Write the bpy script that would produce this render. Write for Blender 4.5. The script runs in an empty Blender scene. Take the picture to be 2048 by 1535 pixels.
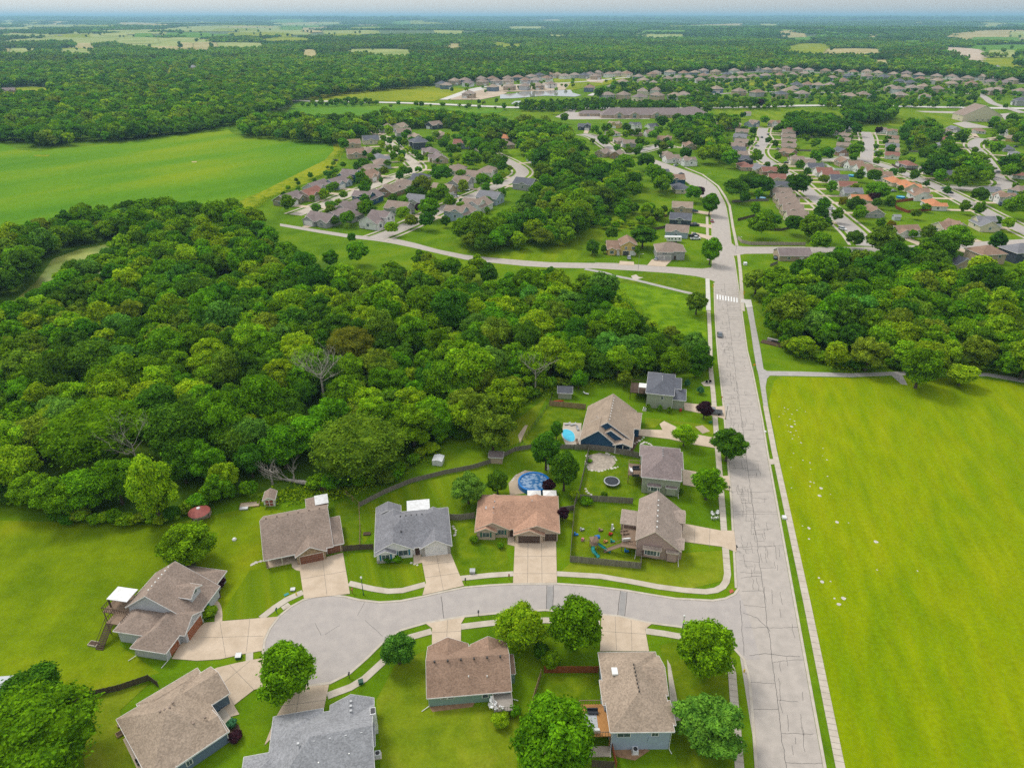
import bpy, math, random
import numpy as np
from mathutils import Vector, Matrix
R = math.radians
rnd = random.Random(7)
scn = bpy.context.scene
COL = scn.collection
# ---------------------------------------------------------------- camera
FPX, CAMH, CX, CY, YH = 1366.0, 105.0, 1024.0, 767.5, 33.0
PITCH = math.atan((CY - YH) / FPX)
CP, SP = math.cos(PITCH), math.sin(PITCH)
cam = bpy.data.objects.new('camera', bpy.data.cameras.new('camera'))
COL.objects.link(cam)
cam.location = (0, 0, CAMH)
cam.rotation_euler = (math.pi / 2 - PITCH, 0, 0)
cam.data.sensor_width = 36.0
cam.data.lens = FPX / 2048 * 36.0
cam.data.clip_start = 1.0
cam.data.clip_end = 90000.0
scn.camera = cam
# ---------------------------------------------------------------- sky, sun, exposure
SUN_EL, SUN_AZ = 52.0, -48.0      # azimuth measured from +Y (view direction), negative = left
world = bpy.data.worlds.new('World')
scn.world = world
world.use_nodes = True
wt = world.node_tree
sky = wt.nodes.new('ShaderNodeTexSky')
sky.sky_type = 'NISHITA'
sky.sun_disc = False
sky.sun_elevation = R(SUN_EL)
sky.sun_rotation = R(SUN_AZ)
sky.air_density = 1.0
sky.dust_density = 1.2
sky.ozone_density = 1.0
bg = wt.nodes['Background']
bg.inputs['Strength'].default_value = 0.12
hsv = wt.nodes.new('ShaderNodeHueSaturation')      # thin overcast: the blue of the clear sky is mostly gone
hsv.inputs['Saturation'].default_value = 0.5
hsv.inputs['Value'].default_value = 0.34
wt.links.new(sky.outputs[0], hsv.inputs['Color'])
# overcast part: three times as bright overhead as at the horizon
tcw = wt.nodes.new('ShaderNodeTexCoord'); sxw = wt.nodes.new('ShaderNodeSeparateXYZ'); wt.links.new(tcw.outputs['Generated'], sxw.inputs[0])
mrw = wt.nodes.new('ShaderNodeMapRange'); wt.links.new(sxw.outputs[2], mrw.inputs[0])
mrw.inputs['From Min'].default_value = 0; mrw.inputs['From Max'].default_value = 1; mrw.inputs['To Min'].default_value = 2.0; mrw.inputs['To Max'].default_value = 5.4
ovc = wt.nodes.new('ShaderNodeVectorMath'); ovc.operation = 'SCALE'; ovc.inputs[0].default_value = (1.0, 1.0, 1.0); wt.links.new(mrw.outputs[0], ovc.inputs['Scale'])
adw = wt.nodes.new('ShaderNodeVectorMath'); adw.operation = 'ADD'; wt.links.new(hsv.outputs[0], adw.inputs[0]); wt.links.new(ovc.outputs[0], adw.inputs[1])
wt.links.new(adw.outputs[0], bg.inputs['Color'])
sun = bpy.data.objects.new('sun', bpy.data.lights.new('sun', 'SUN'))
COL.objects.link(sun)
sun.data.energy = 1.3
sun.data.angle = R(16)
sun.data.color = (1.0, 0.95, 0.86)
_d = Vector((math.sin(R(SUN_AZ)) * math.cos(R(SUN_EL)), math.cos(R(SUN_AZ)) * math.cos(R(SUN_EL)), math.sin(R(SUN_EL))))
sun.rotation_euler = _d.to_track_quat('Z', 'Y').to_euler()
scn.view_settings.view_transform = 'Standard'
scn.view_settings.look = 'None'
scn.view_settings.exposure = 0.66
scn.view_settings.gamma = 1.0
scn.render.engine = 'CYCLES'
cy = scn.cycles
cy.use_denoising = False
cy.max_bounces = 5
cy.diffuse_bounces = 3
cy.glossy_bounces = 2
cy.transmission_bounces = 2
cy.volume_bounces = 0
cy.transparent_max_bounces = 6
cy.caustics_reflective = False
cy.caustics_refractive = False
cy.sample_clamp_indirect = 6.0

def W(x, y, z=0.0):
    """point of the plane at height z that the photograph shows at pixel x, y (2048 wide)"""
    u, v = (x - CX) / FPX, (y - CY) / FPX
    dz = -SP - v * CP
    t = (z - CAMH) / dz
    return (u * t, (CP - v * SP) * t)
def hz(x, y):
    """height of the rolling country beyond the suburbs"""
    if y < 1700: return 0.0
    a = min(1, (y - 1700) / 3500); b = max(0, min(1, (y - 7000) / 22000))
    h = a * (13 + 9 * math.sin(x / 900 + y / 1300) + 7 * math.sin(y / 620 - x / 1900) + 5 * math.sin(x / 380 + 1 + y / 2500)) + b * (52 + 9 * math.sin(x / 2700 + y / 5200))
    return min(96, max(0, h))
def Wh(x, y, z=0.0):
    p = W(x, y, z)
    for _ in range(4): p = W(x, y, z + hz(*p))
    return p
def PX(X, Y, Z=0.0):
    dz = Z - CAMH
    zc = Y * CP - dz * SP
    return (CX + FPX * X / zc, CY - FPX * (Y * SP + dz * CP) / zc)
# ---------------------------------------------------------------- materials
MATS = {}
def _n(t, k, x=0):
    return t.nodes.new(k)
def mat(name, c, c2=None, scale=1.0, rough=0.85, fine=None, obj=True, spec=0.3, bump=0.0, lo=.35, hi=.65, stretch=None, metal=0.0, rand=0.0):
    """surface with two tones mixed by noise and an optional fine grain"""
    m = bpy.data.materials.new(name)
    m.use_nodes = True
    t = m.node_tree
    b = t.nodes['Principled BSDF']
    b.inputs['Roughness'].default_value = rough
    b.inputs['Specular IOR Level'].default_value = spec
    b.inputs['Metallic'].default_value = metal
    tc = _n(t, 'ShaderNodeTexCoord')
    co = tc.outputs['Object' if obj else 'Generated']
    if stretch:
        mp = _n(t, 'ShaderNodeMapping'); mp.inputs['Scale'].default_value = stretch
        t.links.new(co, mp.inputs[0]); co = mp.outputs[0]
    if c2 is None:
        c2 = tuple(v * 0.82 for v in c)
    nz = _n(t, 'ShaderNodeTexNoise'); nz.inputs['Scale'].default_value = scale; nz.inputs['Detail'].default_value = 4
    t.links.new(co, nz.inputs['Vector'])
    rp = _n(t, 'ShaderNodeValToRGB')
    rp.color_ramp.elements[0].position = lo; rp.color_ramp.elements[0].color = (*c2, 1)
    rp.color_ramp.elements[1].position = hi; rp.color_ramp.elements[1].color = (*c, 1)
    t.links.new(nz.outputs['Fac'], rp.inputs[0])
    out = rp.outputs[0]
    if fine:
        n2 = _n(t, 'ShaderNodeTexNoise'); n2.inputs['Scale'].default_value = fine[0]; n2.inputs['Detail'].default_value = 2
        t.links.new(co, n2.inputs['Vector'])
        mr = _n(t, 'ShaderNodeMapRange')
        mr.inputs['From Min'].default_value = .3; mr.inputs['From Max'].default_value = .7
        mr.inputs['To Min'].default_value = 1 - fine[1]; mr.inputs['To Max'].default_value = 1 + fine[1]
        t.links.new(n2.outputs['Fac'], mr.inputs[0])
        vm = _n(t, 'ShaderNodeVectorMath'); vm.operation = 'SCALE'
        t.links.new(out, vm.inputs[0]); t.links.new(mr.outputs[0], vm.inputs['Scale'])
        out = vm.outputs[0]
    if rand:
        oi = _n(t, 'ShaderNodeObjectInfo')
        hs = _n(t, 'ShaderNodeHueSaturation')
        m1 = _n(t, 'ShaderNodeMapRange'); m1.inputs['To Min'].default_value = 1 - rand; m1.inputs['To Max'].default_value = 1 + rand
        t.links.new(oi.outputs['Random'], m1.inputs[0]); t.links.new(m1.outputs[0], hs.inputs['Value'])
        t.links.new(out, hs.inputs['Color']); out = hs.outputs[0]
    t.links.new(out, b.inputs['Base Color'])
    if bump:
        bp = _n(t, 'ShaderNodeBump'); bp.inputs['Strength'].default_value = bump; bp.inputs['Distance'].default_value = .1
        n3 = _n(t, 'ShaderNodeTexNoise'); n3.inputs['Scale'].default_value = fine[0] if fine else scale * 6
        t.links.new(co, n3.inputs['Vector']); t.links.new(n3.outputs['Fac'], bp.inputs['Height']); t.links.new(bp.outputs[0], b.inputs['Normal'])
    MATS[name] = m
    return m

def shingle(name, c, amt=.22):
    """asphalt shingles: random tabs in courses plus a slow weathering tone"""
    m = bpy.data.materials.new(name); m.use_nodes = True; t = m.node_tree
    b = t.nodes['Principled BSDF']; b.inputs['Roughness'].default_value = .95; b.inputs['Specular IOR Level'].default_value = .15
    tc = _n(t, 'ShaderNodeTexCoord')
    mp = _n(t, 'ShaderNodeMapping'); mp.inputs['Scale'].default_value = (4.2, 4.2, 8.5)
    t.links.new(tc.outputs['Object'], mp.inputs[0])
    vo = _n(t, 'ShaderNodeTexVoronoi'); vo.inputs['Scale'].default_value = 1.0
    t.links.new(mp.outputs[0], vo.inputs['Vector'])
    sx = _n(t, 'ShaderNodeSeparateColor'); t.links.new(vo.outputs['Color'], sx.inputs[0])
    mr = _n(t, 'ShaderNodeMapRange'); mr.inputs['To Min'].default_value = 1 - amt; mr.inputs['To Max'].default_value = 1 + amt
    t.links.new(sx.outputs[0], mr.inputs[0])
    nz = _n(t, 'ShaderNodeTexNoise'); nz.inputs['Scale'].default_value = .35; nz.inputs['Detail'].default_value = 3
    t.links.new(tc.outputs['Object'], nz.inputs['Vector'])
    m2 = _n(t, 'ShaderNodeMapRange'); m2.inputs['From Min'].default_value = .3; m2.inputs['From Max'].default_value = .7
    m2.inputs['To Min'].default_value = .88; m2.inputs['To Max'].default_value = 1.1
    t.links.new(nz.outputs['Fac'], m2.inputs[0])
    mu = _n(t, 'ShaderNodeMath'); mu.operation = 'MULTIPLY'
    t.links.new(mr.outputs[0], mu.inputs[0]); t.links.new(m2.outputs[0], mu.inputs[1])
    vm = _n(t, 'ShaderNodeVectorMath'); vm.operation = 'SCALE'; vm.inputs[0].default_value = c
    t.links.new(mu.outputs[0], vm.inputs['Scale'])
    t.links.new(vm.outputs[0], b.inputs['Base Color'])
    MATS[name] = m; return m

def siding(name, c, pitch=5.0):
    """lap siding: thin darker line under each board"""
    m = bpy.data.materials.new(name); m.use_nodes = True; t = m.node_tree
    b = t.nodes['Principled BSDF']; b.inputs['Roughness'].default_value = .7; b.inputs['Specular IOR Level'].default_value = .25
    tc = _n(t, 'ShaderNodeTexCoord'); sx = _n(t, 'ShaderNodeSeparateXYZ'); t.links.new(tc.outputs['Object'], sx.inputs[0])
    mu = _n(t, 'ShaderNodeMath'); mu.operation = 'MULTIPLY'; mu.inputs[1].default_value = pitch; t.links.new(sx.outputs[2], mu.inputs[0])
    fr = _n(t, 'ShaderNodeMath'); fr.operation = 'FRACT'; t.links.new(mu.outputs[0], fr.inputs[0])
    mr = _n(t, 'ShaderNodeMapRange'); mr.inputs['From Min'].default_value = 0; mr.inputs['From Max'].default_value = .25
    mr.inputs['To Min'].default_value = .72; mr.inputs['To Max'].default_value = 1.0
    t.links.new(fr.outputs[0], mr.inputs[0])
    nz = _n(t, 'ShaderNodeTexNoise'); nz.inputs['Scale'].default_value = .8; t.links.new(tc.outputs['Object'], nz.inputs['Vector'])
    m2 = _n(t, 'ShaderNodeMapRange'); m2.inputs['From Min'].default_value = .3; m2.inputs['From Max'].default_value = .7
    m2.inputs['To Min'].default_value = .92; m2.inputs['To Max'].default_value = 1.05; t.links.new(nz.outputs['Fac'], m2.inputs[0])
    mm = _n(t, 'ShaderNodeMath'); mm.operation = 'MULTIPLY'; t.links.new(mr.outputs[0], mm.inputs[0]); t.links.new(m2.outputs[0], mm.inputs[1])
    vm = _n(t, 'ShaderNodeVectorMath'); vm.operation = 'SCALE'; vm.inputs[0].default_value = c; t.links.new(mm.outputs[0], vm.inputs['Scale'])
    t.links.new(vm.outputs[0], b.inputs['Base Color'])
    MATS[name] = m; return m

def leafmat(name, c, c2, rand=.2, trans=.34):
    m = bpy.data.materials.new(name); m.use_nodes = True; t = m.node_tree
    t.nodes.remove(t.nodes['Principled BSDF'])
    tc = _n(t, 'ShaderNodeTexCoord')
    nz = _n(t, 'ShaderNodeTexNoise'); nz.inputs['Scale'].default_value = .95; nz.inputs['Detail'].default_value = 4; nz.inputs['Roughness'].default_value = .7
    t.links.new(tc.outputs['Object'], nz.inputs['Vector'])
    rp = _n(t, 'ShaderNodeValToRGB')
    rp.color_ramp.elements[0].position = .41; rp.color_ramp.elements[0].color = (*c2, 1)
    rp.color_ramp.elements[1].position = .59; rp.color_ramp.elements[1].color = (*c, 1)
    t.links.new(nz.outputs['Fac'], rp.inputs[0])
    at = _n(t, 'ShaderNodeAttribute'); at.attribute_name = 'tint'
    vm = _n(t, 'ShaderNodeVectorMath'); vm.operation = 'SCALE'
    t.links.new(rp.outputs[0], vm.inputs[0]); t.links.new(at.outputs['Fac'], vm.inputs['Scale'])
    oi = _n(t, 'ShaderNodeObjectInfo'); hs = _n(t, 'ShaderNodeHueSaturation')
    m1 = _n(t, 'ShaderNodeMapRange'); m1.inputs['To Min'].default_value = 1 - rand; m1.inputs['To Max'].default_value = 1 + rand
    t.links.new(oi.outputs['Random'], m1.inputs[0]); t.links.new(m1.outputs[0], hs.inputs['Value'])
    m2 = _n(t, 'ShaderNodeMapRange'); m2.inputs['To Min'].default_value = .515; m2.inputs['To Max'].default_value = .485
    mf = _n(t, 'ShaderNodeMath'); mf.operation = 'MULTIPLY'; mf.inputs[1].default_value = 7.31
    ff = _n(t, 'ShaderNodeMath'); ff.operation = 'FRACT'
    t.links.new(oi.outputs['Random'], mf.inputs[0]); t.links.new(mf.outputs[0], ff.inputs[0]); t.links.new(ff.outputs[0], m2.inputs[0]); t.links.new(m2.outputs[0], hs.inputs['Hue'])
    t.links.new(vm.outputs[0], hs.inputs['Color'])
    df = _n(t, 'ShaderNodeBsdfDiffuse'); tr = _n(t, 'ShaderNodeBsdfTranslucent'); mx = _n(t, 'ShaderNodeMixShader'); mx.inputs[0].default_value = trans
    t.links.new(hs.outputs[0], df.inputs[0]); t.links.new(hs.outputs[0], tr.inputs[0])
    t.links.new(df.outputs[0], mx.inputs[1]); t.links.new(tr.outputs[0], mx.inputs[2])
    t.links.new(mx.outputs[0], t.nodes['Material Output'].inputs[0])
    MATS[name] = m; return m

# foliage tones
leafmat('leaf_mid', (0.195, 0.402, 0.008), (0.078, 0.198, 0.006))
leafmat('leaf_lime', (0.349, 0.52, 0.012), (0.156, 0.305, 0.007))
leafmat('leaf_dark', (0.119, 0.271, 0.013), (0.045, 0.129, 0.009))
leafmat('leaf_olive', (0.253, 0.367, 0.019), (0.109, 0.188, 0.013))
leafmat('leaf_sage', (0.177, 0.379, 0.035), (0.072, 0.194, 0.022))
leafmat('leaf_purple', (.085, .032, .045), (.035, .014, .022))
leafmat('leaf_rust', (0.319, 0.316, 0.02), (0.143, 0.168, 0.016))
leafmat('leaf_yellow', (.34, .30, .012), (.17, .19, .010))
leafmat('leaf_blue', (0.116, 0.332, 0.129), (0.049, 0.17, 0.083))
mat('bark', (.11, .085, .06), (.05, .04, .03), 3)
mat('dead_wood', (.42, .38, .33), (.24, .21, .18), 2)
# ground
def grassmat(name, cols, big=.012, mid=.09, fine=2.2, streak=None):
    """cols: dark, base, light"""
    m = bpy.data.materials.new(name); m.use_nodes = True; t = m.node_tree
    b = t.nodes['Principled BSDF']; b.inputs['Roughness'].default_value = 1.0; b.inputs['Specular IOR Level'].default_value = .05
    tc = _n(t, 'ShaderNodeTexCoord'); co = tc.outputs['Object']
    if streak:
        mp = _n(t, 'ShaderNodeMapping'); mp.vector_type = 'TEXTURE'; mp.inputs['Rotation'].default_value = (0, 0, R(-streak[0])); mp.inputs['Scale'].default_value = (1, 1 / streak[1], 1)
        t.links.new(co, mp.inputs[0]); co2 = mp.outputs[0]
    else:
        co2 = co
    def noise(sc, det, src):
        n = _n(t, 'ShaderNodeTexNoise'); n.inputs['Scale'].default_value = sc; n.inputs['Detail'].default_value = det
        t.links.new(src, n.inputs['Vector']); return n.outputs['Fac']
    n1, n2, n3 = noise(big, 3, co), noise(mid, 5, co2), noise(fine, 3, co)
    def ma(op, a, bb):
        x = _n(t, 'ShaderNodeMath'); x.operation = op
        for i, s in enumerate((a, bb)):
            if isinstance(s, (int, float)): x.inputs[i].default_value = s
            else: t.links.new(s, x.inputs[i])
        return x.outputs[0]
    f = ma('ADD', ma('MULTIPLY', n1, .45), ma('MULTIPLY', n2, .55))
    rp = _n(t, 'ShaderNodeValToRGB'); e = rp.color_ramp.elements
    e[0].position = .38; e[0].color = (*cols[0], 1); e[1].position = .62; e[1].color = (*cols[2], 1)
    k = e.new(.5); k.color = (*cols[1], 1)
    t.links.new(f, rp.inputs[0])
    g = ma('ADD', ma('ADD', ma('MULTIPLY', n3, .55), ma('MULTIPLY', noise(.5, 4, co2), .5)), .48)
    vm = _n(t, 'ShaderNodeVectorMath'); vm.operation = 'SCALE'; t.links.new(rp.outputs[0], vm.inputs[0]); t.links.new(g, vm.inputs['Scale'])
    t.links.new(vm.outputs[0], b.inputs['Base Color'])
    bp = _n(t, 'ShaderNodeBump'); bp.inputs['Strength'].default_value = .5; bp.inputs['Distance'].default_value = .25
    t.links.new(noise(1.4, 4, co), bp.inputs['Height']); t.links.new(bp.outputs[0], b.inputs['Normal'])
    MATS[name] = m; return m
grassmat('lawn', ((0.0679, 0.1454, 0.0028), (0.0998, 0.1895, 0.0035), (0.1397, 0.216, 0.0056)))
grassmat('lawn_olive', ((0.101, 0.1649, 0.0028), (0.1485, 0.2149, 0.0035), (0.2079, 0.2449, 0.0056)))
grassmat('lawn_lush', ((0.084, 0.1662, 0.0042), (0.114, 0.2042, 0.0042), (0.156, 0.228, 0.007)))
grassmat('meadow_grass', ((0.145, 0.225, 0.001), (0.188, 0.252, 0.001), (0.222, 0.268, 0.002)), big=.018, streak=(13, .22), mid=.22, fine=1.3)
grassmat('lawn_dry', ((0.1105, 0.1699, 0.006), (0.1561, 0.2124, 0.008), (0.2016, 0.2379, 0.015)), mid=.2)
grassmat('lawn_stripe', ((0.081, 0.1505, 0.003), (0.1215, 0.1892, 0.004), (0.18, 0.2236, 0.006)), mid=.35, streak=(-20, .06))
grassmat('lawn_fresh', ((0.0723, 0.1394, 0.004), (0.102, 0.1681, 0.004), (0.1403, 0.1927, 0.006)), mid=.25)
grassmat('lawn_mown', ((0.0864, 0.1626, 0.0028), (0.1272, 0.2069, 0.0035), (0.178, 0.2414, 0.0056)), mid=.12, streak=(10, .2))
grassmat('crop', ((0.069, 0.1861, 0.0052), (0.1035, 0.2256, 0.0052), (0.1725, 0.2594, 0.0043)), big=.004, mid=.02, fine=.6, streak=(38, .3))
grassmat('crop_far', ((0.077, 0.19, 0.0108), (0.088, 0.21, 0.0108), (0.121, 0.23, 0.009)), big=.004, mid=.02, fine=.6)
grassmat('verge', ((0.11, 0.1785, 0.0036), (0.209, 0.252, 0.006), (0.275, 0.2835, 0.012)), mid=.2)
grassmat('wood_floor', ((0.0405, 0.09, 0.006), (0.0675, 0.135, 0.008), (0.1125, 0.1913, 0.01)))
grassmat('rough_grass', ((0.0718, 0.1584, 0.0042), (0.1317, 0.2409, 0.0042), (0.1915, 0.2852, 0.007)), mid=.2, fine=1.2)
grassmat('pale_field', ((.19, .25, .06), (.27, .31, .09), (.33, .35, .12)), big=.002, mid=.01, fine=.1)
grassmat('dry_field', ((.26, .23, .09), (.36, .31, .13), (.42, .36, .18)), big=.004, mid=.02, fine=.2)
mat('far_woodland', (.07, .14, .02), (.04, .08, .014), .006)
# built
mat('asphalt_grey', (.425, .38, .335), (.365, .328, .29), .6, fine=(6, .07), rough=.95)
mat('court_grey', (.40, .362, .33), (.355, .322, .298), .5, fine=(5, .08), rough=.95)
mat('patch_grey', (.30, .285, .27), (.26, .25, .24), 1, rough=.95)
mat('kerb_concrete', (.50, .45, .375), (.42, .37, .30), .8, rough=.95)
mat('concrete', (.50, .445, .37), (.43, .375, .30), .5, fine=(3, .05), rough=.95)
mat('drive_concrete', (.545, .44, .33), (.46, .365, .265), .35, fine=(3, .05), rough=.95)
mat('white_concrete', (.58, .55, .50), (.50, .475, .43), .5, rough=.9)
mat('trail', (.40, .375, .345), (.33, .31, .29), .6, fine=(4, .08), rough=.95)
mat('crack_black', (.09, .085, .08), (.14, .13, .12), 2)
mat('joint', (.27, .235, .19), (.22, .19, .155), 1)
mat('white_paint', (.80, .80, .78), (.70, .70, .68), 2)
mat('red_pad', (.42, .10, .07), (.34, .08, .05), 2)
mat('gravel', (.42, .36, .29), (.28, .24, .19), 1.2, fine=(8, .2))
mat('soil', (.33, .20, .11), (.24, .14, .08), 1.0)
mat('mulch', (.11, .065, .04), (.06, .04, .025), 3)
mat('bare_earth', (.50, .40, .29), (.38, .30, .21), .03, fine=(.3, .1))
mat('rock', (.62, .58, .52), (.42, .39, .35), 2.5, rough=.9, bump=.4)
mat('algae_water', (.34, .37, .08), (.17, .23, .035), .04, rough=.35, lo=.4, hi=.6)
mat('pond_water', (.33, .33, .31), (.22, .23, .22), .02, rough=.08, spec=.6)
mat('pool_water', (.05, .50, .68), (.03, .42, .60), .8, rough=.08, spec=.5)
mat('pool_cover', (.015, .14, .38), (.01, .07, .22), .9, rough=.3)
mat('pool_sheet', (.22, .32, .45), (.03, .12, .28), 1.1, rough=.25, lo=.45, hi=.55)
mat('blue_plastic', (.01, .17, .50), rough=.4)
mat('teal_plastic', (.01, .24, .22), rough=.4)
mat('red_plastic', (.45, .03, .02), rough=.4)
mat('pink_plastic', (.55, .20, .25), rough=.5)
mat('white_plastic', (.78, .78, .76), rough=.45)
mat('black_fabric', (.03, .035, .045), rough=.6)
mat('canvas_white', (.74, .73, .70), (.62, .61, .58), 1.5)
mat('metal_white', (.72, .73, .74), (.58, .58, .57), 1.4, rough=.5)
mat('metal_grey', (.42, .43, .44), (.33, .34, .35), 1.5, rough=.45, metal=.3)
mat('metal_dark', (.05, .05, .05), rough=.5)
mat('metal_red', (.36, .10, .08), (.26, .07, .06), 1.3, rough=.5)
mat('metal_green', (.02, .09, .05), rough=.5)
mat('sign_yellow', (.75, .55, .01), rough=.5)
mat('sign_orange', (.80, .33, .02), rough=.5)
mat('glass', (.05, .07, .09), (.09, .12, .14), .7, rough=.08, spec=.7)
mat('tyre', (.02, .02, .02), rough=.8)
mat('lamp_white', (.8, .8, .76), rough=.3)
mat('fence_grey', (.24, .215, .18), (.16, .14, .12), 1.5, stretch=(3, 3, .3))
mat('fence_tan', (.36, .25, .14), (.25, .17, .09), 1.5, stretch=(3, 3, .3))
mat('fence_dark', (.12, .09, .06), (.07, .055, .04), 1.5, stretch=(3, 3, .3))
mat('fence_red', (.30, .085, .03), (.20, .055, .02), 1.5, stretch=(3, 3, .3))
mat('fence_light', (.42, .36, .28), (.30, .26, .20), 1.5, stretch=(3, 3, .3))
mat('vinyl_white', (.78, .78, .77))
mat('deck_wood', (.27, .19, .13), (.19, .13, .09), 2, stretch=(1, 8, 1))
mat('deck_grey', (.33, .30, .26), (.25, .22, .19), 2, stretch=(1, 8, 1))
mat('deck_orange', (.48, .24, .08), (.38, .18, .06), 2, stretch=(8, 1, 1))
mat('deck_dark', (.10, .065, .045), (.07, .045, .03), 2)
mat('trim_white', (.76, .75, .73), rough=.5)
mat('trim_cream', (.60, .52, .42), rough=.6)
mat('stone', (.40, .30, .18), (.20, .135, .08), 3.5, fine=(9, .25), rough=.9, bump=.3)
mat('stone_grey', (.42, .40, .37), (.26, .25, .24), 3.5, fine=(9, .2), rough=.9, bump=.3)
mat('door_brown', (.22, .085, .05), (.18, .07, .04), 2)
mat('door_dark', (.075, .045, .035), rough=.5)
mat('door_white', (.74, .74, .73), rough=.5)
mat('door_rust', (.33, .12, .05), (.27, .09, .04), 2)
mat('door_tan', (.42, .34, .25), rough=.6)
mat('shutter_blue', (.03, .17, .26), rough=.5)
mat('shutter_green', (.04, .15, .11), rough=.5)
RC = {'tan': (.330, .258, .195), 'taupe': (.275, .212, .172), 'mauve': (.225, .180, .172), 'brown': (.275, .182, .130), 'grey': (.205, .205, .220),
      'slate': (.120, .125, .145), 'red': (.265, .125, .095), 'orange': (.50, .215, .105), 'lightgrey': (.265, .268, .28), 'rose': (.385, .228, .155), 'ash': (.305, .245, .205)}
for k, v in RC.items(): shingle('roof_' + k, v)
WC = {'white': (.72, .71, .69), 'cream': (.62, .55, .41), 'tan': (.44, .345, .25), 'grey': (.36, .36, .36), 'blue': (.20, .29, .38), 'navy': (.026, .078, .150),
      'sage': (.33, .36, .27), 'green': (.22, .33, .28), 'olive': (.27, .25, .16), 'brick': (.30, .19, .13), 'teal': (.03, .17, .22), 'yellow': (.55, .40, .14),
      'dark': (.06, .075, .10), 'pink': (.42, .30, .27), 'beige': (.46, .36, .27), 'palegrey': (.48, .50, .52), 'slateblue': (.13, .18, .24), 'blueish': (.33, .40, .48)}
for k, v in WC.items(): siding('wall_' + k, v)
for k, v in {'silver': (.45, .46, .48), 'white': (.75, .75, .75), 'black': (.02, .022, .028), 'blue': (.03, .07, .18), 'red': (.38, .02, .02), 'grey': (.16, .17, .19)}.items():
    mat('paint_' + k, v, rough=.22, spec=.6)
# ---------------------------------------------------------------- mesh helpers
def obj(name, verts, faces, m=None, parent=None, loc=None, smooth=False):
    me = bpy.data.meshes.new(name)
    me.from_pydata([tuple(v) for v in verts], [], [tuple(f) for f in faces])
    if m is not None: me.materials.append(MATS[m] if isinstance(m, str) else m)
    if smooth: me.polygons.foreach_set('use_smooth', [True] * len(me.polygons))
    me.update()
    o = bpy.data.objects.new(name, me); COL.objects.link(o)
    if parent is not None: o.parent = parent
    if loc is not None: o.location = loc
    return o
def tag(o, label=None, cat=None, group=None, kind=None):
    if label: o['label'] = label
    if cat: o['category'] = cat
    if group: o['group'] = group
    if kind: o['kind'] = kind
    return o
def empty(name, loc, rz=0, label=None, cat=None, group=None):
    o = bpy.data.objects.new(name, None); COL.objects.link(o)
    o.location = (loc[0], loc[1], loc[2] if len(loc) > 2 else 0); o.rotation_euler = (0, 0, rz)
    o.empty_display_size = .1
    return tag(o, label, cat, group)
class MB:
    """collects shapes, links them as one mesh object"""
    def __init__(s): s.v = []; s.f = []
    def poly(s, pts):
        n = len(s.v); s.v += [tuple(p) for p in pts]; s.f.append(tuple(range(n, n + len(pts)))); return s
    def box(s, x0, y0, z0, x1, y1, z1):
        n = len(s.v)
        s.v += [(x0, y0, z0), (x1, y0, z0), (x1, y1, z0), (x0, y1, z0), (x0, y0, z1), (x1, y0, z1), (x1, y1, z1), (x0, y1, z1)]
        s.f += [tuple(n + i for i in f) for f in ((3, 2, 1, 0), (4, 5, 6, 7), (0, 1, 5, 4), (1, 2, 6, 5), (2, 3, 7, 6), (3, 0, 4, 7))]
        return s
    def tube(s, pts, rad, seg=6, cap=True):
        """tapered tube through pts; rad a number or one per point"""
        n0 = len(s.v); P = [Vector(p) for p in pts]
        rr = [rad] * len(P) if isinstance(rad, (int, float)) else rad
        for i, p in enumerate(P):
            d = (P[min(i + 1, len(P) - 1)] - P[max(i - 1, 0)]).normalized()
            a = d.orthogonal().normalized() if abs(d.z) < .99 else Vector((1, 0, 0)); b = d.cross(a)
            if abs(d.z) < .99:
                a = d.cross(Vector((0, 0, 1))).normalized(); b = d.cross(a)
            for k in range(seg):
                t = 2 * math.pi * k / seg
                s.v.append(tuple(p + a * (math.cos(t) * rr[i]) + b * (math.sin(t) * rr[i])))
        for i in range(len(P) - 1):
            for k in range(seg):
                k2 = (k + 1) % seg
                s.f.append((n0 + i * seg + k, n0 + i * seg + k2, n0 + (i + 1) * seg + k2, n0 + (i + 1) * seg + k))
        if cap:
            s.f.append(tuple(n0 + k for k in range(seg))[::-1]); s.f.append(tuple(n0 + (len(P) - 1) * seg + k for k in range(seg)))
        return s
    def lathe(s, prof, seg=16, c=(0, 0, 0), sx=1, sy=1, cap=True):
        n0 = len(s.v)
        for r, z in prof:
            for k in range(seg):
                t = 2 * math.pi * k / seg; s.v.append((c[0] + r * sx * math.cos(t), c[1] + r * sy * math.sin(t), c[2] + z))
        for i in range(len(prof) - 1):
            for k in range(seg):
                k2 = (k + 1) % seg; s.f.append((n0 + i * seg + k, n0 + i * seg + k2, n0 + (i + 1) * seg + k2, n0 + (i + 1) * seg + k))
        if cap: s.f.append(tuple(n0 + k for k in range(seg))[::-1]); s.f.append(tuple(n0 + (len(prof) - 1) * seg + k for k in range(seg)))
        return s
    def prism(s, pts, z0, z1):
        n = len(s.v); k = len(pts)
        s.v += [(p[0], p[1], z0) for p in pts] + [(p[0], p[1], z1) for p in pts]
        s.f.append(tuple(n + k + i for i in range(k))); s.f.append(tuple(n + i for i in range(k))[::-1])
        for i in range(k):
            j = (i + 1) % k; s.f.append((n + i, n + j, n + k + j, n + k + i))
        return s
    def build(s, name, m, parent=None, loc=None, smooth=False):
        return obj(name, s.v, s.f, m, parent, loc, smooth)
def kids(o): return [c for c in bpy.data.objects if c.parent == o]
KIDS = {}
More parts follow.
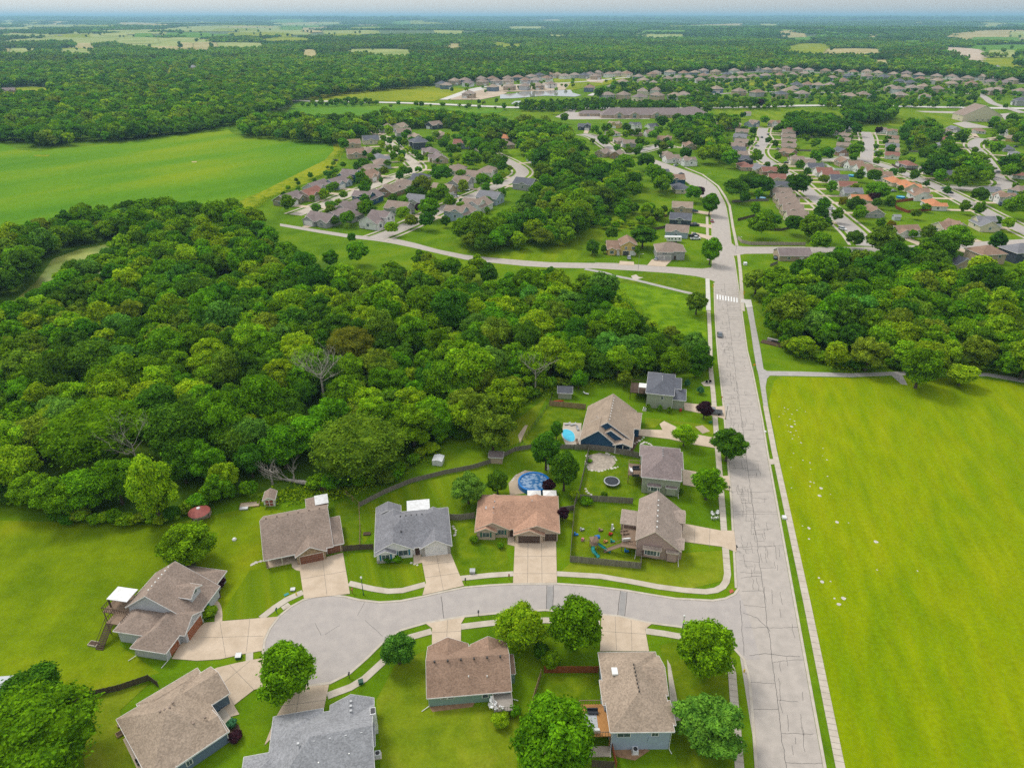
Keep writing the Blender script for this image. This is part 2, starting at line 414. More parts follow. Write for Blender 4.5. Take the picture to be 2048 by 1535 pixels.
def dup(root, loc, rz=0, sc=(1, 1, 1), label=None, group=None, recol=None):
    """copy of a thing with copies of its parts and sub-parts; recol maps part names to materials"""
    def cp(o, par):
        c = o.copy(); COL.objects.link(c)
        if par is not None: c.parent = par
        if recol and c.type == 'MESH':
            k = c.name.split('.')[0]
            if k in recol and c.material_slots:
                c.material_slots[0].link = 'OBJECT'; c.material_slots[0].material = MATS[recol[k]]
        for ch in KIDS.setdefault(o.name, kids(o)): cp(ch, c)
        return c
    c = cp(root, None)
    c.location = (loc[0], loc[1], loc[2] if len(loc) > 2 else 0); c.rotation_euler = (0, 0, rz); c.scale = sc
    if label: c['label'] = label
    if group: c['group'] = group
    return c
def sheet(name, pts, z, m, world=False):
    P = [p if world else W(*p) for p in pts]
    o = obj(name, [(p[0], p[1], z) for p in P], [range(len(P))], m)
    if o.data.polygons[0].normal.z < 0: o.data.flip_normals()
    o['kind'] = 'structure'; return o
def slab(name, pts, z, m, world=False, holes=None):
    P = [p if world else W(*p) for p in pts]
    a = sum(P[i][0] * P[(i + 1) % len(P)][1] - P[(i + 1) % len(P)][0] * P[i][1] for i in range(len(P)))
    if a < 0: P = P[::-1]
    o = MB().prism(P, -.05, z).build(name, m); o['kind'] = 'structure'; return o
def smooth_line(P, n=5):
    """Catmull-Rom through world points"""
    out = []
    P = [Vector((p[0], p[1])) for p in P]
    for i in range(len(P) - 1):
        p0, p1, p2, p3 = P[max(i - 1, 0)], P[i], P[i + 1], P[min(i + 2, len(P) - 1)]
        for k in range(n):
            t = k / n
            out.append(.5 * ((2 * p1) + (-p0 + p2) * t + (2 * p0 - 5 * p1 + 4 * p2 - p3) * t * t + (-p0 + 3 * p1 - 3 * p2 + p3) * t ** 3))
    out.append(P[-1]); return out
def offset(P, d):
    P = [Vector((p[0], p[1])) for p in P]; out = []
    for i, p in enumerate(P):
        t = (P[min(i + 1, len(P) - 1)] - P[max(i - 1, 0)]).normalized(); out.append(p + Vector((-t.y, t.x)) * d)
    return out
def ribbon(name, P, w, z, m, base=None, off=0, kind='structure'):
    A = offset(P, off + w / 2); B = offset(P, off - w / 2); mb = MB(); n = len(A)
    z0 = base if base is not None else None
    for p in A: mb.v.append((p[0], p[1], z))
    for p in B: mb.v.append((p[0], p[1], z))
    for i in range(n - 1): mb.f.append((i, n + i, n + i + 1, i + 1))
    if base is not None:
        k = len(mb.v)
        for p in A: mb.v.append((p[0], p[1], base))
        for p in B: mb.v.append((p[0], p[1], base))
        for i in range(n - 1):
            mb.f.append((k + i, i, i + 1, k + i + 1)); mb.f.append((n + i, k + n + i, k + n + i + 1, n + i + 1))
        mb.f.append((0, k, k + n, n)); mb.f.append((n - 1, 2 * n - 1, k + 2 * n - 1, k + n - 1))
    o = mb.build(name, m)
    if kind: o['kind'] = kind
    return o
def in_poly(x, y, P):
    c = False; j = len(P) - 1
    for i in range(len(P)):
        xi, yi = P[i]; xj, yj = P[j]
        if (yi > y) != (yj > y) and x < (xj - xi) * (y - yi) / (yj - yi) + xi: c = not c
        j = i
    return c
# ---------------------------------------------------------------- ground, fields, water
def grid_sheet(name, x0, y0, x1, y1, z, m, nx=2, ny=2):
    o = obj(name, [(x0, y0, z), (x1, y0, z), (x1, y1, z), (x0, y1, z)], [(0, 1, 2, 3)], m); o['kind'] = 'structure'; return o
grid_sheet('ground', -160000, -3000, 160000, 160000, 0, 'lawn')
# everything north of the suburbs: wooded country
sheet('countryside', [(-9000, 262), (0, 264), (250, 262), (310, 256), (430, 238), (500, 232), (585, 214), (600, 200), (640, 196), (760, 199), (870, 176), (1050, 160), (1240, 152), (1400, 148), (1640, 146), (1800, 152), (2048, 168), (2400, 175), (9000, 175), (9000, 33.9), (-9000, 33.9)], .25, 'far_woodland')
_rows = [1600 * (75000 / 1600) ** (i / 219) for i in range(220)]
_hv = [(y * (-1.1 + 2.2 * k / 159), y, hz(y * (-1.1 + 2.2 * k / 159), y) + .3) for y in _rows for k in range(160)]
_o = obj('hills', _hv, [(i * 160 + k, i * 160 + k + 1, (i + 1) * 160 + k + 1, (i + 1) * 160 + k) for i in range(219) for k in range(159)], 'far_woodland', smooth=True); _o['kind'] = 'structure'
sheet('lawn_park', [(1548, 762), (1560, 753), (1700, 756), (1780, 755), (1960, 756), (2048, 768), (2500, 800), (3300, 1700), (1720, 1700), (1686, 1535), (1618, 1200), (1560, 925), (1545, 850), (1538, 800)], .02, 'meadow_grass')
sheet('lawn_left', [(-600, 1000), (0, 1040), (330, 1050), (520, 1010), (600, 1030), (640, 1120), (600, 1190), (450, 1240), (380, 1200), (250, 1190), (240, 1290), (320, 1345), (120, 1400), (-600, 1500)], .012, 'lawn_olive')
CROP = [(-500, 300), (-60, 280), (0, 285), (40, 300), (80, 303), (110, 298), (250, 285), (350, 266), (430, 249), (460, 247), (455, 258), (470, 270), (560, 274), (640, 280), (664, 283), (668, 300), (650, 320), (590, 350), (530, 380), (480, 402), (430, 425), (300, 450), (150, 480), (0, 500), (-500, 540)]
sheet('crop_field', CROP, .03, 'crop')
sheet('field_verge', [(664, 283), (690, 292), (680, 320), (660, 345), (600, 372), (540, 395), (505, 420), (470, 425), (480, 402), (530, 380), (590, 350), (650, 320), (668, 300)], .045, 'verge')
sheet('crop_field', [(588, 207), (700, 209), (860, 214), (1010, 219), (1000, 226), (800, 232), (640, 232), (570, 230)], .3, 'crop_far')
sheet('meadow', [(600, 200), (660, 186), (740, 178), (860, 172), (930, 178), (960, 182), (900, 192), (868, 203), (640, 202)], .32, 'verge')
sheet('meadow', [(1428, 150), (1440, 168), (1500, 172), (1640, 168), (1640, 150), (1560, 158), (1470, 160)], .32, 'verge')
sheet('meadow', [(1105, 155), (1190, 152), (1180, 166), (1110, 166)], .34, 'verge')
sheet('meadow', [(1135, 182), (1270, 160), (1250, 152), (1110, 170)], .33, 'verge')
sheet('lawn_strip', [(1425, 218), (1690, 214), (1800, 217), (1935, 221), (1930, 250), (1700, 255), (1560, 262), (1440, 250)], .03, 'lawn_mown')
sheet('lawn_strip', [(1040, 220), (1100, 219), (1150, 224), (1135, 236), (1050, 236)], .03, 'lawn_mown')
sheet('construction_earth', [(900, 200), (910, 192), (945, 181), (985, 179), (1015, 186), (1000, 192), (960, 200)], .36, 'bare_earth')
sheet('construction_earth', [(985, 181), (990, 172), (1100, 165), (1140, 168), (1130, 180), (1080, 183), (1010, 184)], .37, 'bare_earth')
sheet('construction_earth', [(1172, 160), (1185, 155), (1210, 160), (1205, 166), (1180, 165)], .38, 'bare_earth')
sheet('building_site_road', [(878, 200), (930, 181), (960, 176), (975, 178), (945, 184), (895, 200)], .39, 'white_concrete')
sheet('retention_pond', [(1000, 190), (1030, 187), (1045, 184), (1100, 182), (1143, 180), (1145, 186), (1163, 191), (1150, 194), (1090, 192), (1030, 197), (1000, 198)], .42, 'pond_water')
sheet('retention_pond', [(1022, 208), (1030, 203), (1045, 202), (1040, 211), (1030, 210)], .42, 'pond_water')
sheet('pond', [(-60, 620), (30, 600), (75, 560), (105, 518), (160, 498), (215, 488), (262, 488), (283, 494), (270, 508), (225, 532), (165, 570), (110, 605), (40, 645), (-60, 670)], .03, 'algae_water')
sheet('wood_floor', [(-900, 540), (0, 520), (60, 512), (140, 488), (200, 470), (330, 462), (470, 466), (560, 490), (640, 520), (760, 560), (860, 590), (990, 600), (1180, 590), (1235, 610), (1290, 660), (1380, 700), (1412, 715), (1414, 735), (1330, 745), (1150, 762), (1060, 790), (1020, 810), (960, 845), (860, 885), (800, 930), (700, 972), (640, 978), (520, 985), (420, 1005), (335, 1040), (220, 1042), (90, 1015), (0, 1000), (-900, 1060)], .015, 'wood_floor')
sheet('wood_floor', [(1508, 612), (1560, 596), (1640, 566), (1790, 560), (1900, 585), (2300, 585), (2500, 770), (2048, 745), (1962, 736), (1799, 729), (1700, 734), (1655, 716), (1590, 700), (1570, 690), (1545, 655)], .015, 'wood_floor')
sheet('wood_floor', [(1015, 300), (1100, 262), (1180, 300), (1270, 335), (1250, 380), (1190, 420), (1130, 470), (1040, 480), (930, 495), (910, 480), (940, 440), (1020, 430), (1060, 380)], .015, 'rough_grass')
sheet('rough_meadow', [(1225, 560), (1290, 574), (1380, 594), (1412, 602), (1414, 712), (1380, 697), (1290, 655), (1235, 606)], .02, 'rough_grass')
sheet('lawn_mown', [(975, 512), (1040, 500), (1130, 487), (1210, 440), (1260, 420), (1340, 415), (1345, 440), (1290, 448), (1240, 460), (1190, 490), (1190, 522), (1100, 524), (1000, 520)], .02, 'lawn_mown')
for pts, m_ in (([(690, 1000), (718, 1015), (722, 1098), (690, 1104), (668, 1010)], 'lawn_fresh'), ([(722, 1014), (820, 968), (930, 945), (935, 1035), (900, 1085), (900, 1040), (760, 1050), (725, 1090)], 'lawn_stripe'), ([(905, 1042), (950, 1038), (955, 1075), (1010, 1090), (1024, 1150), (912, 1160)], 'lawn_fresh'), ([(692, 1105), (750, 1105), (760, 1125), (842, 1128), (850, 1165), (776, 1178), (702, 1164)], 'lawn_stripe'),
               ([(1142, 1010), (1262, 1010), (1262, 1110), (1280, 1132), (1145, 1118)], 'lawn_fresh'), ([(1180, 905), (1280, 918), (1285, 985), (1265, 1003), (1165, 995)], 'lawn_fresh'), ([(1040, 895), (1110, 790), (1172, 822), (1160, 870), (1125, 860), (1120, 894)], 'lawn_fresh'), ([(1020, 850), (1095, 792), (1050, 880), (1000, 900)], 'lawn_dry'), ([(1290, 835), (1425, 850), (1428, 870), (1360, 850), (1325, 840), (1310, 855), (1290, 856)], 'lawn_dry'),
               ([(1285, 1110), (1450, 1100), (1450, 1160), (1380, 1177), (1120, 1144), (1140, 1126)], 'lawn_dry'), ([(1090, 1350), (1200, 1348), (1204, 1420), (1065, 1425)], 'lawn_fresh'), ([(760, 1500), (752, 1400), (790, 1330), (850, 1300), (856, 1415), (1040, 1410), (1030, 1600), (760, 1600)], 'lawn_dry'), ([(1320, 1290), (1360, 1280), (1455, 1330), (1468, 1600), (1365, 1600)], 'lawn_fresh'), ([(150, 1405), (300, 1365), (240, 1420), (280, 1600), (180, 1600)], 'lawn_dry'),
               ([(450, 1215), (500, 1140), (598, 1135), (604, 1178), (545, 1212), (510, 1236), (445, 1240)], 'lawn_stripe'), ([(1230, 566), (1290, 545), (1412, 560), (1412, 590), (1320, 568)], 'lawn_fresh')):
    PLOTZ = globals().get('PLOTZ', .026) + .0015; sheet('lawn_plot', pts, PLOTZ, m_)
# pale fields far away: upper edge as seen, lower edge pushed to where the ground really starts in front of the tree tops
def low(y, h=13): return YH + (y - YH) / (1 - h / CAMH)
CLEAR = []
def clearing(top, bot, m, z=.5, h=13, name='far_field'):
    P = [Wh(*p) for p in list(top) + [(x, low(y, h)) for x, y in bot]]; CLEAR.append(P)
    if max(p[1] for p in P) < 1700: sheet(name, P, z, m, world=True); return
    x0, x1, y0, y1 = min(p[0] for p in P), max(p[0] for p in P), min(p[1] for p in P), max(p[1] for p in P); n = 44; mb = MB()
    for i in range(n):
        for j in range(n):
            a, b, c, d = x0 + (x1 - x0) * i / n, x0 + (x1 - x0) * (i + 1) / n, y0 + (y1 - y0) * j / n, y0 + (y1 - y0) * (j + 1) / n
            if in_poly((a + b) / 2, (c + d) / 2, P): mb.poly([(a, c, hz(a, c) + z + 1.5), (b, c, hz(b, c) + z + 1.5), (b, d, hz(b, d) + z + 1.5), (a, d, hz(a, d) + z + 1.5)])
    if mb.v: o = mb.build(name, m); o['kind'] = 'structure'
clearing([(5, 84), (80, 72), (170, 69), (260, 72), (330, 76), (410, 74), (425, 78)], [(425, 93), (300, 93), (215, 84), (100, 80), (0, 84)], 'pale_field')
clearing([(300, 94), (420, 93), (425, 96)], [(425, 99), (300, 99)], 'dry_field', .55)
clearing([(340, 52), (520, 52), (610, 53)], [(600, 57), (520, 60), (350, 60), (320, 57)], 'pale_field')
clearing([(480, 60), (560, 56), (640, 57)], [(620, 66), (500, 68), (470, 66)], 'pale_field')
clearing([(20, 47), (90, 46), (180, 48)], [(170, 54), (40, 54)], 'pale_field')
clearing([(0, 42), (30, 40)], [(40, 47), (0, 49)], 'pale_field')
clearing([(540, 44), (640, 45)], [(630, 49), (540, 49)], 'pale_field')
clearing([(640, 62), (720, 62)], [(720, 67), (650, 67)], 'pale_field')
clearing([(200, 62), (330, 58)], [(330, 64), (210, 67)], 'pale_field')
clearing([(0, 98), (60, 99)], [(60, 104), (0, 104)], 'dry_field')
clearing([(0, 178), (60, 174), (105, 176)], [(105, 186), (50, 190), (0, 194)], 'verge', h=10)
clearing([(338, 132), (352, 128)], [(350, 150), (330, 158), (328, 150)], 'verge', h=10)
clearing([(380, 128), (392, 128), (398, 142)], [(396, 148), (376, 146)], 'dry_field', h=8)
clearing([(866, 62), (930, 62)], [(925, 66), (870, 66)], 'pale_field')
clearing([(980, 84), (1010, 86), (1024, 90)], [(1024, 96), (1000, 94), (985, 90)], 'verge')
clearing([(1024, 88), (1050, 88)], [(1055, 94), (1024, 94)], 'verge')
clearing([(1565, 96), (1600, 88), (1650, 88), (1665, 96)], [(1660, 104), (1600, 105), (1565, 100)], 'verge')
clearing([(1885, 70), (1960, 66), (2048, 67), (2300, 68)], [(2300, 82), (2048, 82), (1960, 79), (1900, 77)], 'dry_field')
clearing([(1930, 92), (2048, 90), (2300, 90)], [(2300, 99), (2048, 98), (1960, 99)], 'crop_far')
clearing([(1800, 79), (1850, 77)], [(1850, 84), (1800, 84)], 'crop_far')
clearing([(1880, 95), (1920, 97), (1960, 100), (1975, 108)], [(1960, 118), (1925, 120), (1920, 108), (1880, 99)], 'bare_earth', .7)
clearing([(1960, 118), (2040, 116)], [(2048, 134), (1990, 134), (1960, 124)], 'verge')
clearing([(1740, 121), (1790, 121)], [(1790, 127), (1740, 127)], 'dry_field')
clearing([(1380, 46), (1460, 45), (1500, 48)], [(1490, 52), (1380, 51)], 'dry_field')
clearing([(1510, 49), (1560, 48)], [(1560, 53), (1520, 53)], 'pale_field')
clearing([(1320, 63), (1326, 63)], [(1330, 68), (1320, 68)], 'verge')
clearing([(1740, 70), (1770, 70)], [(1770, 74), (1740, 74)], 'dry_field')
_g = random.Random(99)
for i in range(92):
    y = _g.choice((43, 46, 49, 53, 57, 62, 68, 76, 88, 100)) + _g.uniform(-2, 2); x = _g.uniform(-200, 2250) if i % 2 == 0 else _g.uniform(-100, 900); w = _g.uniform(25, 110); hh = (y - 34) * _g.uniform(.05, .12)
    clearing([(x, y), (x + w * .5, y - hh * .15), (x + w, y + hh * .1)], [(x + w * 1.1, y + hh), (x + w * .4, y + hh * 1.2), (x - w * .1, y + hh * .8)], _g.choice(['pale_field', 'pale_field', 'crop_far', 'dry_field', 'verge']), .5 + i * .01)
# ---------------------------------------------------------------- main road
ML = [(1524, 1700), (1515, 1535), (1509, 1450), (1501, 1360), (1490, 1318), (1467, 1294)]
RL = [W(*p) for p in ((1475, 1176), (1465, 1000), (1456, 900), (1449, 812), (1439, 725), (1435, 681), (1431, 620), (1429.5, 566))]
RL2 = [W(*p) for p in ((1426, 538), (1424.5, 448), (1421, 425), (1414, 405), (1399, 387), (1372, 362), (1340, 343), (1311, 332), (1290, 323))]
RR = [W(*p) for p in ((1680, 1700), (1646, 1535), (1532, 900), (1523, 842), (1503.4, 743), (1492.5, 700), (1481, 614), (1467.5, 520), (1464.5, 509))]
RR2 = [W(*p) for p in ((1461, 487), (1457, 450), (1450, 411), (1441, 392), (1430, 374), (1405, 355), (1370, 341), (1330, 327), (1302, 317))]
def W2(l): return [W(*p) for p in l]
s1 = smooth_line(RL2, 4); s2 = smooth_line(RR2, 4)
left = [W(1530, 1700)] + W2([(1515, 1535), (1478, 1300)]) + RL + s1
right = RR + s2
o = obj('main_road', [(p[0], p[1], .02) for p in left + right[::-1]], [range(len(left) + len(right))], 'asphalt_grey'); o['kind'] = 'structure'
if o.data.polygons[0].normal.z < 0: o.data.flip_normals()
# cul-de-sac street
NC = [(1475, 1176), (1467, 1187), (1450, 1195), (1425, 1199), (1350, 1195), (1300, 1187), (1250, 1178.5), (1180, 1170), (1115, 1165.5), (1027, 1166), (980, 1168.5), (928, 1173), (880, 1183), (846, 1191), (800, 1200), (760, 1202.5), (720, 1198), (690, 1191), (660, 1188), (630, 1191), (606, 1198), (580, 1212), (556, 1232), (538, 1256), (527, 1280), (524, 1305), (528, 1330), (543, 1353), (570, 1370), (610, 1374), (661, 1367), (701, 1347), (735, 1317), (763, 1289), (803, 1261), (851, 1247), (927, 1234), (1007, 1226), (1090, 1221), (1203, 1230), (1237, 1233), (1295, 1246), (1356, 1254), (1400, 1260), (1440, 1272), (1467, 1292), (1490, 1318), (1520, 1318), (1500, 1240)]
sheet('court_road', NC, .028, 'court_grey')
# cross streets
sheet('cross_street', [(1436, 571), (1429, 563), (1415, 557.5), (1393, 552.6), (1344, 546.5), (1271, 541.6), (1193, 537), (1100, 535), (1050, 532), (980, 525), (930, 519), (877, 507), (820, 494), (780, 486), (747, 481), (700, 476), (640, 466), (560, 452), (560, 447), (640, 460), (700, 469), (747, 474), (790, 477), (830, 486), (877, 499), (930, 509.5), (980, 515), (1050, 521), (1100, 524.5), (1190, 526), (1232, 527), (1290, 530.7), (1334, 534), (1405, 538), (1420, 536), (1428, 528)], .026, 'asphalt_grey')
sheet('cross_street', [(1458, 520), (1468, 511), (1490, 507), (1610, 506), (1760, 506), (1850, 502), (1950, 496), (2048, 488), (2400, 478), (2400, 468), (2048, 478), (1950, 484), (1850, 489), (1760, 494), (1610, 494), (1490, 494), (1470, 492), (1456, 480)], .026, 'asphalt_grey')
sheet('highway', [(585, 201), (700, 203), (800, 205), (900, 208.5), (1024, 214), (1144, 215), (1374, 215.5), (1500, 213.5), (1600, 210.5), (1674, 210), (1804, 212), (1930, 214.5), (2048, 216), (2300, 217), (2300, 221), (2048, 219.5), (1930, 217.5), (1804, 215), (1674, 212.8), (1600, 213.5), (1500, 216.5), (1374, 218.5), (1144, 218.2), (1024, 217.2), (900, 211.5), (800, 207.6), (700, 205.4), (585, 203)], .5, 'white_concrete')
sheet('car_park', [(1110, 234), (1145, 217), (1153, 217), (1150, 225), (1180, 222), (1190, 232), (1300, 235), (1300, 238), (1140, 239)], .05, 'asphalt_grey')
sheet('car_park', [(1830, 222), (1915, 223), (1930, 228), (1850, 225)], .05, 'asphalt_grey')
sheet('car_park', [(1905, 247), (1930, 243), (1960, 250), (1990, 256), (1930, 256)], .05, 'asphalt_grey')
sheet('car_park', [(2000, 228), (2020, 226), (2045, 238), (2010, 240)], .05, 'asphalt_grey')
STREETS = {}
def street(key, pts, w, z, m='court_grey', walk=True, wm='concrete'):
    P = smooth_line(W2(pts), 5); STREETS[key] = P
    ribbon('street', P, w, z, m, off=0)
    ribbon('kerb', P, .5, z + .06, 'kerb_concrete', base=0, off=w / 2 + .2)
    ribbon('kerb', P, .5, z + .06, 'kerb_concrete', base=0, off=-w / 2 - .2)
    if walk:
        ribbon('sidewalk', P, 1.5, z + .05, wm, base=0, off=w / 2 + 3.4)
        ribbon('sidewalk', P, 1.5, z + .05, wm, base=0, off=-w / 2 - 3.4)
street('meadow street', [(590, 430), (652, 407.5), (702, 387.5), (752, 370), (787, 355), (822, 344), (833, 336), (826, 325), (812, 315), (794, 300), (775, 284), (757, 272)], 8.5, .06, 'concrete')
street('slope street', [(747, 478), (790, 462), (839, 440), (887, 417), (930, 399), (975, 380), (1010, 366), (1035, 355), (1045, 345), (1038, 335), (1015, 322), (985, 308), (965, 296)], 9, .07, 'asphalt_grey')
street('west lane', [(1527, 256), (1524, 268), (1530, 280), (1522, 292), (1517, 302), (1522, 314), (1538, 325), (1556, 338), (1586, 357), (1618, 385), (1646, 408), (1676, 435), (1711, 465), (1733, 492)], 9.5, .06, 'court_grey')
street('middle lane', [(1731, 264), (1737, 280), (1734, 305), (1733, 320)], 9.5, .07, 'court_grey')
street('hill lane', [(1610, 318), (1660, 320), (1700, 316), (1743, 324), (1786, 338), (1836, 358), (1886, 380), (1936, 405), (1980, 428), (2048, 462), (2130, 500)], 9, .08, 'court_grey')
street('east lane', [(1900, 374), (1950, 378), (2000, 376), (2010, 366), (1995, 355), (1980, 330), (1960, 305), (1948, 294), (1950, 284), (1965, 277)], 9, .09, 'court_grey')
street('north lane', [(1960, 190), (1972, 197), (1985, 207), (2010, 215), (2048, 227)], 9, .55, 'court_grey', walk=False)
street('site lane', [(930, 182), (990, 172), (1100, 168), (1190, 162), (1250, 156), (1330, 153)], 9, .5, 'white_concrete', walk=False)
street('ridge lane', [(1330, 153), (1450, 147), (1560, 143), (1650, 147), (1760, 152), (1900, 159), (2048, 168)], 9, .52, 'court_grey', walk=False)
street('green lane', [(1380, 192), (1480, 186), (1580, 184), (1680, 186), (1780, 182), (1880, 184), (1960, 190)], 8, .5, 'court_grey', walk=False)
street('park lane', [(1180, 192), (1210, 178), (1230, 172)], 8, .5, 'white_concrete', walk=False)
street('bend street', [(1165, 268), (1190, 275), (1215, 292), (1240, 305), (1280, 302), (1320, 292), (1345, 296)], 9, .06, 'court_grey')
# kerbs of the near roads
def kerb(pts, world=False, w=.5, off=0, z=.085): return ribbon('kerb', pts if world else W2(pts), w, z, 'kerb_concrete', base=0, off=off)
kerb(RL, True, off=.3); kerb(s1, True, off=.3); kerb(s2, True, off=-.3); kerb(RR, True, off=-.3)
kerb(NC[:46], off=.2); kerb([(1467, 1292), (1490, 1318), (1501, 1360), (1509, 1450), (1515, 1535), (1524, 1700)][::-1], off=.2)
kerb([(1193, 537), (1271, 541.6), (1344, 546.5), (1393, 552.6), (1415, 557.5), (1429, 563)][::-1], off=-.3)
kerb([(1190, 526), (1232, 527), (1290, 530.7), (1334, 534), (1405, 538), (1420, 536)], off=.3)
kerb([(1468, 511), (1490, 507), (1610, 506)], off=-.3); kerb([(1470, 492), (1490, 494), (1610, 494)], off=.3)
# sidewalks
def walk(pts, w=1.45, z=.10, m='concrete'): return ribbon('sidewalk', W2(pts), w, z, m, base=0)
walk([(1421, 732), (1427, 793), (1432, 860), (1437.6, 925), (1443.5, 1001), (1448, 1061), (1451, 1098), (1455, 1148), (1452, 1163), (1445, 1173), (1432, 1180), (1411, 1183), (1369, 1180), (1316, 1173), (1264, 1163), (1200, 1152), (1114, 1147)])
walk([(1027, 1147), (980, 1150), (915, 1157)])
walk([(851, 1168), (805, 1180.5), (776, 1182), (744, 1177), (698, 1166)], z=.101)
walk([(606, 1184), (573, 1199), (549, 1215), (522, 1236)])
walk([(499, 1302), (499, 1326)], 1.3, z=.103)
walk([(655, 1391), (701, 1374), (729, 1357), (766, 1323), (793, 1292), (820, 1274), (863, 1262)])
walk([(922, 1253), (970, 1247), (1012, 1242.5), (1090, 1240), (1150, 1241), (1200, 1247)])
walk([(1291, 1261.5), (1330, 1267), (1380, 1276), (1430, 1292), (1458, 1320), (1464, 1345), (1468, 1397), (1474.6, 1476), (1479, 1535), (1490, 1700)])
walk([(1486, 622), (1481, 545), (1477, 509)][::-1]); walk([(1474, 491.6), (1466, 455), (1459, 411), (1450, 393), (1436, 372), (1405, 349), (1370, 335)])
walk([(1414, 433), (1415, 470), (1417, 520)])
walk([(1415, 557.5), (1417, 621)], 1.8, m='white_concrete', z=.11); walk([(1417.2, 622), (1420, 670), (1421, 731)], z=.102)
walk([(1531, 812), (1548, 900), (1572, 1010), (1615, 1210), (1681, 1535), (1716, 1700)])
slab('landing_slab', [(1482, 598), (1502, 599.5), (1505, 614), (1492, 615), (1490, 606), (1482, 605)], .115, 'white_concrete')
slab('trail', [(1493, 614.5), (1505, 614.5), (1511, 650), (1521, 700), (1527, 738), (1534, 742), (1600, 743), (1700, 746.5), (1800, 743), (1900, 745), (1975, 746), (2048, 757), (2300, 790), (2300, 802), (2048, 765), (1975, 752), (1900, 751), (1800, 750), (1700, 754), (1600, 752), (1540, 751), (1534, 757), (1531, 775), (1536, 812), (1527, 812), (1521, 775), (1517, 750), (1513, 735), (1507, 700), (1500, 650)], .09, 'trail')
slab('trail', [(1780, 748), (1803, 748), (1815, 770), (1802, 768)], .095, 'trail')
ribbon('trail', smooth_line(W2([(1170, 538), (1207, 545), (1227, 551), (1271, 560), (1320, 572), (1383, 587), (1416, 592)]), 3), 2.4, .07, 'trail', base=0)
slab('rest_pad', [(1262, 552), (1272, 549), (1278, 554), (1287, 555), (1277, 558), (1272, 562), (1266, 558)], .09, 'concrete')
ribbon('trail', smooth_line(W2([(452, 590), (449, 575), (446, 562), (455, 548)]), 4), 3, .06, 'trail')
# driveways
DRV = [([(1030, 1081), (1112, 1079), (1114, 1165), (1026, 1166)], 1), ([(842, 1113), (901, 1105), (928, 1171), (845, 1190), (852, 1165)], 2), ([(598, 1128), (686, 1105), (700, 1187), (608, 1197)], 3),
       ([(409, 1245), (443, 1242), (555, 1233), (538, 1256), (527, 1280), (524, 1301), (490, 1307), (440, 1318), (394, 1321), (344, 1317), (360, 1289), (378, 1276)], 4),
       ([(401, 1351), (434, 1335), (471, 1326), (505, 1319), (527, 1316), (530, 1335), (545, 1356), (560, 1366), (508, 1379), (468, 1410), (479, 1428), (450, 1436), (436, 1412), (422, 1394)], 5),
       ([(590, 1375), (658, 1369), (647, 1421), (620, 1440), (549, 1470), (529, 1490), (548, 1441), (565, 1411)], 6), ([(852, 1247), (864, 1256), (864, 1290), (922, 1288), (922, 1247), (930, 1234)], 7),
       ([(1203, 1230), (1237, 1233), (1303, 1247.5), (1290, 1258), (1298, 1302), (1200, 1302)], 8), ([(1363, 1046), (1442, 1061), (1468, 1061), (1473, 1104), (1443, 1093), (1360, 1082)], 9),
       ([(1364, 938), (1395, 944), (1435, 953), (1458, 951), (1460, 981), (1436, 976), (1400, 975), (1366, 969)], 10), ([(1269, 858), (1325, 860), (1319, 848), (1328, 842), (1357, 856), (1357, 862), (1427, 875), (1454, 877), (1456, 903), (1430, 896), (1383, 888), (1339, 878), (1272, 870)], 11),
       ([(1367, 805), (1392, 808), (1436, 813), (1449, 812), (1451, 838), (1424, 831), (1369, 820)], 12), ([(1240, 522), (1268, 524), (1268, 531), (1237, 530)], 13), ([(1304, 519), (1345, 519), (1330, 533.5), (1294, 531)], 14),
       ([(1383, 471), (1424, 480), (1424, 472), (1383, 464)], 15), ([(1381, 450), (1424, 457), (1424, 450), (1381, 445)], 16), ([(1380, 424), (1423, 431), (1423, 425), (1380, 419)], 17), ([(1370, 388), (1402, 395), (1404, 391), (1372, 383)], 18)]
for pts, k in DRV: slab('driveway', pts, .112 + .001 * k, 'drive_concrete')
slab('garden_path', [(1016, 1066), (1029, 1068), (1029.5, 1092), (1015, 1088)], .09, 'drive_concrete')
slab('garden_path', [(827, 1090), (841, 1091), (844, 1125), (827, 1128)], .09, 'drive_concrete')
slab('garden_path', [(583, 1118), (597, 1120), (602, 1142), (592, 1140), (584, 1134)], .09, 'drive_concrete')
ribbon('garden_path', smooth_line(W2([(437, 1243), (437, 1225), (432, 1208), (418, 1201)]), 4), 1.4, .09, 'drive_concrete', base=0)
slab('garden_path', [(1334, 1318), (1341, 1330), (1354, 1397), (1361, 1440), (1350, 1442), (1340, 1400)], .09, 'concrete')
slab('driveway_pad', [(1437, 813), (1447, 812.5), (1450, 838), (1446, 838)], .09, 'concrete')
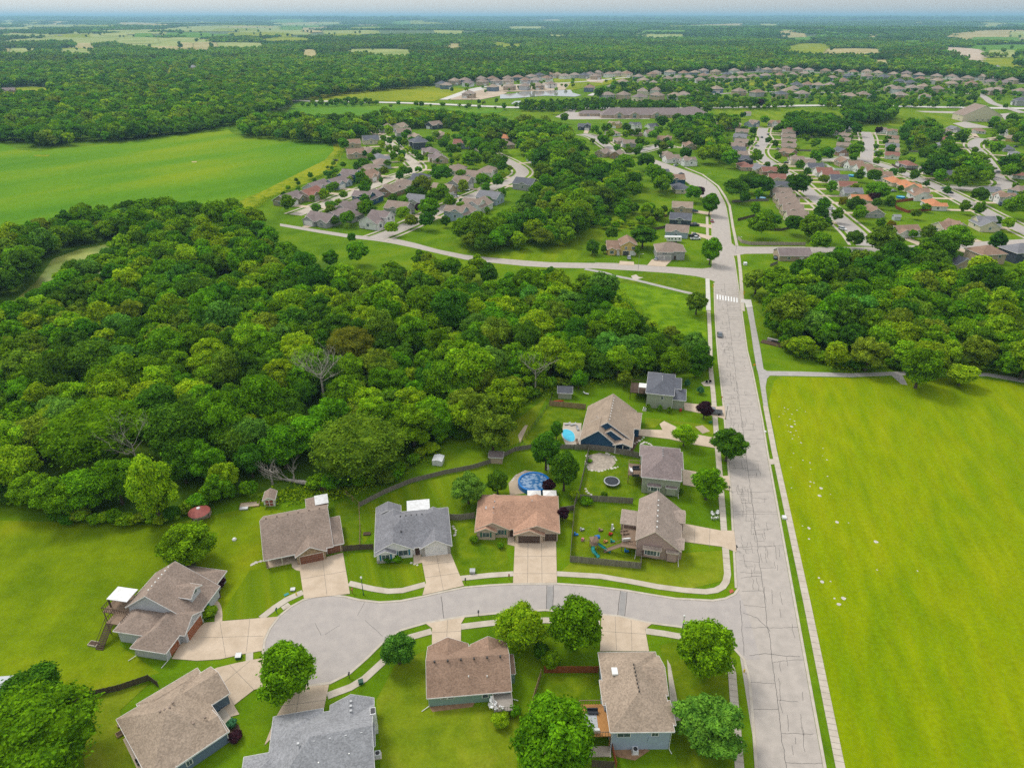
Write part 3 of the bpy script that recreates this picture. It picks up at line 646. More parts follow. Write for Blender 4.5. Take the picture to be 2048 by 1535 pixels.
# joints in the slabs
def joints(lst, w=.07, z=.128, m='joint', name='slab_joint'):
    mb = MB()
    for pts in lst:
        P = W2(pts); A = offset(P, w / 2); B = offset(P, -w / 2)
        for i in range(len(P) - 1): mb.poly([(*A[i], z), (*B[i], z), (*B[i + 1], z), (*A[i + 1], z)])
    o = mb.build(name, m); o['kind'] = 'structure'
joints([[(1056, 1080), (1055, 1166)], [(1083, 1080), (1084, 1166)], [(1028, 1113), (1113, 1112)], [(1027, 1147), (1114, 1147)], [(873, 1110), (887, 1182)], [(845, 1130), (908, 1123)], [(850, 1155), (918, 1146)], [(645, 1117), (654, 1190)], [(602, 1158), (693, 1142)],
        [(500, 1236), (493, 1303)], [(400, 1275), (526, 1272)], [(440, 1243), (452, 1316)], [(460, 1330), (508, 1379)], [(430, 1342), (468, 1409)], [(424, 1385), (500, 1322)], [(895, 1240), (893, 1288)], [(864, 1265), (922, 1262)], [(1230, 1233), (1233, 1300)], [(1262, 1240), (1264, 1301)], [(1201, 1262), (1290, 1268)],
        [(1390, 1052), (1388, 1088)], [(1420, 1057), (1418, 1094)], [(1300, 860), (1300, 872)], [(1340, 860), (1345, 878)], [(1385, 868), (1383, 887)], [(560, 1412), (650, 1400)], [(600, 1378), (590, 1440)]])
WJ = []
for a, b, n in (((1531, 812), (1548, 900), 8), ((1548, 900), (1615, 1210), 26), ((1615, 1210), (1681, 1535), 26), ((1421, 732), (1443, 1001), 30), ((1443, 1001), (1455, 1148), 14), ((1464, 1345), (1479, 1535), 16)):
    for i in range(1, n):
        t = i / n; x, y = a[0] + (b[0] - a[0]) * t, a[1] + (b[1] - a[1]) * t; p = W(x, y); WJ.append((p, math.atan2(W(*b)[1] - W(*a)[1], W(*b)[0] - W(*a)[0])))
mb = MB()
for p, a in WJ:
    u, v = Vector((math.cos(a), math.sin(a))) * .04, Vector((-math.sin(a), math.cos(a))) * .71; c = Vector(p)
    mb.poly([(*(c - u - v), .106), (*(c + u - v), .106), (*(c + u + v), .106), (*(c - u + v), .106)])
o = mb.build('sidewalk_joint', 'joint'); o['kind'] = 'structure'
# tar-sealed cracks
def cracks():
    rr = random.Random(3); mb = MB()
    def line(P, w):
        A = offset(P, w / 2); B = offset(P, -w / 2)
        for i in range(len(P) - 1): mb.poly([(*A[i], .034), (*B[i], .034), (*B[i + 1], .034), (*A[i + 1], .034)])
    def wander(a, b, w, amp, step=1.0):
        a, b = Vector(a), Vector(b); L = (b - a).length; n = max(2, int(L / step)); d = (b - a) / n; nn = Vector((-d.y, d.x)).normalized(); k = 0; P = [a]
        for i in range(1, n):
            k = k * .8 + rr.uniform(-amp, amp); P.append(a + d * i + nn * k)
        P.append(b); line(P, w)
    def road(t, s):   # t along (m from bottom), s across 0..1
        a0, b0 = Vector(W(1530, 1700)), Vector(W(1680, 1700)); a1, b1 = Vector(W(1429.5, 566)), Vector(W(1474, 566))
        L = a0.lerp(a1, t); Rr = b0.lerp(b1, t); return L.lerp(Rr, s)
    n = 60
    for i in range(n):
        wander(road(i / n, .42), road((i + 1) / n, .42), .085, .10, .5)
        if rr.random() < .9:
            t = (i + rr.random()) / n; sa = rr.choice((0, .42)); wander(road(t, sa), road(t + rr.uniform(-.003, .003), rr.choice((.42, 1)) if sa == 0 else rr.uniform(.7, 1)), .06, .11, .5)
    for i in range(190):   # map cracking in the left lane between the court and the trail crossing
        t = rr.uniform(.24, .97) ** 1.1; s = rr.uniform(.06, .42) if rr.random() < .8 else rr.uniform(.42, .8)
        wander(road(t, s), road(t + rr.uniform(.004, .018), s + rr.uniform(-.03, .03)), .055, .13, .4)
        if rr.random() < .7: wander(road(t, s), road(t, min(.42, s + rr.uniform(.05, .2))), .055, .10, .4)
    for i in range(26):
        t = rr.uniform(.02, .3); s = rr.uniform(.4, .9)
        wander(road(t, s), road(t + rr.uniform(.005, .02), s + rr.uniform(-.02, .02)), .06, .10, .5)
    for l in ([(1488, 1310), (1484, 1250), (1480, 1200)], [(1499, 1310), (1530, 1306), (1600, 1312)], [(1486, 1225), (1515, 1235), (1540, 1262)]):
        for a, b in zip(l, l[1:]): wander(W(*a), W(*b), .09, .12, .6)
    for l in ([(1107, 1170), (1106, 1219)], [(1094, 1170), (1092, 1219)], [(1241, 1181), (1235, 1231)], [(1254, 1183), (1249, 1233)], [(882, 1192), (888, 1236)], [(730, 1240), (765, 1272)], [(630, 1245), (642, 1270)], [(650, 1268), (680, 1250)], [(715, 1230), (732, 1200)]):
        wander(W(*l[0]), W(*l[1]), .13 if l[0][0] > 800 else .06, .04, .6)
    o = mb.build('road_crack_sealant', 'crack_black'); o['kind'] = 'structure'
cracks()
sheet('road_patch', [(1095, 1172), (1106, 1172), (1105, 1218), (1093, 1218)], .031, 'patch_grey')
sheet('road_patch', [(1242, 1182), (1253, 1184), (1248, 1231), (1237, 1231)], .031, 'patch_grey')
mb = MB()
for k in range(8):
    x = 1433.5 + k * 5.6; y = 592 + k * .95
    mb.poly([(*W(x, y + 6), .036), (*W(x + 2.6, y + 6.4), .036), (*W(x + 2.3, y - 3), .036), (*W(x - .2, y - 3.4), .036)])
o = mb.build('crosswalk_marking', 'white_paint'); o['kind'] = 'structure'
sheet('kerb_ramp_pad', [(1458, 1181), (1464, 1177.5), (1468, 1183), (1460, 1187)], .12, 'red_pad')
slab('driveway_drain', [(562, 1214), (576, 1205), (582, 1211), (567, 1220)], .12, 'concrete')
slab('driveway_drain', [(1536, 918), (1548, 918), (1550, 928), (1538, 929)], .115, 'concrete')
# bare beds, gravel and soil
sheet('gravel_patch', [(1017, 966), (1030, 950), (1050, 940), (1085, 945), (1100, 960), (1060, 985), (1020, 990)], .05, 'bare_earth')
sheet('garden_bed', [(1178, 910), (1200, 905), (1225, 912), (1232, 925), (1222, 936), (1195, 942), (1176, 938)], .05, 'gravel')
sheet('pool_terrace', [(1127, 845), (1163, 846), (1161, 894), (1133, 893), (1123, 870)], .05, 'concrete')
sheet('foundation_soil', [(858, 1413), (950, 1404), (945, 1413), (865, 1423)], .05, 'soil')
sheet('foundation_soil', [(1222, 1500), (1290, 1496), (1300, 1500), (1270, 1520), (1235, 1513)], .05, 'soil')
sheet('mulch_bed', [(455, 1436), (478, 1450), (483, 1465), (470, 1485), (450, 1484), (460, 1460)], .05, 'mulch')
sheet('mulch_bed', [(418, 1170), (440, 1178), (442, 1195), (428, 1204), (415, 1190)], .05, 'mulch')
sheet('mulch_bed', [(1247, 898), (1262, 870), (1285, 872), (1265, 903)], .05, 'mulch')
sheet('patio_slab', [(246, 1478), (256, 1470), (320, 1560), (290, 1570)], .06, 'drive_concrete')
sheet('dry_patch', [(1390, 853), (1405, 850), (1420, 862), (1405, 867)], .05, 'bare_earth')
sheet('dry_patch', [(66, 310), (100, 309), (98, 313), (70, 313)], .07, 'verge')
sheet('dry_patch', [(383, 323), (394, 322.5), (393, 325), (384, 325)], .07, 'dry_field')
sheet('worn_path', [(1036, 870), (1050, 850), (1056, 850), (1040, 886)], .04, 'bare_earth')
# ---------------------------------------------------------------- houses
class House:
    """wings with gable or hip roofs in a local frame: x along the front, y to the back"""
    def __init__(s, name, loc, rz, wall, roof, trim='trim_white'):
        s.root = empty(name, loc, rz); s.wall = MB(); s.roof = MB(); s.trim = MB(); s.k = 0; s.wm, s.rm, s.tm = wall, roof, trim
        s.walls2 = {}
    def wing(s, x0, y0, x1, y1, z0, sl, ax='y', ends='gg', ov=.45, rp=.5, z1=None, walls=None, base=0.0, zr=None):
        e = .004 * s.k; s.k += 1
        x0 += e; y0 += e; x1 -= e; y1 -= e; z0 += e * .5
        if ax == 'x':
            T = lambda a, b, z: (a, b, z); A0, A1, B0, B1 = x0, x1, y0, y1
        else:
            T = lambda a, b, z: (b, a, z); A0, A1, B0, B1 = y0, y1, x0, x1
        yr = B0 + rp * (B1 - B0); zr = z0 + sl * (yr - B0) if zr is None else zr
        z1 = z0 if z1 is None else z1
        sl0 = (zr - z0) / (yr - B0); sl1 = (zr - z1) / (B1 - yr)
        b0, b1 = B0 - ov, B1 + ov; e0, e1 = z0 - sl0 * ov, z1 - sl1 * ov
        g0, g1 = ends[0] == 'g', ends[1] == 'g'
        a0, a1 = A0 - (.3 if g0 else ov), A1 + (.3 if g1 else ov)
        ins = min((yr - B0 + ov), (A1 - A0 + 2 * ov) / 2 - .05)
        r0 = a0 if g0 else a0 + ins; r1 = a1 if g1 else a1 - ins
        P = {'a': (a0, b0, e0), 'b': (a1, b0, e0), 'c': (a1, b1, e1), 'd': (a0, b1, e1), 'r': (r0, yr, zr), 's': (r1, yr, zr)}
        faces = ['absr', 'cdrs'] + ([] if g0 else ['dar']) + ([] if g1 else ['bcs'])
        for f in faces:
            s.roof.poly([T(*P[c]) for c in f]); s.roof.poly([T(P[c][0], P[c][1], P[c][2] - .16) for c in f][::-1])
        edges = [('a', 'b'), ('c', 'd')] + ([('d', 'r'), ('r', 'a')] if g0 else [('d', 'a')]) + ([('b', 's'), ('s', 'c')] if g1 else [('b', 'c')])
        cx, cyy = (a0 + a1) / 2, (b0 + b1) / 2
        for p, q in edges:
            p, q = Vector(P[p]), Vector(P[q]); d = (q - p); nn = Vector((d.y, -d.x, 0)).normalized()
            if nn.dot(Vector((cx, cyy, 0)) - Vector((p.x, p.y, 0))) > 0: nn = -nn
            w = nn * .05; up, dn = Vector((0, 0, .012)), Vector((0, 0, -.2))
            q4 = [p + up, q + up, q + dn, p + dn]
            i4 = [v + w for v in q4]
            s.trim.poly([T(*v) for v in i4]); s.trim.poly([T(*v) for v in (q4[0], q4[1], i4[1], i4[0])])
        if walls is not False:
            wa = walls or (A0, B0, A1, B1) if ax == 'x' else (walls and (walls[1], walls[0], walls[3], walls[2])) or (A0, B0, A1, B1)
            w0, v0, w1, v1 = wa
            def zz(b): return (z0 + (b - B0) * sl0 if b <= yr else z1 + (B1 - b) * sl1) - .05
            for a, g in ((w0, g0), (w1, g1)):
                pts = [(a, v0, base), (a, v1, base), (a, v1, zz(v1))] + ([(a, yr, zr - .05)] if g else []) + [(a, v0, zz(v0))]
                s.wall.poly([T(*p) for p in pts])
            for b in (v0, v1): s.wall.poly([T(w0, b, base), T(w1, b, base), T(w1, b, zz(b)), T(w0, b, zz(b))])
        return s
    def box(s, m, name, *b):
        return MB().box(*b).build(name, m, s.root)
    def face(s, d, x, y):
        """frame on a wall facing n/s/e/w: returns a function (along, up, out) -> local point"""
        return {'s': lambda u, z, o: (x + u, y - o, z), 'n': lambda u, z, o: (x - u, y + o, z), 'e': lambda u, z, o: (x + o, y + u, z), 'w': lambda u, z, o: (x - o, y - u, z)}[d]
    def panel(s, name, d, x, y, z, w, h, o0, o1, m, parent=None):
        f = s.face(d, x, y); v = [f(a, b, c) for c in (o0, o1) for a, b in ((-w / 2, z), (w / 2, z), (w / 2, z + h), (-w / 2, z + h))]
        return obj(name, v, [(0, 1, 5, 4), (1, 2, 6, 5), (2, 3, 7, 6), (3, 0, 4, 7), (4, 5, 6, 7)], m, parent or s.root)
    def win(s, d, x, y, z, w=1.0, h=1.3, frame='trim_white', panes=2, shutters=None):
        f = s.panel('window', d, x, y, z - .1, w + .24, h + .2, 0, .07, frame)
        pw = (w - .06 * (panes - 1)) / panes; ff = s.face(d, x, y); mb = MB()
        for i in range(panes):
            a = -w / 2 + i * (pw + .06); mb.poly([ff(a, z, .08), ff(a + pw, z, .08), ff(a + pw, z + h, .08), ff(a, z + h, .08)])
        mb.build('pane', 'glass', f)
        if shutters:
            for q in (-1, 1):
                g = s.face(d, *( (x + q * (w / 2 + .33), y) if d in 'sn' else (x, y + q * (w / 2 + .33)) )); v = [g(a, b, .06) for a, b in ((-.2, z - .1), (.2, z - .1), (.2, z + h + .1), (-.2, z + h + .1))]
                obj('shutter', v, [(0, 1, 2, 3)], shutters, s.root)
        return f
    def garage(s, d, x, y, w=4.9, h=2.2, m='door_white', frame='trim_white'):
        fr = s.panel('garage_door', d, x, y, 0, w + .3, h + .18, 0, .05, frame)
        f = s.face(d, x, y); mb = MB()
        for i in range(4): z = .02 + i * h / 4; mb.poly([f(-w / 2, z, .07), f(w / 2, z, .07), f(w / 2, z + h / 4 - .04, .07), f(-w / 2, z + h / 4 - .04, .07)])
        mb.build('door_panel', m, fr)
    def door(s, d, x, y, m='door_dark', z=0.0, w=1.0, h=2.1):
        s.panel('door', d, x, y, z, w, h, 0, .05, m)
    def vents(s, pts, m='metal_grey', sz=.32):
        for p in pts: MB().box(p[0] - sz / 2, p[1] - sz / 2, p[2] - .1, p[0] + sz / 2, p[1] + sz / 2, p[2] + .22).build('roof_vent', m, s.root)
    def pipe(s, x, y, z, foot=None):
        """downspout with its foot on the grass"""
        pts = [(x, y, z), (x, y, .3)] + ([foot] if foot else [])
        MB().tube([pts[0], pts[1]] + ([(foot[0], foot[1], .12)] if foot else []), .07, 5).build('downspout', 'trim_white', s.root)
    def deck(s, x0, y0, x1, y1, z, m='deck_grey', rail='deck_grey', open_sides=(), posts=True):
        mb = MB().box(x0, y0, z - .2, x1, y1, z); mb.build('deck', m, s.root)
        rb = MB()
        for (a, b, c, d, k) in ((x0, y0, x1, y0, 's'), (x1, y0, x1, y1, 'e'), (x1, y1, x0, y1, 'n'), (x0, y1, x0, y0, 'w')):
            if k in open_sides: continue
            L = math.hypot(c - a, d - b); n = max(2, int(L / .45))
            for i in range(n + 1):
                px_, py_ = a + (c - a) * i / n, b + (d - b) * i / n; rb.box(px_ - .03, py_ - .03, z, px_ + .03, py_ + .03, z + .95)
            rb.box(min(a, c) - .05, min(b, d) - .05, z + .95, max(a, c) + .05, max(b, d) + .05, z + 1.05)
        rb.build('railing', rail, s.root)
        if posts and z > .6:
            for a in (x0 + .1, x1 - .1):
                for b in (y0 + .1, y1 - .1): MB().box(a - .08, b - .08, 0, a + .08, b + .08, z - .2).build('deck_post', m, s.root)
    def steps(s, x0, y0, x1, y1, z, d, m='deck_grey'):
        """stairs going down from z at (x0,y0)-(x1,y1) edge towards d"""
        n = max(2, int(z / .19)); mb = MB(); run = .28
        for i in range(n):
            zz = z - (i + 1) * z / (n + 1)
            if d == 's': mb.box(x0, y0 - (i + 1) * run, zz - .06, x1, y0 - i * run, zz)
            if d == 'n': mb.box(x0, y0 + i * run, zz - .06, x1, y0 + (i + 1) * run, zz)
            if d == 'w': mb.box(x0 - (i + 1) * run, y0, zz - .06, x0 - i * run, y1, zz)
            if d == 'e': mb.box(x0 + i * run, y0, zz - .06, x0 + (i + 1) * run, y1, zz)
        L = n * run
        for q in (0, 1):
            if d in 'sn':
                sg = -1 if d == 's' else 1; xx = x0 if q == 0 else x1; mb.tube([(xx, y0, z + .9), (xx, y0 + sg * L, .95)], .06, 4); mb.tube([(xx, y0, z - .1), (xx, y0 + sg * L, .05)], .09, 4)
            else:
                sg = -1 if d == 'w' else 1; yy = y0 if q == 0 else y1; mb.tube([(x0, yy, z + .9), (x0 + sg * L, yy, .95)], .06, 4); mb.tube([(x0, yy, z - .1), (x0 + sg * L, yy, .05)], .09, 4)
        mb.build('stairs', m, s.root)
    def done(s, label, cat='house', group=None):
        s.wall.build('wall', s.wm, s.root); s.roof.build('roof', s.rm, s.root); s.trim.build('fascia', s.tm, s.root)
        tag(s.root, label, cat, group); return s.root
    def wall2(s, m, *b):
        MB().box(*b).build('stone_facing', m, s.root)
    def base(s, m, b, z=.9):
        """contrasting wainscot 3 cm proud"""
        MB().box(b[0] - .03, b[1] - .03, 0, b[2] + .03, b[3] + .03, z).build('stone_facing', m, s.root)

def hloc(x, y, z=0): return (*W(x, y, z), 0)
# A: stone garage house
h = House('house', (-53.0, 111.3, 0), R(18), 'wall_tan', 'roof_taupe')
h.wing(0, 0, 14, 14.6, 2.8, .62, 'x', 'gg', walls=(0, 2.6, 14, 14.6))
h.wing(6.6, -1.2, 12.4, 9, 2.75, .62, 'y', 'gg'); h.wing(11.6, .4, 16.2, 9.5, 2.7, .62, 'y', 'hh')
h.wall2('stone', 6.5, -1.26, 0, 12.5, -1.1, 2.7); h.wall2('stone', 12.45, .34, 0, 16.25, .5, 2.5); h.wall2('stone', -.05, -.1, 0, .35, .3, 2.7)
f = MB().poly([(6.65, -1.23, 2.7), (12.35, -1.23, 2.7), (9.5, -1.23, 4.4)]); f.build('gable_stone', 'stone', h.root)
h.garage('s', 9.5, -1.27, 4.9, 2.2, 'door_brown', 'trim_cream'); h.garage('s', 14.3, .33, 2.8, 2.2, 'door_brown', 'trim_cream')
h.door('s', 5.9, 2.58, 'metal_green'); h.win('s', 4.3, 2.6, .9, 1.6, 1.3); h.win('s', 1.8, 2.6, .9, 1.6, 1.3)
h.box('drive_concrete', 'porch', 0, -.2, 0, 6.4, 2.6, .14)
for x in (.2, 3.2): h.box('trim_cream', 'porch_post', x, 0, .14, x + .2, .2, 2.7)
h.vents([(1 + i * 2.3, 7.9, 7.2) for i in range(6)] + [(9.4, 5.5, 4.4)], 'roof_taupe')
h.wing(9.8, 14.6, 14, 18.2, 2.7, .08, 'y', 'gg', walls=False)
root_A = h.done('brown shingled house with stone-faced triple garage at the head of the court')
MB().box(11.5, 14.9, 2.95, 14.6, 18.6, 3.05).build('patio_roof', 'metal_white', root_A)
# B: white house with grey roof
h = House('house', (-29.5, 113.5, 0), R(8.6), 'wall_white', 'roof_grey')
h.wing(0, .6, 16, 12.6, 2.8, .56, 'x', 'hh')
h.wing(0, 0, 7.7, 11, 2.75, .56, 'y', 'gg'); h.wing(9.8, -.2, 16, 11, 2.75, .58, 'y', 'gg')
h.wing(0, -.9, 3.9, 3, 2.55, .5, 'y', 'gg')
h.wall2('stone_grey', 9.72, -.27, 0, 10.5, .3, 2.7); h.wall2('stone_grey', 15.4, -.27, 0, 16.08, .5, 2.7); h.base('stone_grey', (0, -.9, 3.9, 2), .9)
h.garage('s', 12.9, -.2, 4.9, 2.2, 'door_white'); h.door('s', 8.8, .6, 'door_dark')
h.win('s', 1.95, -.9, .9, 1.6, 1.35, shutters='shutter_blue'); h.win('s', 5.7, 0, .9, 2.0, 1.35, shutters='shutter_blue'); h.win('w', 0, 5, 1, 1, 1.2)
h.wing(0, 12.6, 5, 15.2, 2.75, .5, 'y', 'gg')
h.vents([(5.5 + i * 1.2, 7.1, 5.9) for i in range(5)] + [(5.5, 3.5, 4.6), (5.2, 2.3, 3.9)], 'metal_dark', .28)
root_B = h.done('white house with slate grey roof, blue window shutters and white garage door')
MB().box(6.8, 12.9, 2.55, 12.2, 16.8, 2.65).build('patio_roof', 'metal_white', root_B); MB().box(6.9, 16.6, 0, 7.05, 16.75, 2.55).build('patio_post', 'trim_white', root_B); MB().box(11.95, 16.6, 0, 12.1, 16.75, 2.55).build('patio_post', 'trim_white', root_B)
# C: reddish brown roof
h = House('house', (-8.0, 121.2, 0), R(-1.5), 'wall_beige', 'roof_rose', 'trim_cream')
h.wing(0, .4, 18.4, 12, 2.8, .50, 'x', 'hh')
h.wing(0, 0, 7.2, 10, 2.75, .5, 'y', 'gg'); h.wing(8.8, -.9, 18.4, 10, 2.75, .40, 'y', 'gg', rp=.5)
h.wing(0, -.8, 4.2, 3, 2.6, .45, 'y', 'gg'); h.wing(8.8, -1.7, 15, 3, 2.6, .42, 'y', 'gg')
h.garage('s', 11.9, -1.7, 4.9, 2.2, 'door_dark', 'trim_cream'); h.garage('s', 16.8, -.9, 2.7, 2.2, 'door_dark', 'trim_cream')
h.win('s', 2.1, -.8, .9, 1.5, 1.2, 'trim_cream', shutters='shutter_green'); h.win('s', 5.5, 0, 1, 1.3, 1.3, 'trim_cream', shutters='shutter_green'); h.door('s', 8.0, .4, 'door_dark')
h.vents([(3.6, 3.3, 4.3), (3.6, 4.6, 4.9), (3.8, 6.2, 5.4), (12.5, 6.6, 5.4)], 'metal_grey', .28); h.box('metal_grey', 'skylight', 1.6, 5.6, 3.5, 2.5, 6.6, 3.75)
h.done('tan house with reddish-brown roof and dark brown triple garage doors')
# D: pink-grey gable house on the corner
h = House('house', (27.4, 115.1, 0), R(-12.6), 'wall_pink', 'roof_ash', 'trim_cream')
h.wing(0, 0, 9.0, 14.2, 5.0, .8, 'y', 'gg', rp=.39, z1=3.5, zr=7.7)
h.wing(4.5, 9.4, 9.9, 13.2, 3.9, .45, 'x', 'gg'); h.wing(4.5, .8, 9.7, 3.6, 3.6, .45, 'x', 'gg')
h.wing(-3.9, 6.3, 0, 10.6, 3.7, .12, 'x', 'gg')
h.wing(1.6, -.9, 5.0, .3, 3.3, .5, 'x', 'gg', ov=.2, base=1.0); h.wing(6.6, -.6, 8.6, .3, 2.9, .5, 'x', 'gg', ov=.15, base=.3)
h.win('s', 3.3, -.9, 1.7, 1.9, 1.3, 'trim_white', 3); h.win('s', 2.0, -.9, 1.8, .4, 1.2, 'trim_white', 1); h.win('s', 4.7, -.9, 1.8, .4, 1.2, 'trim_white', 1); h.win('w', 0, 3, 3, 1.6, 1.5); h.win('w', -3.9, 8.5, 1.6, 3, 1.3, panes=4)
h.win('e', 9.0, 6.5, 1.2, 1.2, 1.2); h.garage('e', 9.9, 11.3, 3.1, 2.2, 'door_white')
h.vents([(3.8, 1.5 + i * 1.9, 7.5) for i in range(6)], 'lamp_white', .3); h.vents([(1.8, 9.5, 6.1)], 'lamp_white', .3)
h.deck(-3.4, .6, 0, 6.3, 2.6, 'deck_wood', 'deck_wood'); h.steps(-3.4, -.6, 0, .5, 2.6, 'w', 'deck_wood'); h.box('deck_wood', 'deck_landing', -3.4, -.6, 2.4, 0, .6, 2.55)
h.pipe(-.1, -.1, 4.8, (-.2, -1.2)); h.pipe(9.1, -.1, 3.4, (9.2, -1.6))
h.done('pinkish corner house with steep brown gable roof, bay window and timber deck')
# E: purple-grey hip roof
h = House('house', (32.4, 137.9, 0), R(-10.6), 'wall_sage', 'roof_mauve')
h.wing(0, 0, 8.9, 13.6, 5.3, .52, 'y', 'hh'); h.wing(4, 5.2, 9.5, 12.2, 5.2, .52, 'x', 'hh'); h.wing(-.6, 9.6, 3, 13.9, 5.1, .5, 'y', 'hh')
h.wing(1.4, -.8, 4.4, .3, 3.0, .5, 'x', 'hh', ov=.2, base=1.0); h.wing(6, -.7, 8.2, .3, 2.8, .3, 'x', 'gg', ov=.1, base=.6)
h.win('s', 2.9, -.8, 1.5, 1.5, 1.2); h.win('s', 1.75, -.8, 1.5, .35, 1.2, panes=1); h.win('s', 4.05, -.8, 1.5, .35, 1.2, panes=1); h.win('w', 0, 2, 3, 1.2, 1.3); h.win('w', 0, 7, 3, 1.8, 1.6)
h.vents([(4.6, 6 + i * 1.1, 7.5) for i in range(4)], 'metal_grey', .25); h.deck(-3.6, 3.2, 0, 8.4, 2.7, 'deck_wood', 'deck_wood'); h.garage('e', 9.5, 8.6, 4.6, 2.2)
h.pipe(9, -.1, 5, (9.1, -1))
h.done('sage house with purple-grey hip roof beside the trampoline lawn')
# F: navy house
h = House('house', (18.9, 157.8, 0), R(-13), 'wall_navy', 'roof_tan')
h.wing(0, 0, 9.2, 7, 3.0, .78, 'y', 'gg'); h.wing(0, 2.8, 13.4, 18.6, 3.0, .72, 'y', 'gg', z1=3.2); h.wing(6.7, 9.4, 15.2, 17.6, 3.1, .62, 'x', 'gg')
h.wing(9.2, -.5, 13.6, 6, 3.0, .35, 'y', 'gg', walls=(9.2, 2.4, 13.4, 5.5)); h.wing(4.5, 1.4, 11.2, 8, 4.0, .66, 'y', 'gg')
for x in (9.4, 11.4, 13.3): h.box('trim_white', 'porch_post', x, -.4, .1, x + .18, -.2, 2.9)
h.box('concrete', 'porch', 9.2, -.5, 0, 13.5, 2.4, .12); h.door('s', 10.6, 2.4, 'door_white'); h.win('s', 12.2, 2.4, .9, 1, 1.3); h.garage('e', 15.2, 13.4, 4.9, 2.2)
h.vents([(7.1, 4.5 + i * 1.5, 7.6) for i in range(9)], 'lamp_white', .26); h.vents([(3.2, 9, 5.2), (3.6, 8, 5.4)], 'metal_grey', .26)
h.pipe(0, -.08, 2.9, (0, -.5)); h.pipe(9.3, -.08, 2.9, (9.4, -.6)); h.win('w', 0, 8, 1, 2, 1.4)
h.done('navy blue house with steep tan gable roofs beside a small swimming pool')
# G: pale green house, grey roof
h = House('house', (40.8, 180.3, 0), R(-13.2), 'wall_sage', 'roof_slate')
h.wing(0, 0, 7.6, 13.4, 5.4, .5, 'y', 'hh'); h.wing(3, 1.0, 11.2, 7.6, 3.6, .5, 'x', 'hh'); h.wing(3, 5.0, 9.6, 11.6, 5.2, .48, 'x', 'hh')
h.win('s', 4.6, 0, 3.4, .7, .9, panes=1); h.win('w', 0, 3, 3.2, 1.3, 1.3); h.win('w', 0, 9, 3.2, 2.0, 1.8); h.garage('e', 11.2, 4.3, 4.9, 2.2)
h.vents([(4.0, 5 + i * 1.0, 7.0) for i in range(4)], 'lamp_white', .25); h.deck(-5.2, 3.6, 0, 10.2, 2.7, 'deck_dark', 'deck_dark')
h.pipe(7.7, -.08, 5.0)
h.done('pale green two-storey house with blue-grey roof, last before the woods')
# H: large house left
h = House('house', (-70.0, 87.9, 0), R(-10), 'wall_palegrey', 'roof_brown')
RB = 'roof_taupe'
h.rm = RB
h.wing(-6, 7.6, 7.2, 16.6, 4.4, .74, 'y', 'gg', rp=.37, z1=3.0, zr=8.0)
h.wing(0, .3, 6.4, 9.8, 2.8, .62, 'y', 'hh'); h.wing(.6, 4.6, 7.6, 10.2, 2.85, .62, 'x', 'hg'); h.wing(-5.2, 2.8, 2.5, 8.4, 3.4, .5, 'x', 'hh')
h.wing(-3.8, 15, 6.2, 20.8, 2.9, .55, 'x', 'hh'); h.wing(.6, 10.8, 5.6, 13.8, 5.6, .55, 'x', 'hg', base=3.2)
h.garage('e', 7.6, 7.4, 4.5, 2.2, 'door_rust'); h.garage('e', 6.4, 2.6, 2.6, 2.2, 'door_rust'); h.win('e', 5.6, 12.3, 5.15, .9, .95, panes=1); h.win('e', 6.2, 18, 1, 1.5, 1.3); h.win('e', 6.2, 20, 1, .5, 1.3)
h.door('e', 7.2, 12.6, 'teal_plastic'); h.vents([(-1.6, 9 + i * 1.05, 7.7) for i in range(7)], 'lamp_white', .22); h.win('s', 1.0, 7.6, 5.2, .01, .01, panes=1) if False else None
h.deck(-11.2, 6.6, -6, 11.6, 2.8, 'deck_wood', 'deck_dark', open_sides=('e',)); h.deck(-8.6, 4.2, -5.2, 6.6, 2.8, 'deck_wood', 'deck_dark', open_sides=('n', 's'))
h.steps(-8.6, 4.2, -7.2, 4.2, 2.8, 's', 'deck_dark'); h.pipe(0, .2, 2.7, (-.8, -1.0)); h.pipe(6.5, .2, 2.7, (6.2, -1.4))
root_H = h.done('large pale house with brown hipped roofs and a dormer at the end of the court')
MB().box(-10.6, 7.8, 4.95, -6.2, 11.2, 5.07).build('patio_roof', 'metal_white', root_H); MB().box(-10.5, 7.9, 2.8, -10.3, 8.1, 4.95).build('patio_post', 'deck_dark', root_H); MB().box(-10.5, 10.9, 2.8, -10.3, 11.1, 4.95).build('patio_post', 'deck_dark', root_H)
# I: lower-left house
h = House('house', (-46.5, 71.0, 0), R(45), 'wall_slateblue', 'roof_tan')
h.wing(-11.4, 0, 0, 14.4, 3.1, .5, 'x', 'hh'); h.wing(-5.5, 6.8, 3.4, 13.6, 3.05, .5, 'x', 'hg'); h.wing(-7.6, 0, -.2, 5, 3.15, .42, 'x', 'hg')
h.wing(-8, 11, 1.5, 15.2, 2.9, .5, 'x', 'hh')
h.garage('e', 3.4, 10.2, 4.9, 2.2); h.win('e', .0, 4.4, 1.0, 1.2, 1.2); h.win('s', -9.6, 0, .9, 1.4, 1.5); h.win('s', -6.2, 0, 1, .8, 1); h.box('concrete', 'porch', 0, 2.6, 0, 2.2, 6.6, .2)
h.vents([(-6.5, 8.1, 6.2), (-5.9, 7.7, 6.4), (-5.2, 7.6, 6.4), (-4.4, 8.2, 6.3), (-1.6, 3.2, 4.7), (-3.4, 3.4, 4.8)], 'roof_taupe', .35); h.pipe(.05, -.1, 3)
h.done('slate blue house with mottled tan hip roof and pale driveway, bottom left of the court')
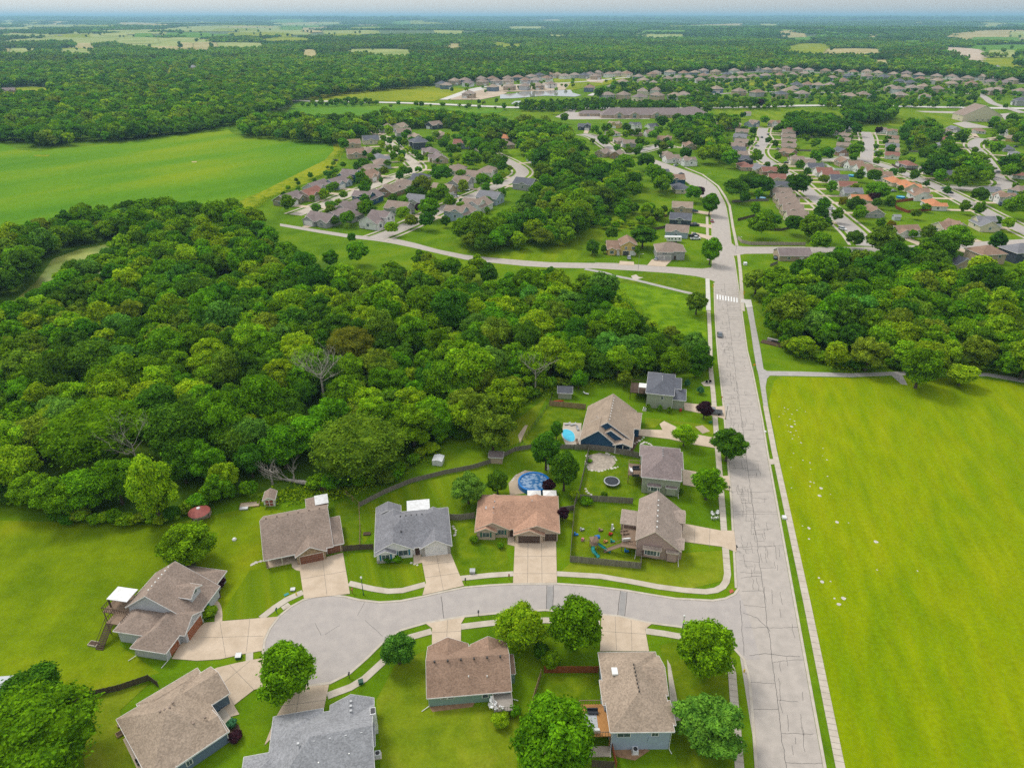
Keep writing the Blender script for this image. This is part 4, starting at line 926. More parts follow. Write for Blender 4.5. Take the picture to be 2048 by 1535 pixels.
# J: light grey roof, bottom
h = House('house', (-21.3, 64.0, 0), R(11.5), 'wall_palegrey', 'roof_lightgrey')
h.wing(-15.6, -1, 0, 12.0, 2.9, .55, 'x', 'hg'); h.wing(-6.4, 5, 0, 13.2, 2.95, .5, 'y', 'hg'); h.wing(-15.6, 5, -8.4, 12.8, 2.85, .5, 'y', 'hh'); h.wing(-19.4, 0, -15.2, 6.4, 2.8, .3, 'x', 'hh')
h.garage('n', -12, 12.8, 4.9, 2.2)
h.vents([(-11.0 + i * 2.4, 5.0, 5.95) for i in range(5)] + [(-3.2, 10.2 + i * .9, 4.6) for i in range(3)], 'metal_grey', .36); h.vents([(-8, 2.2, 4.5), (-3.4, 2.6, 4.7)], 'lamp_white', .2)
h.box('trim_white', 'chimney', -.1, 8.6, 0, .8, 9.9, 5.0); h.box('metal_dark', 'chimney_cap', 0, 8.8, 5.0, .7, 9.7, 5.15)
h.win('e', 0, 3, 1, 1.2, 1.3)
h.done('house with light grey shingles and boxed white chimney at the bottom edge')
# K: green house
h = House('house', (-14.3, 77.6, 0), R(5.6), 'wall_green', 'roof_brown', 'trim_white')
h.rm = 'roof_brown'
h.wing(0, 0, 14.0, 9.4, 3.0, .62, 'x', 'gg'); h.wing(.2, 5, 6.8, 10.2, 2.95, .55, 'y', 'gg'); h.wing(8.0, 5, 13.8, 9.9, 2.95, .55, 'y', 'gg')
h.garage('n', 3.5, 10.2, 4.9, 2.2); h.win('s', 2.6, 0, 1.7, .95, .75, 'trim_white', 1); h.win('s', 3.8, 0, 1.7, .95, .75, 'trim_white', 1); h.win('s', 9.7, 0, 1.2, .9, .9, panes=1); h.win('s', 12.3, 0, 1.9, 1.6, .8)
h.vents([(1.2 + i * 2.3, 4.3, 5.9) for i in range(6)], 'metal_dark', .3); h.vents([(7, 2, 4.3), (10.2, 1.8, 4.2)], 'lamp_white', .18); h.deck(11.0, -3.3, 14.2, 0, 1.7, 'deck_grey', 'deck_grey', open_sides=('n',))
h.pipe(0, -.1, 2.9, (-1.3, -.9)); h.pipe(14.1, 0, 2.9, (15.4, -.4)); h.wing(14.0, 3.2, 15.2, 7.2, 2.7, .2, 'y', 'hh', ov=.15)
h.done('green house with brown shingles and a grey deck on the inside of the court')
# L: blue-grey house
h = House('house', (16.0, 69.7, 0), R(.8), 'wall_blueish', 'roof_tan')
h.wing(0, 0, 9.4, 14.6, 5.3, .52, 'y', 'hh'); h.wing(4.2, 6.6, 10.0, 13.8, 5.2, .5, 'x', 'hg'); h.wing(4.8, 1.2, 9.9, 4.8, 5.15, .4, 'x', 'hh'); h.wing(-.5, 5.0, 4.5, 9.0, 5.1, .42, 'x', 'hh')
h.win('s', 1.9, 0, 3.4, 2.0, 1.1); h.win('s', 6.9, 0, 3.5, 1.0, 1.0); h.panel('chase_panel', 's', 6.7, 0, 1.9, 1.6, 1.4, 0, .12, 'wall_blueish'); h.garage('n', 5, 14.6, 4.9, 2.2)
h.vents([(4.9, 4.9 + i * .75, 7.75) for i in range(8)], 'metal_dark', .18); h.box('lamp_white', 'skylight', 1.2, 9.2, 6.2, 2.2, 10.6, 6.6)
h.deck(-4.6, .6, 0, 6.4, 2.7, 'deck_orange', 'deck_wood', open_sides=('e',)); h.box('concrete', 'patio', -4.6, -1.2, 0, 0, .6, .12); h.pipe(0, -.1, 5.1, (-.2, -1.4)); h.pipe(9.5, -.1, 5.1, (9.8, -.9))
h.done('blue-grey house with tan hip roof, skylight and orange timber deck')
# M: yellow-brown split level beyond the woods
h = House('house', (*W(1214, 509), 0), R(-2), 'wall_yellow', 'roof_brown')
h.wing(0, 0, 7, 10, 3.2, .55, 'x', 'gg'); h.wing(6.6, -1, 14.4, 10, 5.2, .55, 'y', 'gg'); h.wing(.4, -1.3, 4, 3, 3.1, .5, 'y', 'gg')
h.garage('s', 9.2, -1, 2.9, 2.2, 'metal_dark'); h.garage('s', 12.6, -1, 2.7, 2.2, 'door_white'); h.win('s', 2.2, -1.3, .9, 1.8, 1.5); h.win('s', 9.1, -1, 3.1, 1.0, 1.3); h.win('s', 12.6, -1, 3.1, 1.3, 1.3); h.door('s', 5.4, 0, 'door_white'); h.steps(4.9, 0, 5.9, 0, 1.2, 's', 'trim_white')  # left bay stands open: dark door panels imitate the shade inside it
h.done('mustard brown split-level house with open garage across the cross street')
# N: grey corner house
h = House('house', (*W(1312, 519), 0), R(-4), 'wall_grey', 'roof_taupe')
h.wing(0, 0, 13.6, 11, 4.6, .5, 'x', 'hh'); h.wing(0, -1.2, 7.4, 5, 4.5, .5, 'y', 'hh'); h.garage('s', 2.0, -1.2, 2.8, 2.2, 'wall_grey'); h.garage('s', 5.3, -1.2, 2.8, 2.2, 'wall_grey'); h.win('e', 13.6, 3, 1.5, .8, 1.8); h.win('e', 13.6, 6.5, 1.5, .8, 1.8); h.door('s', 9, 0, 'door_dark'); h.win('s', 3.6, -1.2, 3.0, 2.2, 1.0)
h.done('grey house with wide tan hip roof on the corner of the cross street')
# O: tan ranch at the edge of the right wood
h = House('house', (*W(1558, 522), 0), R(-1), 'wall_tan', 'roof_mauve')
h.wing(0, 0, 15.5, 9.5, 2.9, .5, 'x', 'gg'); h.win('s', 4.5, 0, .9, 1.2, 1.1); h.panel('sliding_door', 's', 10.8, 0, .1, 2.2, 2.1, 0, .06, 'trim_white'); h.deck(8, -2.4, 13, 0, .5, 'deck_wood', 'deck_wood')
h.done('tan ranch house with plain mauve gable roof by the right-hand wood')
# ---------------------------------------------------------------- where the suburban houses stand (roof centre in the photograph)
HL = """578,392,m,o,0 620,382,r,t,0 634,368,m,p,0 674,360,m,b,0 697,350,m,e,2 732,347,b,t,0 737,333,u,w,5 762,322,u,p,5 759,312,g,p,5 737,299,u,t,5 712,304,b,t,3 741,277,s,c,3 704,285,b,t,3 742,250,u,g,3 772,254,u,w,3 799,252,t,c,3 806,263,u,g,3 868,248,u,d,3 882,266,t,t,5 832,272,t,s,0 837,286,s,d,1 862,299,m,t,5 877,312,m,t,0 962,257,t,c,3 924,285,r,b,3 1002,272,o,t,5 1012,284,u,t,5 837,352,s,t,5 782,375,u,k,0 804,365,u,w,5 737,391,m,n,2 697,410,m,g,0 642,435,m,g,0 675,426,m,g,5 799,412,u,g,3 752,436,m,w,2 838,398,g,w,3 887,376,t,t,3 918,364,u,g,2 947,349,u,w,3 974,337,u,w,5 980,391,g,b,3 956,406,u,w,2 922,421,u,b,2 913,334,u,c,5 1071,312,u,b,2 1051,364,s,g,3
1169,250,s,d,2 1229,246,t,y,2 1269,248,s,w,2 1226,261,t,w,5 1271,261,u,t,5 1304,250,s,w,3 1302,263,u,w,3 1241,276,u,t,5 1257,283,u,g,3 1329,275,b,t,2 1374,286,b,t,0 1211,302,u,t,3 1230,304,u,k,3 1321,304,u,p,5 1343,313,u,w,3 1377,318,u,w,2 1324,335,s,t,5 1352,353,b,n,3 1361,369,s,c,5 1365,408,t,t,3 1362,431,s,d,3 1355,455,u,b,3
1469,248,t,t,1 1446,248,t,b,3 1511,245,u,b,2 1552,244,b,w,2 1484,261,u,g,3 1481,271,g,g,3 1484,281,u,k,3 1476,289,u,g,3 1477,297,s,g,3 1480,306,u,t,3 1490,315,s,d,3 1495,327,r,t,5 1517,331,g,c,0 1544,337,r,k,3 1586,259,r,n,3 1577,262,u,t,3 1577,271,u,t,3 1578,281,u,t,3 1578,290,u,t,3 1577,301,b,k,3
1594,316,u,c,2 1613,322,u,t,3 1629,330,s,w,3 1647,339,r,w,3 1660,346,r,w,3 1676,353,s,p,3 1694,367,r,c,3 1704,380,g,p,3 1720,394,o,c,3 1746,415,b,g,0 1554,352,r,c,3 1560,367,s,g,3 1563,380,u,t,3 1570,391,u,t,3 1577,402,u,t,3 1585,414,u,t,3 1594,427,u,c,3
1679,261,u,w,3 1692,254,g,g,3 1690,268,u,t,3 1689,277,u,t,3 1687,287,u,t,3 1682,299,s,k,3 1689,320,b,t,3 1708,325,b,w,3 1728,332,b,w,3 1747,340,b,w,3 1766,347,b,w,3 1790,356,o,c,5 1819,366,o,c,0 1840,384,b,w,2 1869,401,o,w,5 1816,323,r,g,5 1862,334,u,w,2 1880,327,g,g,5 1903,345,s,t,3 1958,366,g,w,0 2010,390,b,w,2 2032,370,u,b,5 2038,342,r,w,5 1785,273,b,w,3 1785,281,t,c,3 1785,289,g,g,3 1785,297,t,t,3 1785,306,r,w,3 1784,260,b,w,2 1744,256,u,w,2 1890,257,u,g,5 1908,254,g,g,3 1957,257,b,w,5 2018,262,g,w,2 2028,273,t,y,3 1893,273,r,t,5 1887,284,g,g,5 2017,291,s,g,5 2034,303,g,g,5
1811,453,b,w,0 1897,448,b,c,2 1971,442,g,c,2 1970,504,b,t,1 2036,500,g,d,1 1914,516,s,t,3 1802,504,u,t,3 1847,505,s,t,3"""
FL = """883,168 893,171 909,162 930,161 936,166 962,158 965,164 985,158 993,163 1016,157 1036,155 1020,163 1063,154 1051,161 1073,161 1079,151 1094,157 1098,149 1114,150 1129,152 1143,144 1149,150 1170,145 1168,151 1180,149 1196,146 1192,153 1219,149 1243,147 985,175 1020,173 1049,173 1077,172 1102,169 938,188 1192,176 1210,172 1245,164 1215,190 1247,190 1246,147 1263,149 1277,154 1297,148 1318,147 1340,145 1361,146 1385,145 1409,142 1431,144 1459,141 1490,137 1482,147 1453,149 1427,156 1406,152 1513,137 1533,140 1554,140 1572,137 1599,139 1623,140 1357,156 1377,155 1336,158 1287,161 1306,167 1283,170 1400,160 1445,157 1465,157 1482,156 1506,153 1531,152 1558,151 1586,150 1609,147 1285,183 1279,194 1312,181 1314,191 1351,191 1385,185 1365,190 1445,180 1478,183 1515,185 1560,173 1593,170 1617,170 1634,171 1576,182 1560,189 1603,188 1582,177 1652,142 1678,144 1706,145 1732,144 1759,146 1787,149 1813,147 1811,154 1841,150 1841,158 1873,153 1875,162 1903,154 1913,161 1935,157 1943,168 1963,154 1979,164 1998,154 2010,166 2030,160 1903,168 1799,163 1821,166 1664,156 1686,162 1698,152 1767,154 1734,153 1660,171 1771,175 1795,179 1819,175 1849,175 1875,178 1799,190 1849,193 1971,182 1995,180 2040,183 1698,192 1726,190 2042,202"""
FARM = """15,174,m,k,0 100,183,s,b,3 184,137,t,c,5 385,133,l,w,1 518,102,r,k,1 204,89,s,w,3 22,72,g,w,3 120,71,l,w,0 790,129,t,c,5 966,86,g,w,1 1545,70,g,t,3 1705,92,l,w,5 1992,129,l,w,5 1120,90,l,w,3 340,50,l,w,5 830,103,g,w,3"""
RK = {'t': 'tan', 'u': 'taupe', 'm': 'mauve', 'b': 'brown', 'g': 'grey', 's': 'slate', 'r': 'red', 'o': 'orange', 'a': 'ash', 'l': 'lightgrey'}
WK = {'w': 'white', 'c': 'cream', 't': 'tan', 'g': 'grey', 'b': 'blueish', 'n': 'navy', 's': 'sage', 'k': 'brick', 'y': 'yellow', 'd': 'dark', 'p': 'palegrey', 'o': 'olive', 'e': 'teal'}
HP = []
def near_street(x, y):
    best = (1e18, None)
    for k, P in STREETS.items():
        for a, b in zip(P, P[1:]):
            d = b - a; t = max(0, min(1, (Vector((x, y)) - a).dot(d) / max(d.length_squared, 1e-6))); q = a + d * t; e = (q.x - x) ** 2 + (q.y - y) ** 2
            if e < best[0]: best = (e, q, k, d.normalized())
    return math.sqrt(best[0]), best[1], best[2], best[3]
STREETS['main road'] = [Vector(W(*p)) for p in ((1590, 1535), (1484, 800), (1450, 560), (1441, 450), (1425, 395), (1385, 360), (1330, 335), (1300, 320), (1290, 300))]
STREETS['cross street'] = [Vector(W(*p)) for p in ((1425, 545), (1232, 531), (1100, 528), (930, 513), (820, 490), (747, 478), (590, 450))]
STREETS['east cross street'] = [Vector(W(*p)) for p in ((1470, 502), (1610, 500), (1760, 500), (1950, 490), (2048, 483), (2300, 470))]
for i, s in enumerate(HL.split()):
    a = s.split(','); x, y = W(float(a[0]), float(a[1]), 4.5); HP.append(dict(x=x, y=y, roof=RK[a[2]], wall=WK[a[3]], p=int(a[4]), far=False))
g = random.Random(12)
for s in FL.split():
    a = s.split(','); x, y = W(float(a[0]), float(a[1]), 5.5)
    HP.append(dict(x=x, y=y, roof=g.choice(['taupe', 'tan', 'taupe', 'mauve', 'ash', 'ash', 'brown', 'tan'] + (['slate'] if g.random() < .6 else [])), wall=g.choice(['white', 'cream', 'tan', 'tan', 'palegrey', 'grey', 'beige', 'slateblue']), p=g.choice((4, 4, 1, 6)), far=True))
for s in FARM.split():
    a = s.split(','); x, y = Wh(float(a[0]), float(a[1]), 8); HP.append(dict(x=x, y=y, roof=RK[a[2]], wall=WK[a[3]], p=int(a[4]), far=True, farm=True))
for h_ in HP:
    d, q, k, dr = near_street(h_['x'], h_['y'])
    if h_.get('farm') or d > 90:
        h_['rz'] = g.uniform(-.5, .5); h_['st'] = None; continue
    v = Vector((q.x - h_['x'], q.y - h_['y'])); h_['st'] = k
    if d < 13:      # keep the house clear of the carriageway
        v = v if v.length > .5 else Vector((-dr.y, dr.x)); h_['x'] -= v.normalized().x * (15 - d); h_['y'] -= v.normalized().y * (15 - d)
    h_['rz'] = math.atan2(v.x, -v.y); h_['q'] = q; h_['dist'] = max(d, 15)
for _ in range(30):   # neighbours must not stand in each other
    for i, a in enumerate(HP):
        for b in HP[i + 1:]:
            dx, dy = b['x'] - a['x'], b['y'] - a['y']; d = math.hypot(dx, dy); m = (13.0 if a['x'] > 15 else 15.5) if not a['far'] else 17
            if d < m:
                if d < .01: dx, dy, d = 1, 0, 1
                k = (m - d) / 2 / d * .6; a['x'] -= dx * k; a['y'] -= dy * k; b['x'] += dx * k; b['y'] += dy * k
def build_protos():
    out = {}
    def new(): return House('house', (0, 0, 0), 0, 'wall_white', 'roof_tan')
    h = new(); h.wing(-7, -4.5, 7, 5, 2.8, .55, 'x', 'gg'); h.wing(-6.8, -6, 0, 3, 2.75, .55, 'y', 'gg'); h.wing(1.5, -5.2, 6.8, 2, 2.7, .5, 'y', 'gg'); h.garage('s', -3.4, -6, 4.9); h.win('s', 4.1, -5.2, .9, 1.6, 1.3); h.win('w', -7, 1, .9, 1.3, 1.2); h.win('e', 7, 0, .9, 1.3, 1.2); h.win('n', -3, 5, .9, 1.3, 1.2); h.win('n', 3, 5, .9, 1.3, 1.2); out[0] = h
    h = new(); h.wing(-6.5, -5, 6.5, 6, 5.4, .5, 'x', 'hh'); h.wing(-6.3, -6.2, .4, 2, 5.2, .5, 'y', 'hg'); h.garage('s', -3, -6.2, 4.9); h.win('s', -3, -6.2, 3.3, 1.6, 1.3); h.win('s', 3.6, -5, .9, 1.6, 1.4); h.win('s', 3.6, -5, 3.5, 1.6, 1.3); h.win('w', -6.5, 2, 3.4, 1.2, 1.2); h.win('n', -3, 6, 3.4, 1.4, 1.3); h.win('n', 2, 6, 3.4, 1.4, 1.3); h.win('n', 0, 6, .5, 2, 1.9); out[1] = h
    h = new(); h.wing(-6.5, -4.6, 6.5, 5, 3.4, .55, 'x', 'gg'); h.wing(-.2, -6, 6.3, 4, 4.8, .55, 'y', 'gg'); h.wing(-6.2, -5.6, -2.6, 0, 3.3, .5, 'y', 'gg'); h.garage('s', 3, -6, 4.7); h.win('s', 1.6, -6, 3.1, 1.1, 1.2); h.win('s', 4.6, -6, 3.1, 1.1, 1.2); h.win('s', -4.4, -5.6, 1.1, 1.6, 1.5); h.win('e', 6.5, 0, 2, 1.3, 1.2); h.win('w', -6.5, 0, 1.4, 1.3, 1.2); h.win('n', 0, 5, 1.5, 1.4, 1.3); out[2] = h
    h = new(); h.wing(-4.6, -5.8, 4.6, 6, 3.6, .55, 'y', 'gg'); h.wing(-4.8, -2, 4.8, 3, 3.5, .45, 'x', 'gg'); h.garage('s', -1.4, -5.8, 4.7); h.win('s', 3, -5.8, .9, 1.0, 1.3); h.win('n', -1.6, 6, 1, 1.6, 1.5); h.win('n', 2.2, 6, 1, 1.0, 1.2); h.win('e', 4.8, .5, 1.2, 1.2, 1.2); h.win('w', -4.8, .5, 1.2, 1.2, 1.2); out[3] = h
    h = new(); h.wing(-6.4, -5.5, 6.4, 5.5, 5.2, .5, 'y', 'hh'); h.wing(-6.2, -6.8, .6, 0, 3.4, .5, 'y', 'hh'); h.garage('s', -2.8, -6.8, 4.9); h.win('s', 3.4, -5.5, 3.3, 1.8, 1.4); h.win('s', -2.8, -5.5, 3.9, .01, .01) if False else None; h.win('n', -3, 5.5, 3.3, 1.6, 1.4); h.win('n', 2.6, 5.5, 3.3, 1.6, 1.4); h.win('n', 2.6, 5.5, .4, 2, 1.8); out[4] = h
    h = new(); h.wing(-7.4, -4.4, 7.4, 4.6, 3.0, .48, 'x', 'hh'); h.wing(-7.2, -5.4, -1.6, 1, 2.9, .48, 'y', 'gg'); h.garage('s', -4.4, -5.4, 4.7); h.win('s', 1.6, -4.4, .9, 1.4, 1.3); h.win('s', 5, -4.4, .9, 1.4, 1.3); h.win('e', 7.4, 0, .9, 1.3, 1.2); h.win('n', -3, 4.6, .9, 1.4, 1.3); h.win('n', 3, 4.6, .9, 1.4, 1.3); h.win('w', -7.4, 0, .9, 1.3, 1.2); out[5] = h
    h = new(); h.wing(-6.8, -5, 6.8, 5, 5.0, .52, 'x', 'hh'); h.wing(0, -6.4, 6.4, 2, 4.8, .5, 'y', 'hh'); h.garage('s', 3.2, -6.4, 4.9); h.win('s', -3.2, -5, 3.2, 1.8, 1.3); h.win('n', -3, 5, 3.2, 1.8, 1.4); h.win('n', 3, 5, 3.2, 1.8, 1.4); out[6] = h
    return {k: h.done('house') for k, h in out.items()}
PH = build_protos(); used_p = set(); TOWN = []
for h_ in HP:
    r = PH[h_['p']]
    if h_['p'] in used_p:
        o = dup(r, (h_['x'], h_['y']), h_['rz'], recol={'wall': 'wall_' + h_['wall'], 'roof': 'roof_' + h_['roof']})
    else:
        used_p.add(h_['p']); h_['first'] = r; o = r; KIDS[r.name] = kids(r)
        for c in kids(r): KIDS[c.name] = kids(c)
    h_['obj'] = o; TOWN.append(h_); o.location.z = hz(h_['x'], h_['y'])
for h_ in HP:
    if 'first' in h_:
        r = h_['first']; r.location = (h_['x'], h_['y'], hz(h_['x'], h_['y'])); r.rotation_euler = (0, 0, h_['rz'])
        for c in kids(r):
            k = c.name.split('.')[0]
            if k in ('wall', 'roof') and c.material_slots: c.material_slots[0].link = 'OBJECT'; c.material_slots[0].material = MATS[k + '_' + h_[k]]
    s = (1.22 if h_['x'] < 15 else 1.0) if not h_['far'] else 1.3
    if h_['st'] in ('middle lane', 'east lane'): s = .9
    h_['obj'].scale = (s, s, s); h_['obj']['category'] = 'house'; h_['obj']['group'] = 'suburban houses beyond the woods' if not h_['far'] else 'houses on the far ridge'
    if h_.get('q') and not h_['far'] and h_['st'] not in ('main road',):
        gx = {0: -3.2, 1: -3, 2: 3, 3: -1.4, 4: -2.8, 5: -4.4, 6: 3.2}[h_['p']] * s
        c, sn = math.cos(h_['rz']), math.sin(h_['rz']); a = Vector((h_['x'] + c * gx + sn * 5.0, h_['y'] + sn * gx - c * 5.0)); L = h_['dist'] - 5 - 4.4
        if 3 < L < 40: ribbon('driveway', [a, a + Vector((sn, -c)) * L], 4.6, .135, 'drive_concrete', base=0)
# long care home, community hall
o = empty('care_home', (*W(1203, 236.5), 0), R(1)); tag(o, 'very long single-storey care home with mauve roof and three green gabled entrances', 'building')
h = House('x', (0, 0, 0), 0, 'wall_tan', 'roof_mauve', 'trim_white'); bpy.data.objects.remove(h.root); h.root = o
h.wing(0, 0, 118, 24, 4, .5, 'x', 'hh'); h.wing(-24, 18, 6, 30, 3.4, .45, 'x', 'hh'); h.wing(92, 6, 128, 34, 3.9, .45, 'x', 'hh')
for x in (14, 32, 58): h.wing(x, -4, x + 12, 8, 3.9, .55, 'y', 'gg'); h.win('s', x + 6, -4, .8, 4, 2.4, panes=4); h.panel('gable_panel', 's', x + 6, -4, 3.6, 4, 1.6, 0, .05, 'wall_green')
for x in range(74, 116, 6): h.win('s', x, 0, .9, 1.6, 1.4)
h.done('very long single-storey care home with mauve roof and three green gabled entrances', 'building')
o = empty('community_hall', (*W(1924, 243), 0), R(-4))
h = House('x', (0, 0, 0), 0, 'wall_cream', 'roof_taupe', 'trim_white'); bpy.data.objects.remove(h.root); h.root = o
h.wing(0, 0, 42, 24, 6.5, .5, 'y', 'gg')
for x in (16, 22, 28): h.win('s', x, 0, 1.2, 2.6, .9, 'trim_white', 2)
h.door('s', 34, 0, 'door_white', w=2); h.win('w', 0, 8, 1.2, 2, 1.2)
h.done('big cream gabled hall with brown roof standing alone by the highway', 'hall')
# ---------------------------------------------------------------- cars
def make_car(kind, paint, label, group='parked cars and trucks'):
    r = empty('truck' if kind == 'truck' else 'car', (0, 0, 0), 0, label, 'pickup truck' if kind == 'truck' else 'car', group)
    L, Wd = (5.6, 1.95) if kind == 'truck' else (4.7, 1.85) if kind == 'suv' else (4.6, 1.8)
    hb = {'sedan': .78, 'suv': .98, 'truck': 1.0}[kind]; ht = {'sedan': 1.42, 'suv': 1.72, 'truck': 1.82}[kind]
    x0, x1 = -L / 2, L / 2; w = Wd / 2
    sec = [(x0, .42, hb * .82, .88), (x0 + .12, .3, hb * .98, .97), (-.9, .28, hb, 1), (.9, .28, hb, 1), (x1 - .5, .3, hb * .93, .97), (x1, .4, hb * .68, .86)]
    mb = MB()
    for x, za, zb, k in sec: mb.v += [(x, -w * k, za), (x, -w * k, zb * .8), (x, -w * k * .92, zb), (x, w * k * .92, zb), (x, w * k, zb * .8), (x, w * k, za)]
    for i in range(len(sec) - 1):
        for j in range(6): mb.f.append((i * 6 + j, i * 6 + (j + 1) % 6, (i + 1) * 6 + (j + 1) % 6, (i + 1) * 6 + j))
    mb.f += [(5, 4, 3, 2, 1, 0), tuple((len(sec) - 1) * 6 + j for j in range(6))]; mb.build('body', 'paint_' + paint, r)
    c = {'sedan': (-1.9, -1.2, .35, 1.15), 'suv': (-2.25, -1.95, .45, 1.2), 'truck': (-.75, -.6, .95, 1.6)}[kind]
    a, b = w * .92, w * .74; q = [(c[0], hb * .97), (c[1], ht - .04), (c[2], ht - .04), (c[3], hb * .97)]
    mb = MB(); mb.v += [(q[0][0], -a, q[0][1]), (q[1][0], -b, q[1][1]), (q[2][0], -b, q[2][1]), (q[3][0], -a, q[3][1]), (q[0][0], a, q[0][1]), (q[1][0], b, q[1][1]), (q[2][0], b, q[2][1]), (q[3][0], a, q[3][1])]
    mb.f += [(0, 1, 2, 3), (7, 6, 5, 4), (0, 4, 5, 1), (2, 6, 7, 3)]; gl = mb.build('windows', 'glass', r)
    MB().box(c[1] + .05, -b, ht - .05, c[2] - .02, b, ht).build('roof', 'paint_' + paint, r)
    if kind == 'truck': MB().box(x0 + .25, -w * .8, hb * .93, -.95, w * .8, hb * 1.02).build('bed', 'metal_dark', r)
    for sx in (x0 + .95, x1 - .95):
        for sy in (-w + .08, w - .08):
            m = MB(); n0 = 12
            m.v = [(sx + .34 * math.cos(t * math.pi / 6), sy + s * .12, .34 + .34 * math.sin(t * math.pi / 6)) for s in (-1, 1) for t in range(12)]
            m.f = [tuple(range(12)), tuple(range(12, 24))[::-1]] + [(i, (i + 1) % 12, 12 + (i + 1) % 12, 12 + i) for i in range(12)]; m.build('wheel', 'tyre', r)
    for sy in (-1, 1): MB().box(x1 - .12, sy * w * .62 - .16, hb * .52, x1 - .01 + .03, sy * w * .62 + .16, hb * .66).build('headlight', 'lamp_white', r)
    return r
CARS = """1440,667,77,grey,sedan,dark grey car driving up the main road beside the woods
1426,822,168,grey,truck,dark grey pickup under the purple plum tree
1258,514,85,silver,sedan,silver car parked in front of the open mustard garage
1314,516,60,silver,sedan,silver car on the driveway of the grey corner house
1391,476,5,white,truck,white pickup on the driveway beside the white camper
1388,470,5,black,truck,black pickup just behind the white pickup by the camper
1389,449,2,black,truck,dark truck on the second driveway beyond the camper
1389,421,3,blue,sedan,dark blue car on the last short driveway before the bend
1424,441,80,red,sedan,red car at the left kerb of the main road below the bend tree
1363,347,20,black,sedan,black car on the driveway of the navy gable house at the bend
1352,330,30,silver,sedan,silver car parked at the white house above the bend
1662,417,-48,white,sedan,white car parked highest on the curving west lane
1685,457,-50,white,suv,white suv parked near the lower end of the west lane
1803,496,5,blue,sedan,blue car behind the trees on the east cross street
1847,496,3,white,suv,white suv on the east cross street right of the blue car
1889,376,-38,silver,sedan,silver car at the kerb on the hill lane
1898,384,-40,black,truck,dark pickup nose to tail below the silver hill lane car
1787,381,10,silver,sedan,silver car parked behind the orange-roofed houses
1955,419,-25,red,truck,red pickup parked across the hill lane from the orange-roof white house
2001,408,60,blue,truck,teal pickup at the white brown-roofed house on the right
1999,441,10,white,sedan,white car on the driveway of the double-garage cream house
1753,304,0,white,suv,white suv on a driveway by the middle lane
1573,325,0,black,sedan,black car on the driveway at the top of the lower west lane row
1575,363,25,black,sedan,black car on the driveway right of the slate-roofed row house
1579,373,25,blue,sedan,blue car just below the black car by the slate-roofed row house
1536,268,80,blue,sedan,blue car near the closed end of the upper west lane
1524,274,80,black,sedan,black car at the left kerb of the upper west lane
1514,291,-5,silver,sedan,silver car on a driveway left of the upper west lane
1557,297,5,white,sedan,white car on a driveway right of the upper west lane
933,379,-8,white,sedan,white car on the driveway of the grey split-level on slope street
910,392,-12,white,truck,white pickup on a driveway left of slope street
1551,514,70,black,sedan,black car left of the tan ranch by the right-hand wood
1997,343,10,silver,sedan,silver car among the trees near the east lane
2032,293,5,black,sedan,black car at the top right driveway
1991,280,-8,red,sedan,red car in front of the yellow house at the upper right
1982,252,0,white,sedan,white car in the hall car park
1168,229,20,white,sedan,white car in the care home car park
1178,231,10,silver,suv,silver suv in the care home car park
1316,233,5,white,truck,white van-like truck at the right end of the care home""".split('\n')
cp_ = {}
for i, l in enumerate(CARS):
    x, y, a, paint, kind, lb = l.split(',', 5); key = (paint, kind)
    if key not in cp_: o = cp_[key] = make_car(kind, paint, lb); o.location = (*W(float(x), float(y), .8), .03); o.rotation_euler = (0, 0, R(float(a)))
    else: o = dup(cp_[key], (*W(float(x), float(y), .8), .03), R(float(a)), label=lb)
    o.location.z = .13 if i not in (0, 8, 15, 16) else .03
r = empty('camper', (*W(1348, 484), 0), R(-3), 'white box camper parked beside the blue-grey chimney house', 'camper')
MB().box(-4, -1.2, .8, 3.6, 1.2, 3.1).box(-4, -1.15, 2.2, -5.1, 1.15, 3.1).build('body', 'white_plastic', r)
for x in (-3, -1.4, .4, 2.4): MB().box(x - .4, -1.23, 1.7, x + .4, -1.2, 2.5).build('window', 'glass', r)
for x in (-1, 1): MB().tube([(x, -1.15, .4), (x, 1.15, .4)], .4, 12).build('wheel', 'tyre', r)
# ---------------------------------------------------------------- trees
def np_mesh(name, V, Q, mats, tint=None, midx=None):
    """mesh of quads from numpy arrays"""
    me = bpy.data.meshes.new(name); nq = len(Q)
    me.vertices.add(len(V)); me.vertices.foreach_set('co', V.astype(np.float32).ravel())
    me.loops.add(nq * 4); me.loops.foreach_set('vertex_index', Q.astype(np.int32).ravel())
    me.polygons.add(nq); me.polygons.foreach_set('loop_start', np.arange(0, nq * 4, 4, dtype=np.int32)); me.polygons.foreach_set('loop_total', np.full(nq, 4, dtype=np.int32))
    if midx is not None: me.polygons.foreach_set('material_index', midx.astype(np.int32))
    for m in mats: me.materials.append(MATS[m])
    if tint is not None:
        a = me.attributes.new('tint', 'FLOAT', 'POINT'); a.data.foreach_set('value', tint.astype(np.float32))
    me.update(calc_edges=True); return me
_S = []
def _sph(nu=8, nv=5):
    V = []; Q = []
    for j in range(nv + 1):
        th = math.pi * j / nv
        for i in range(nu): ph = 2 * math.pi * i / nu; V.append((math.sin(th) * math.cos(ph), math.sin(th) * math.sin(ph), math.cos(th)))
    for j in range(nv):
        for i in range(nu): i2 = (i + 1) % nu; Q.append((j * nu + i, (j + 1) * nu + i, (j + 1) * nu + i2, j * nu + i2))
    return np.array(V), np.array(Q)
SV, SQ = _sph()
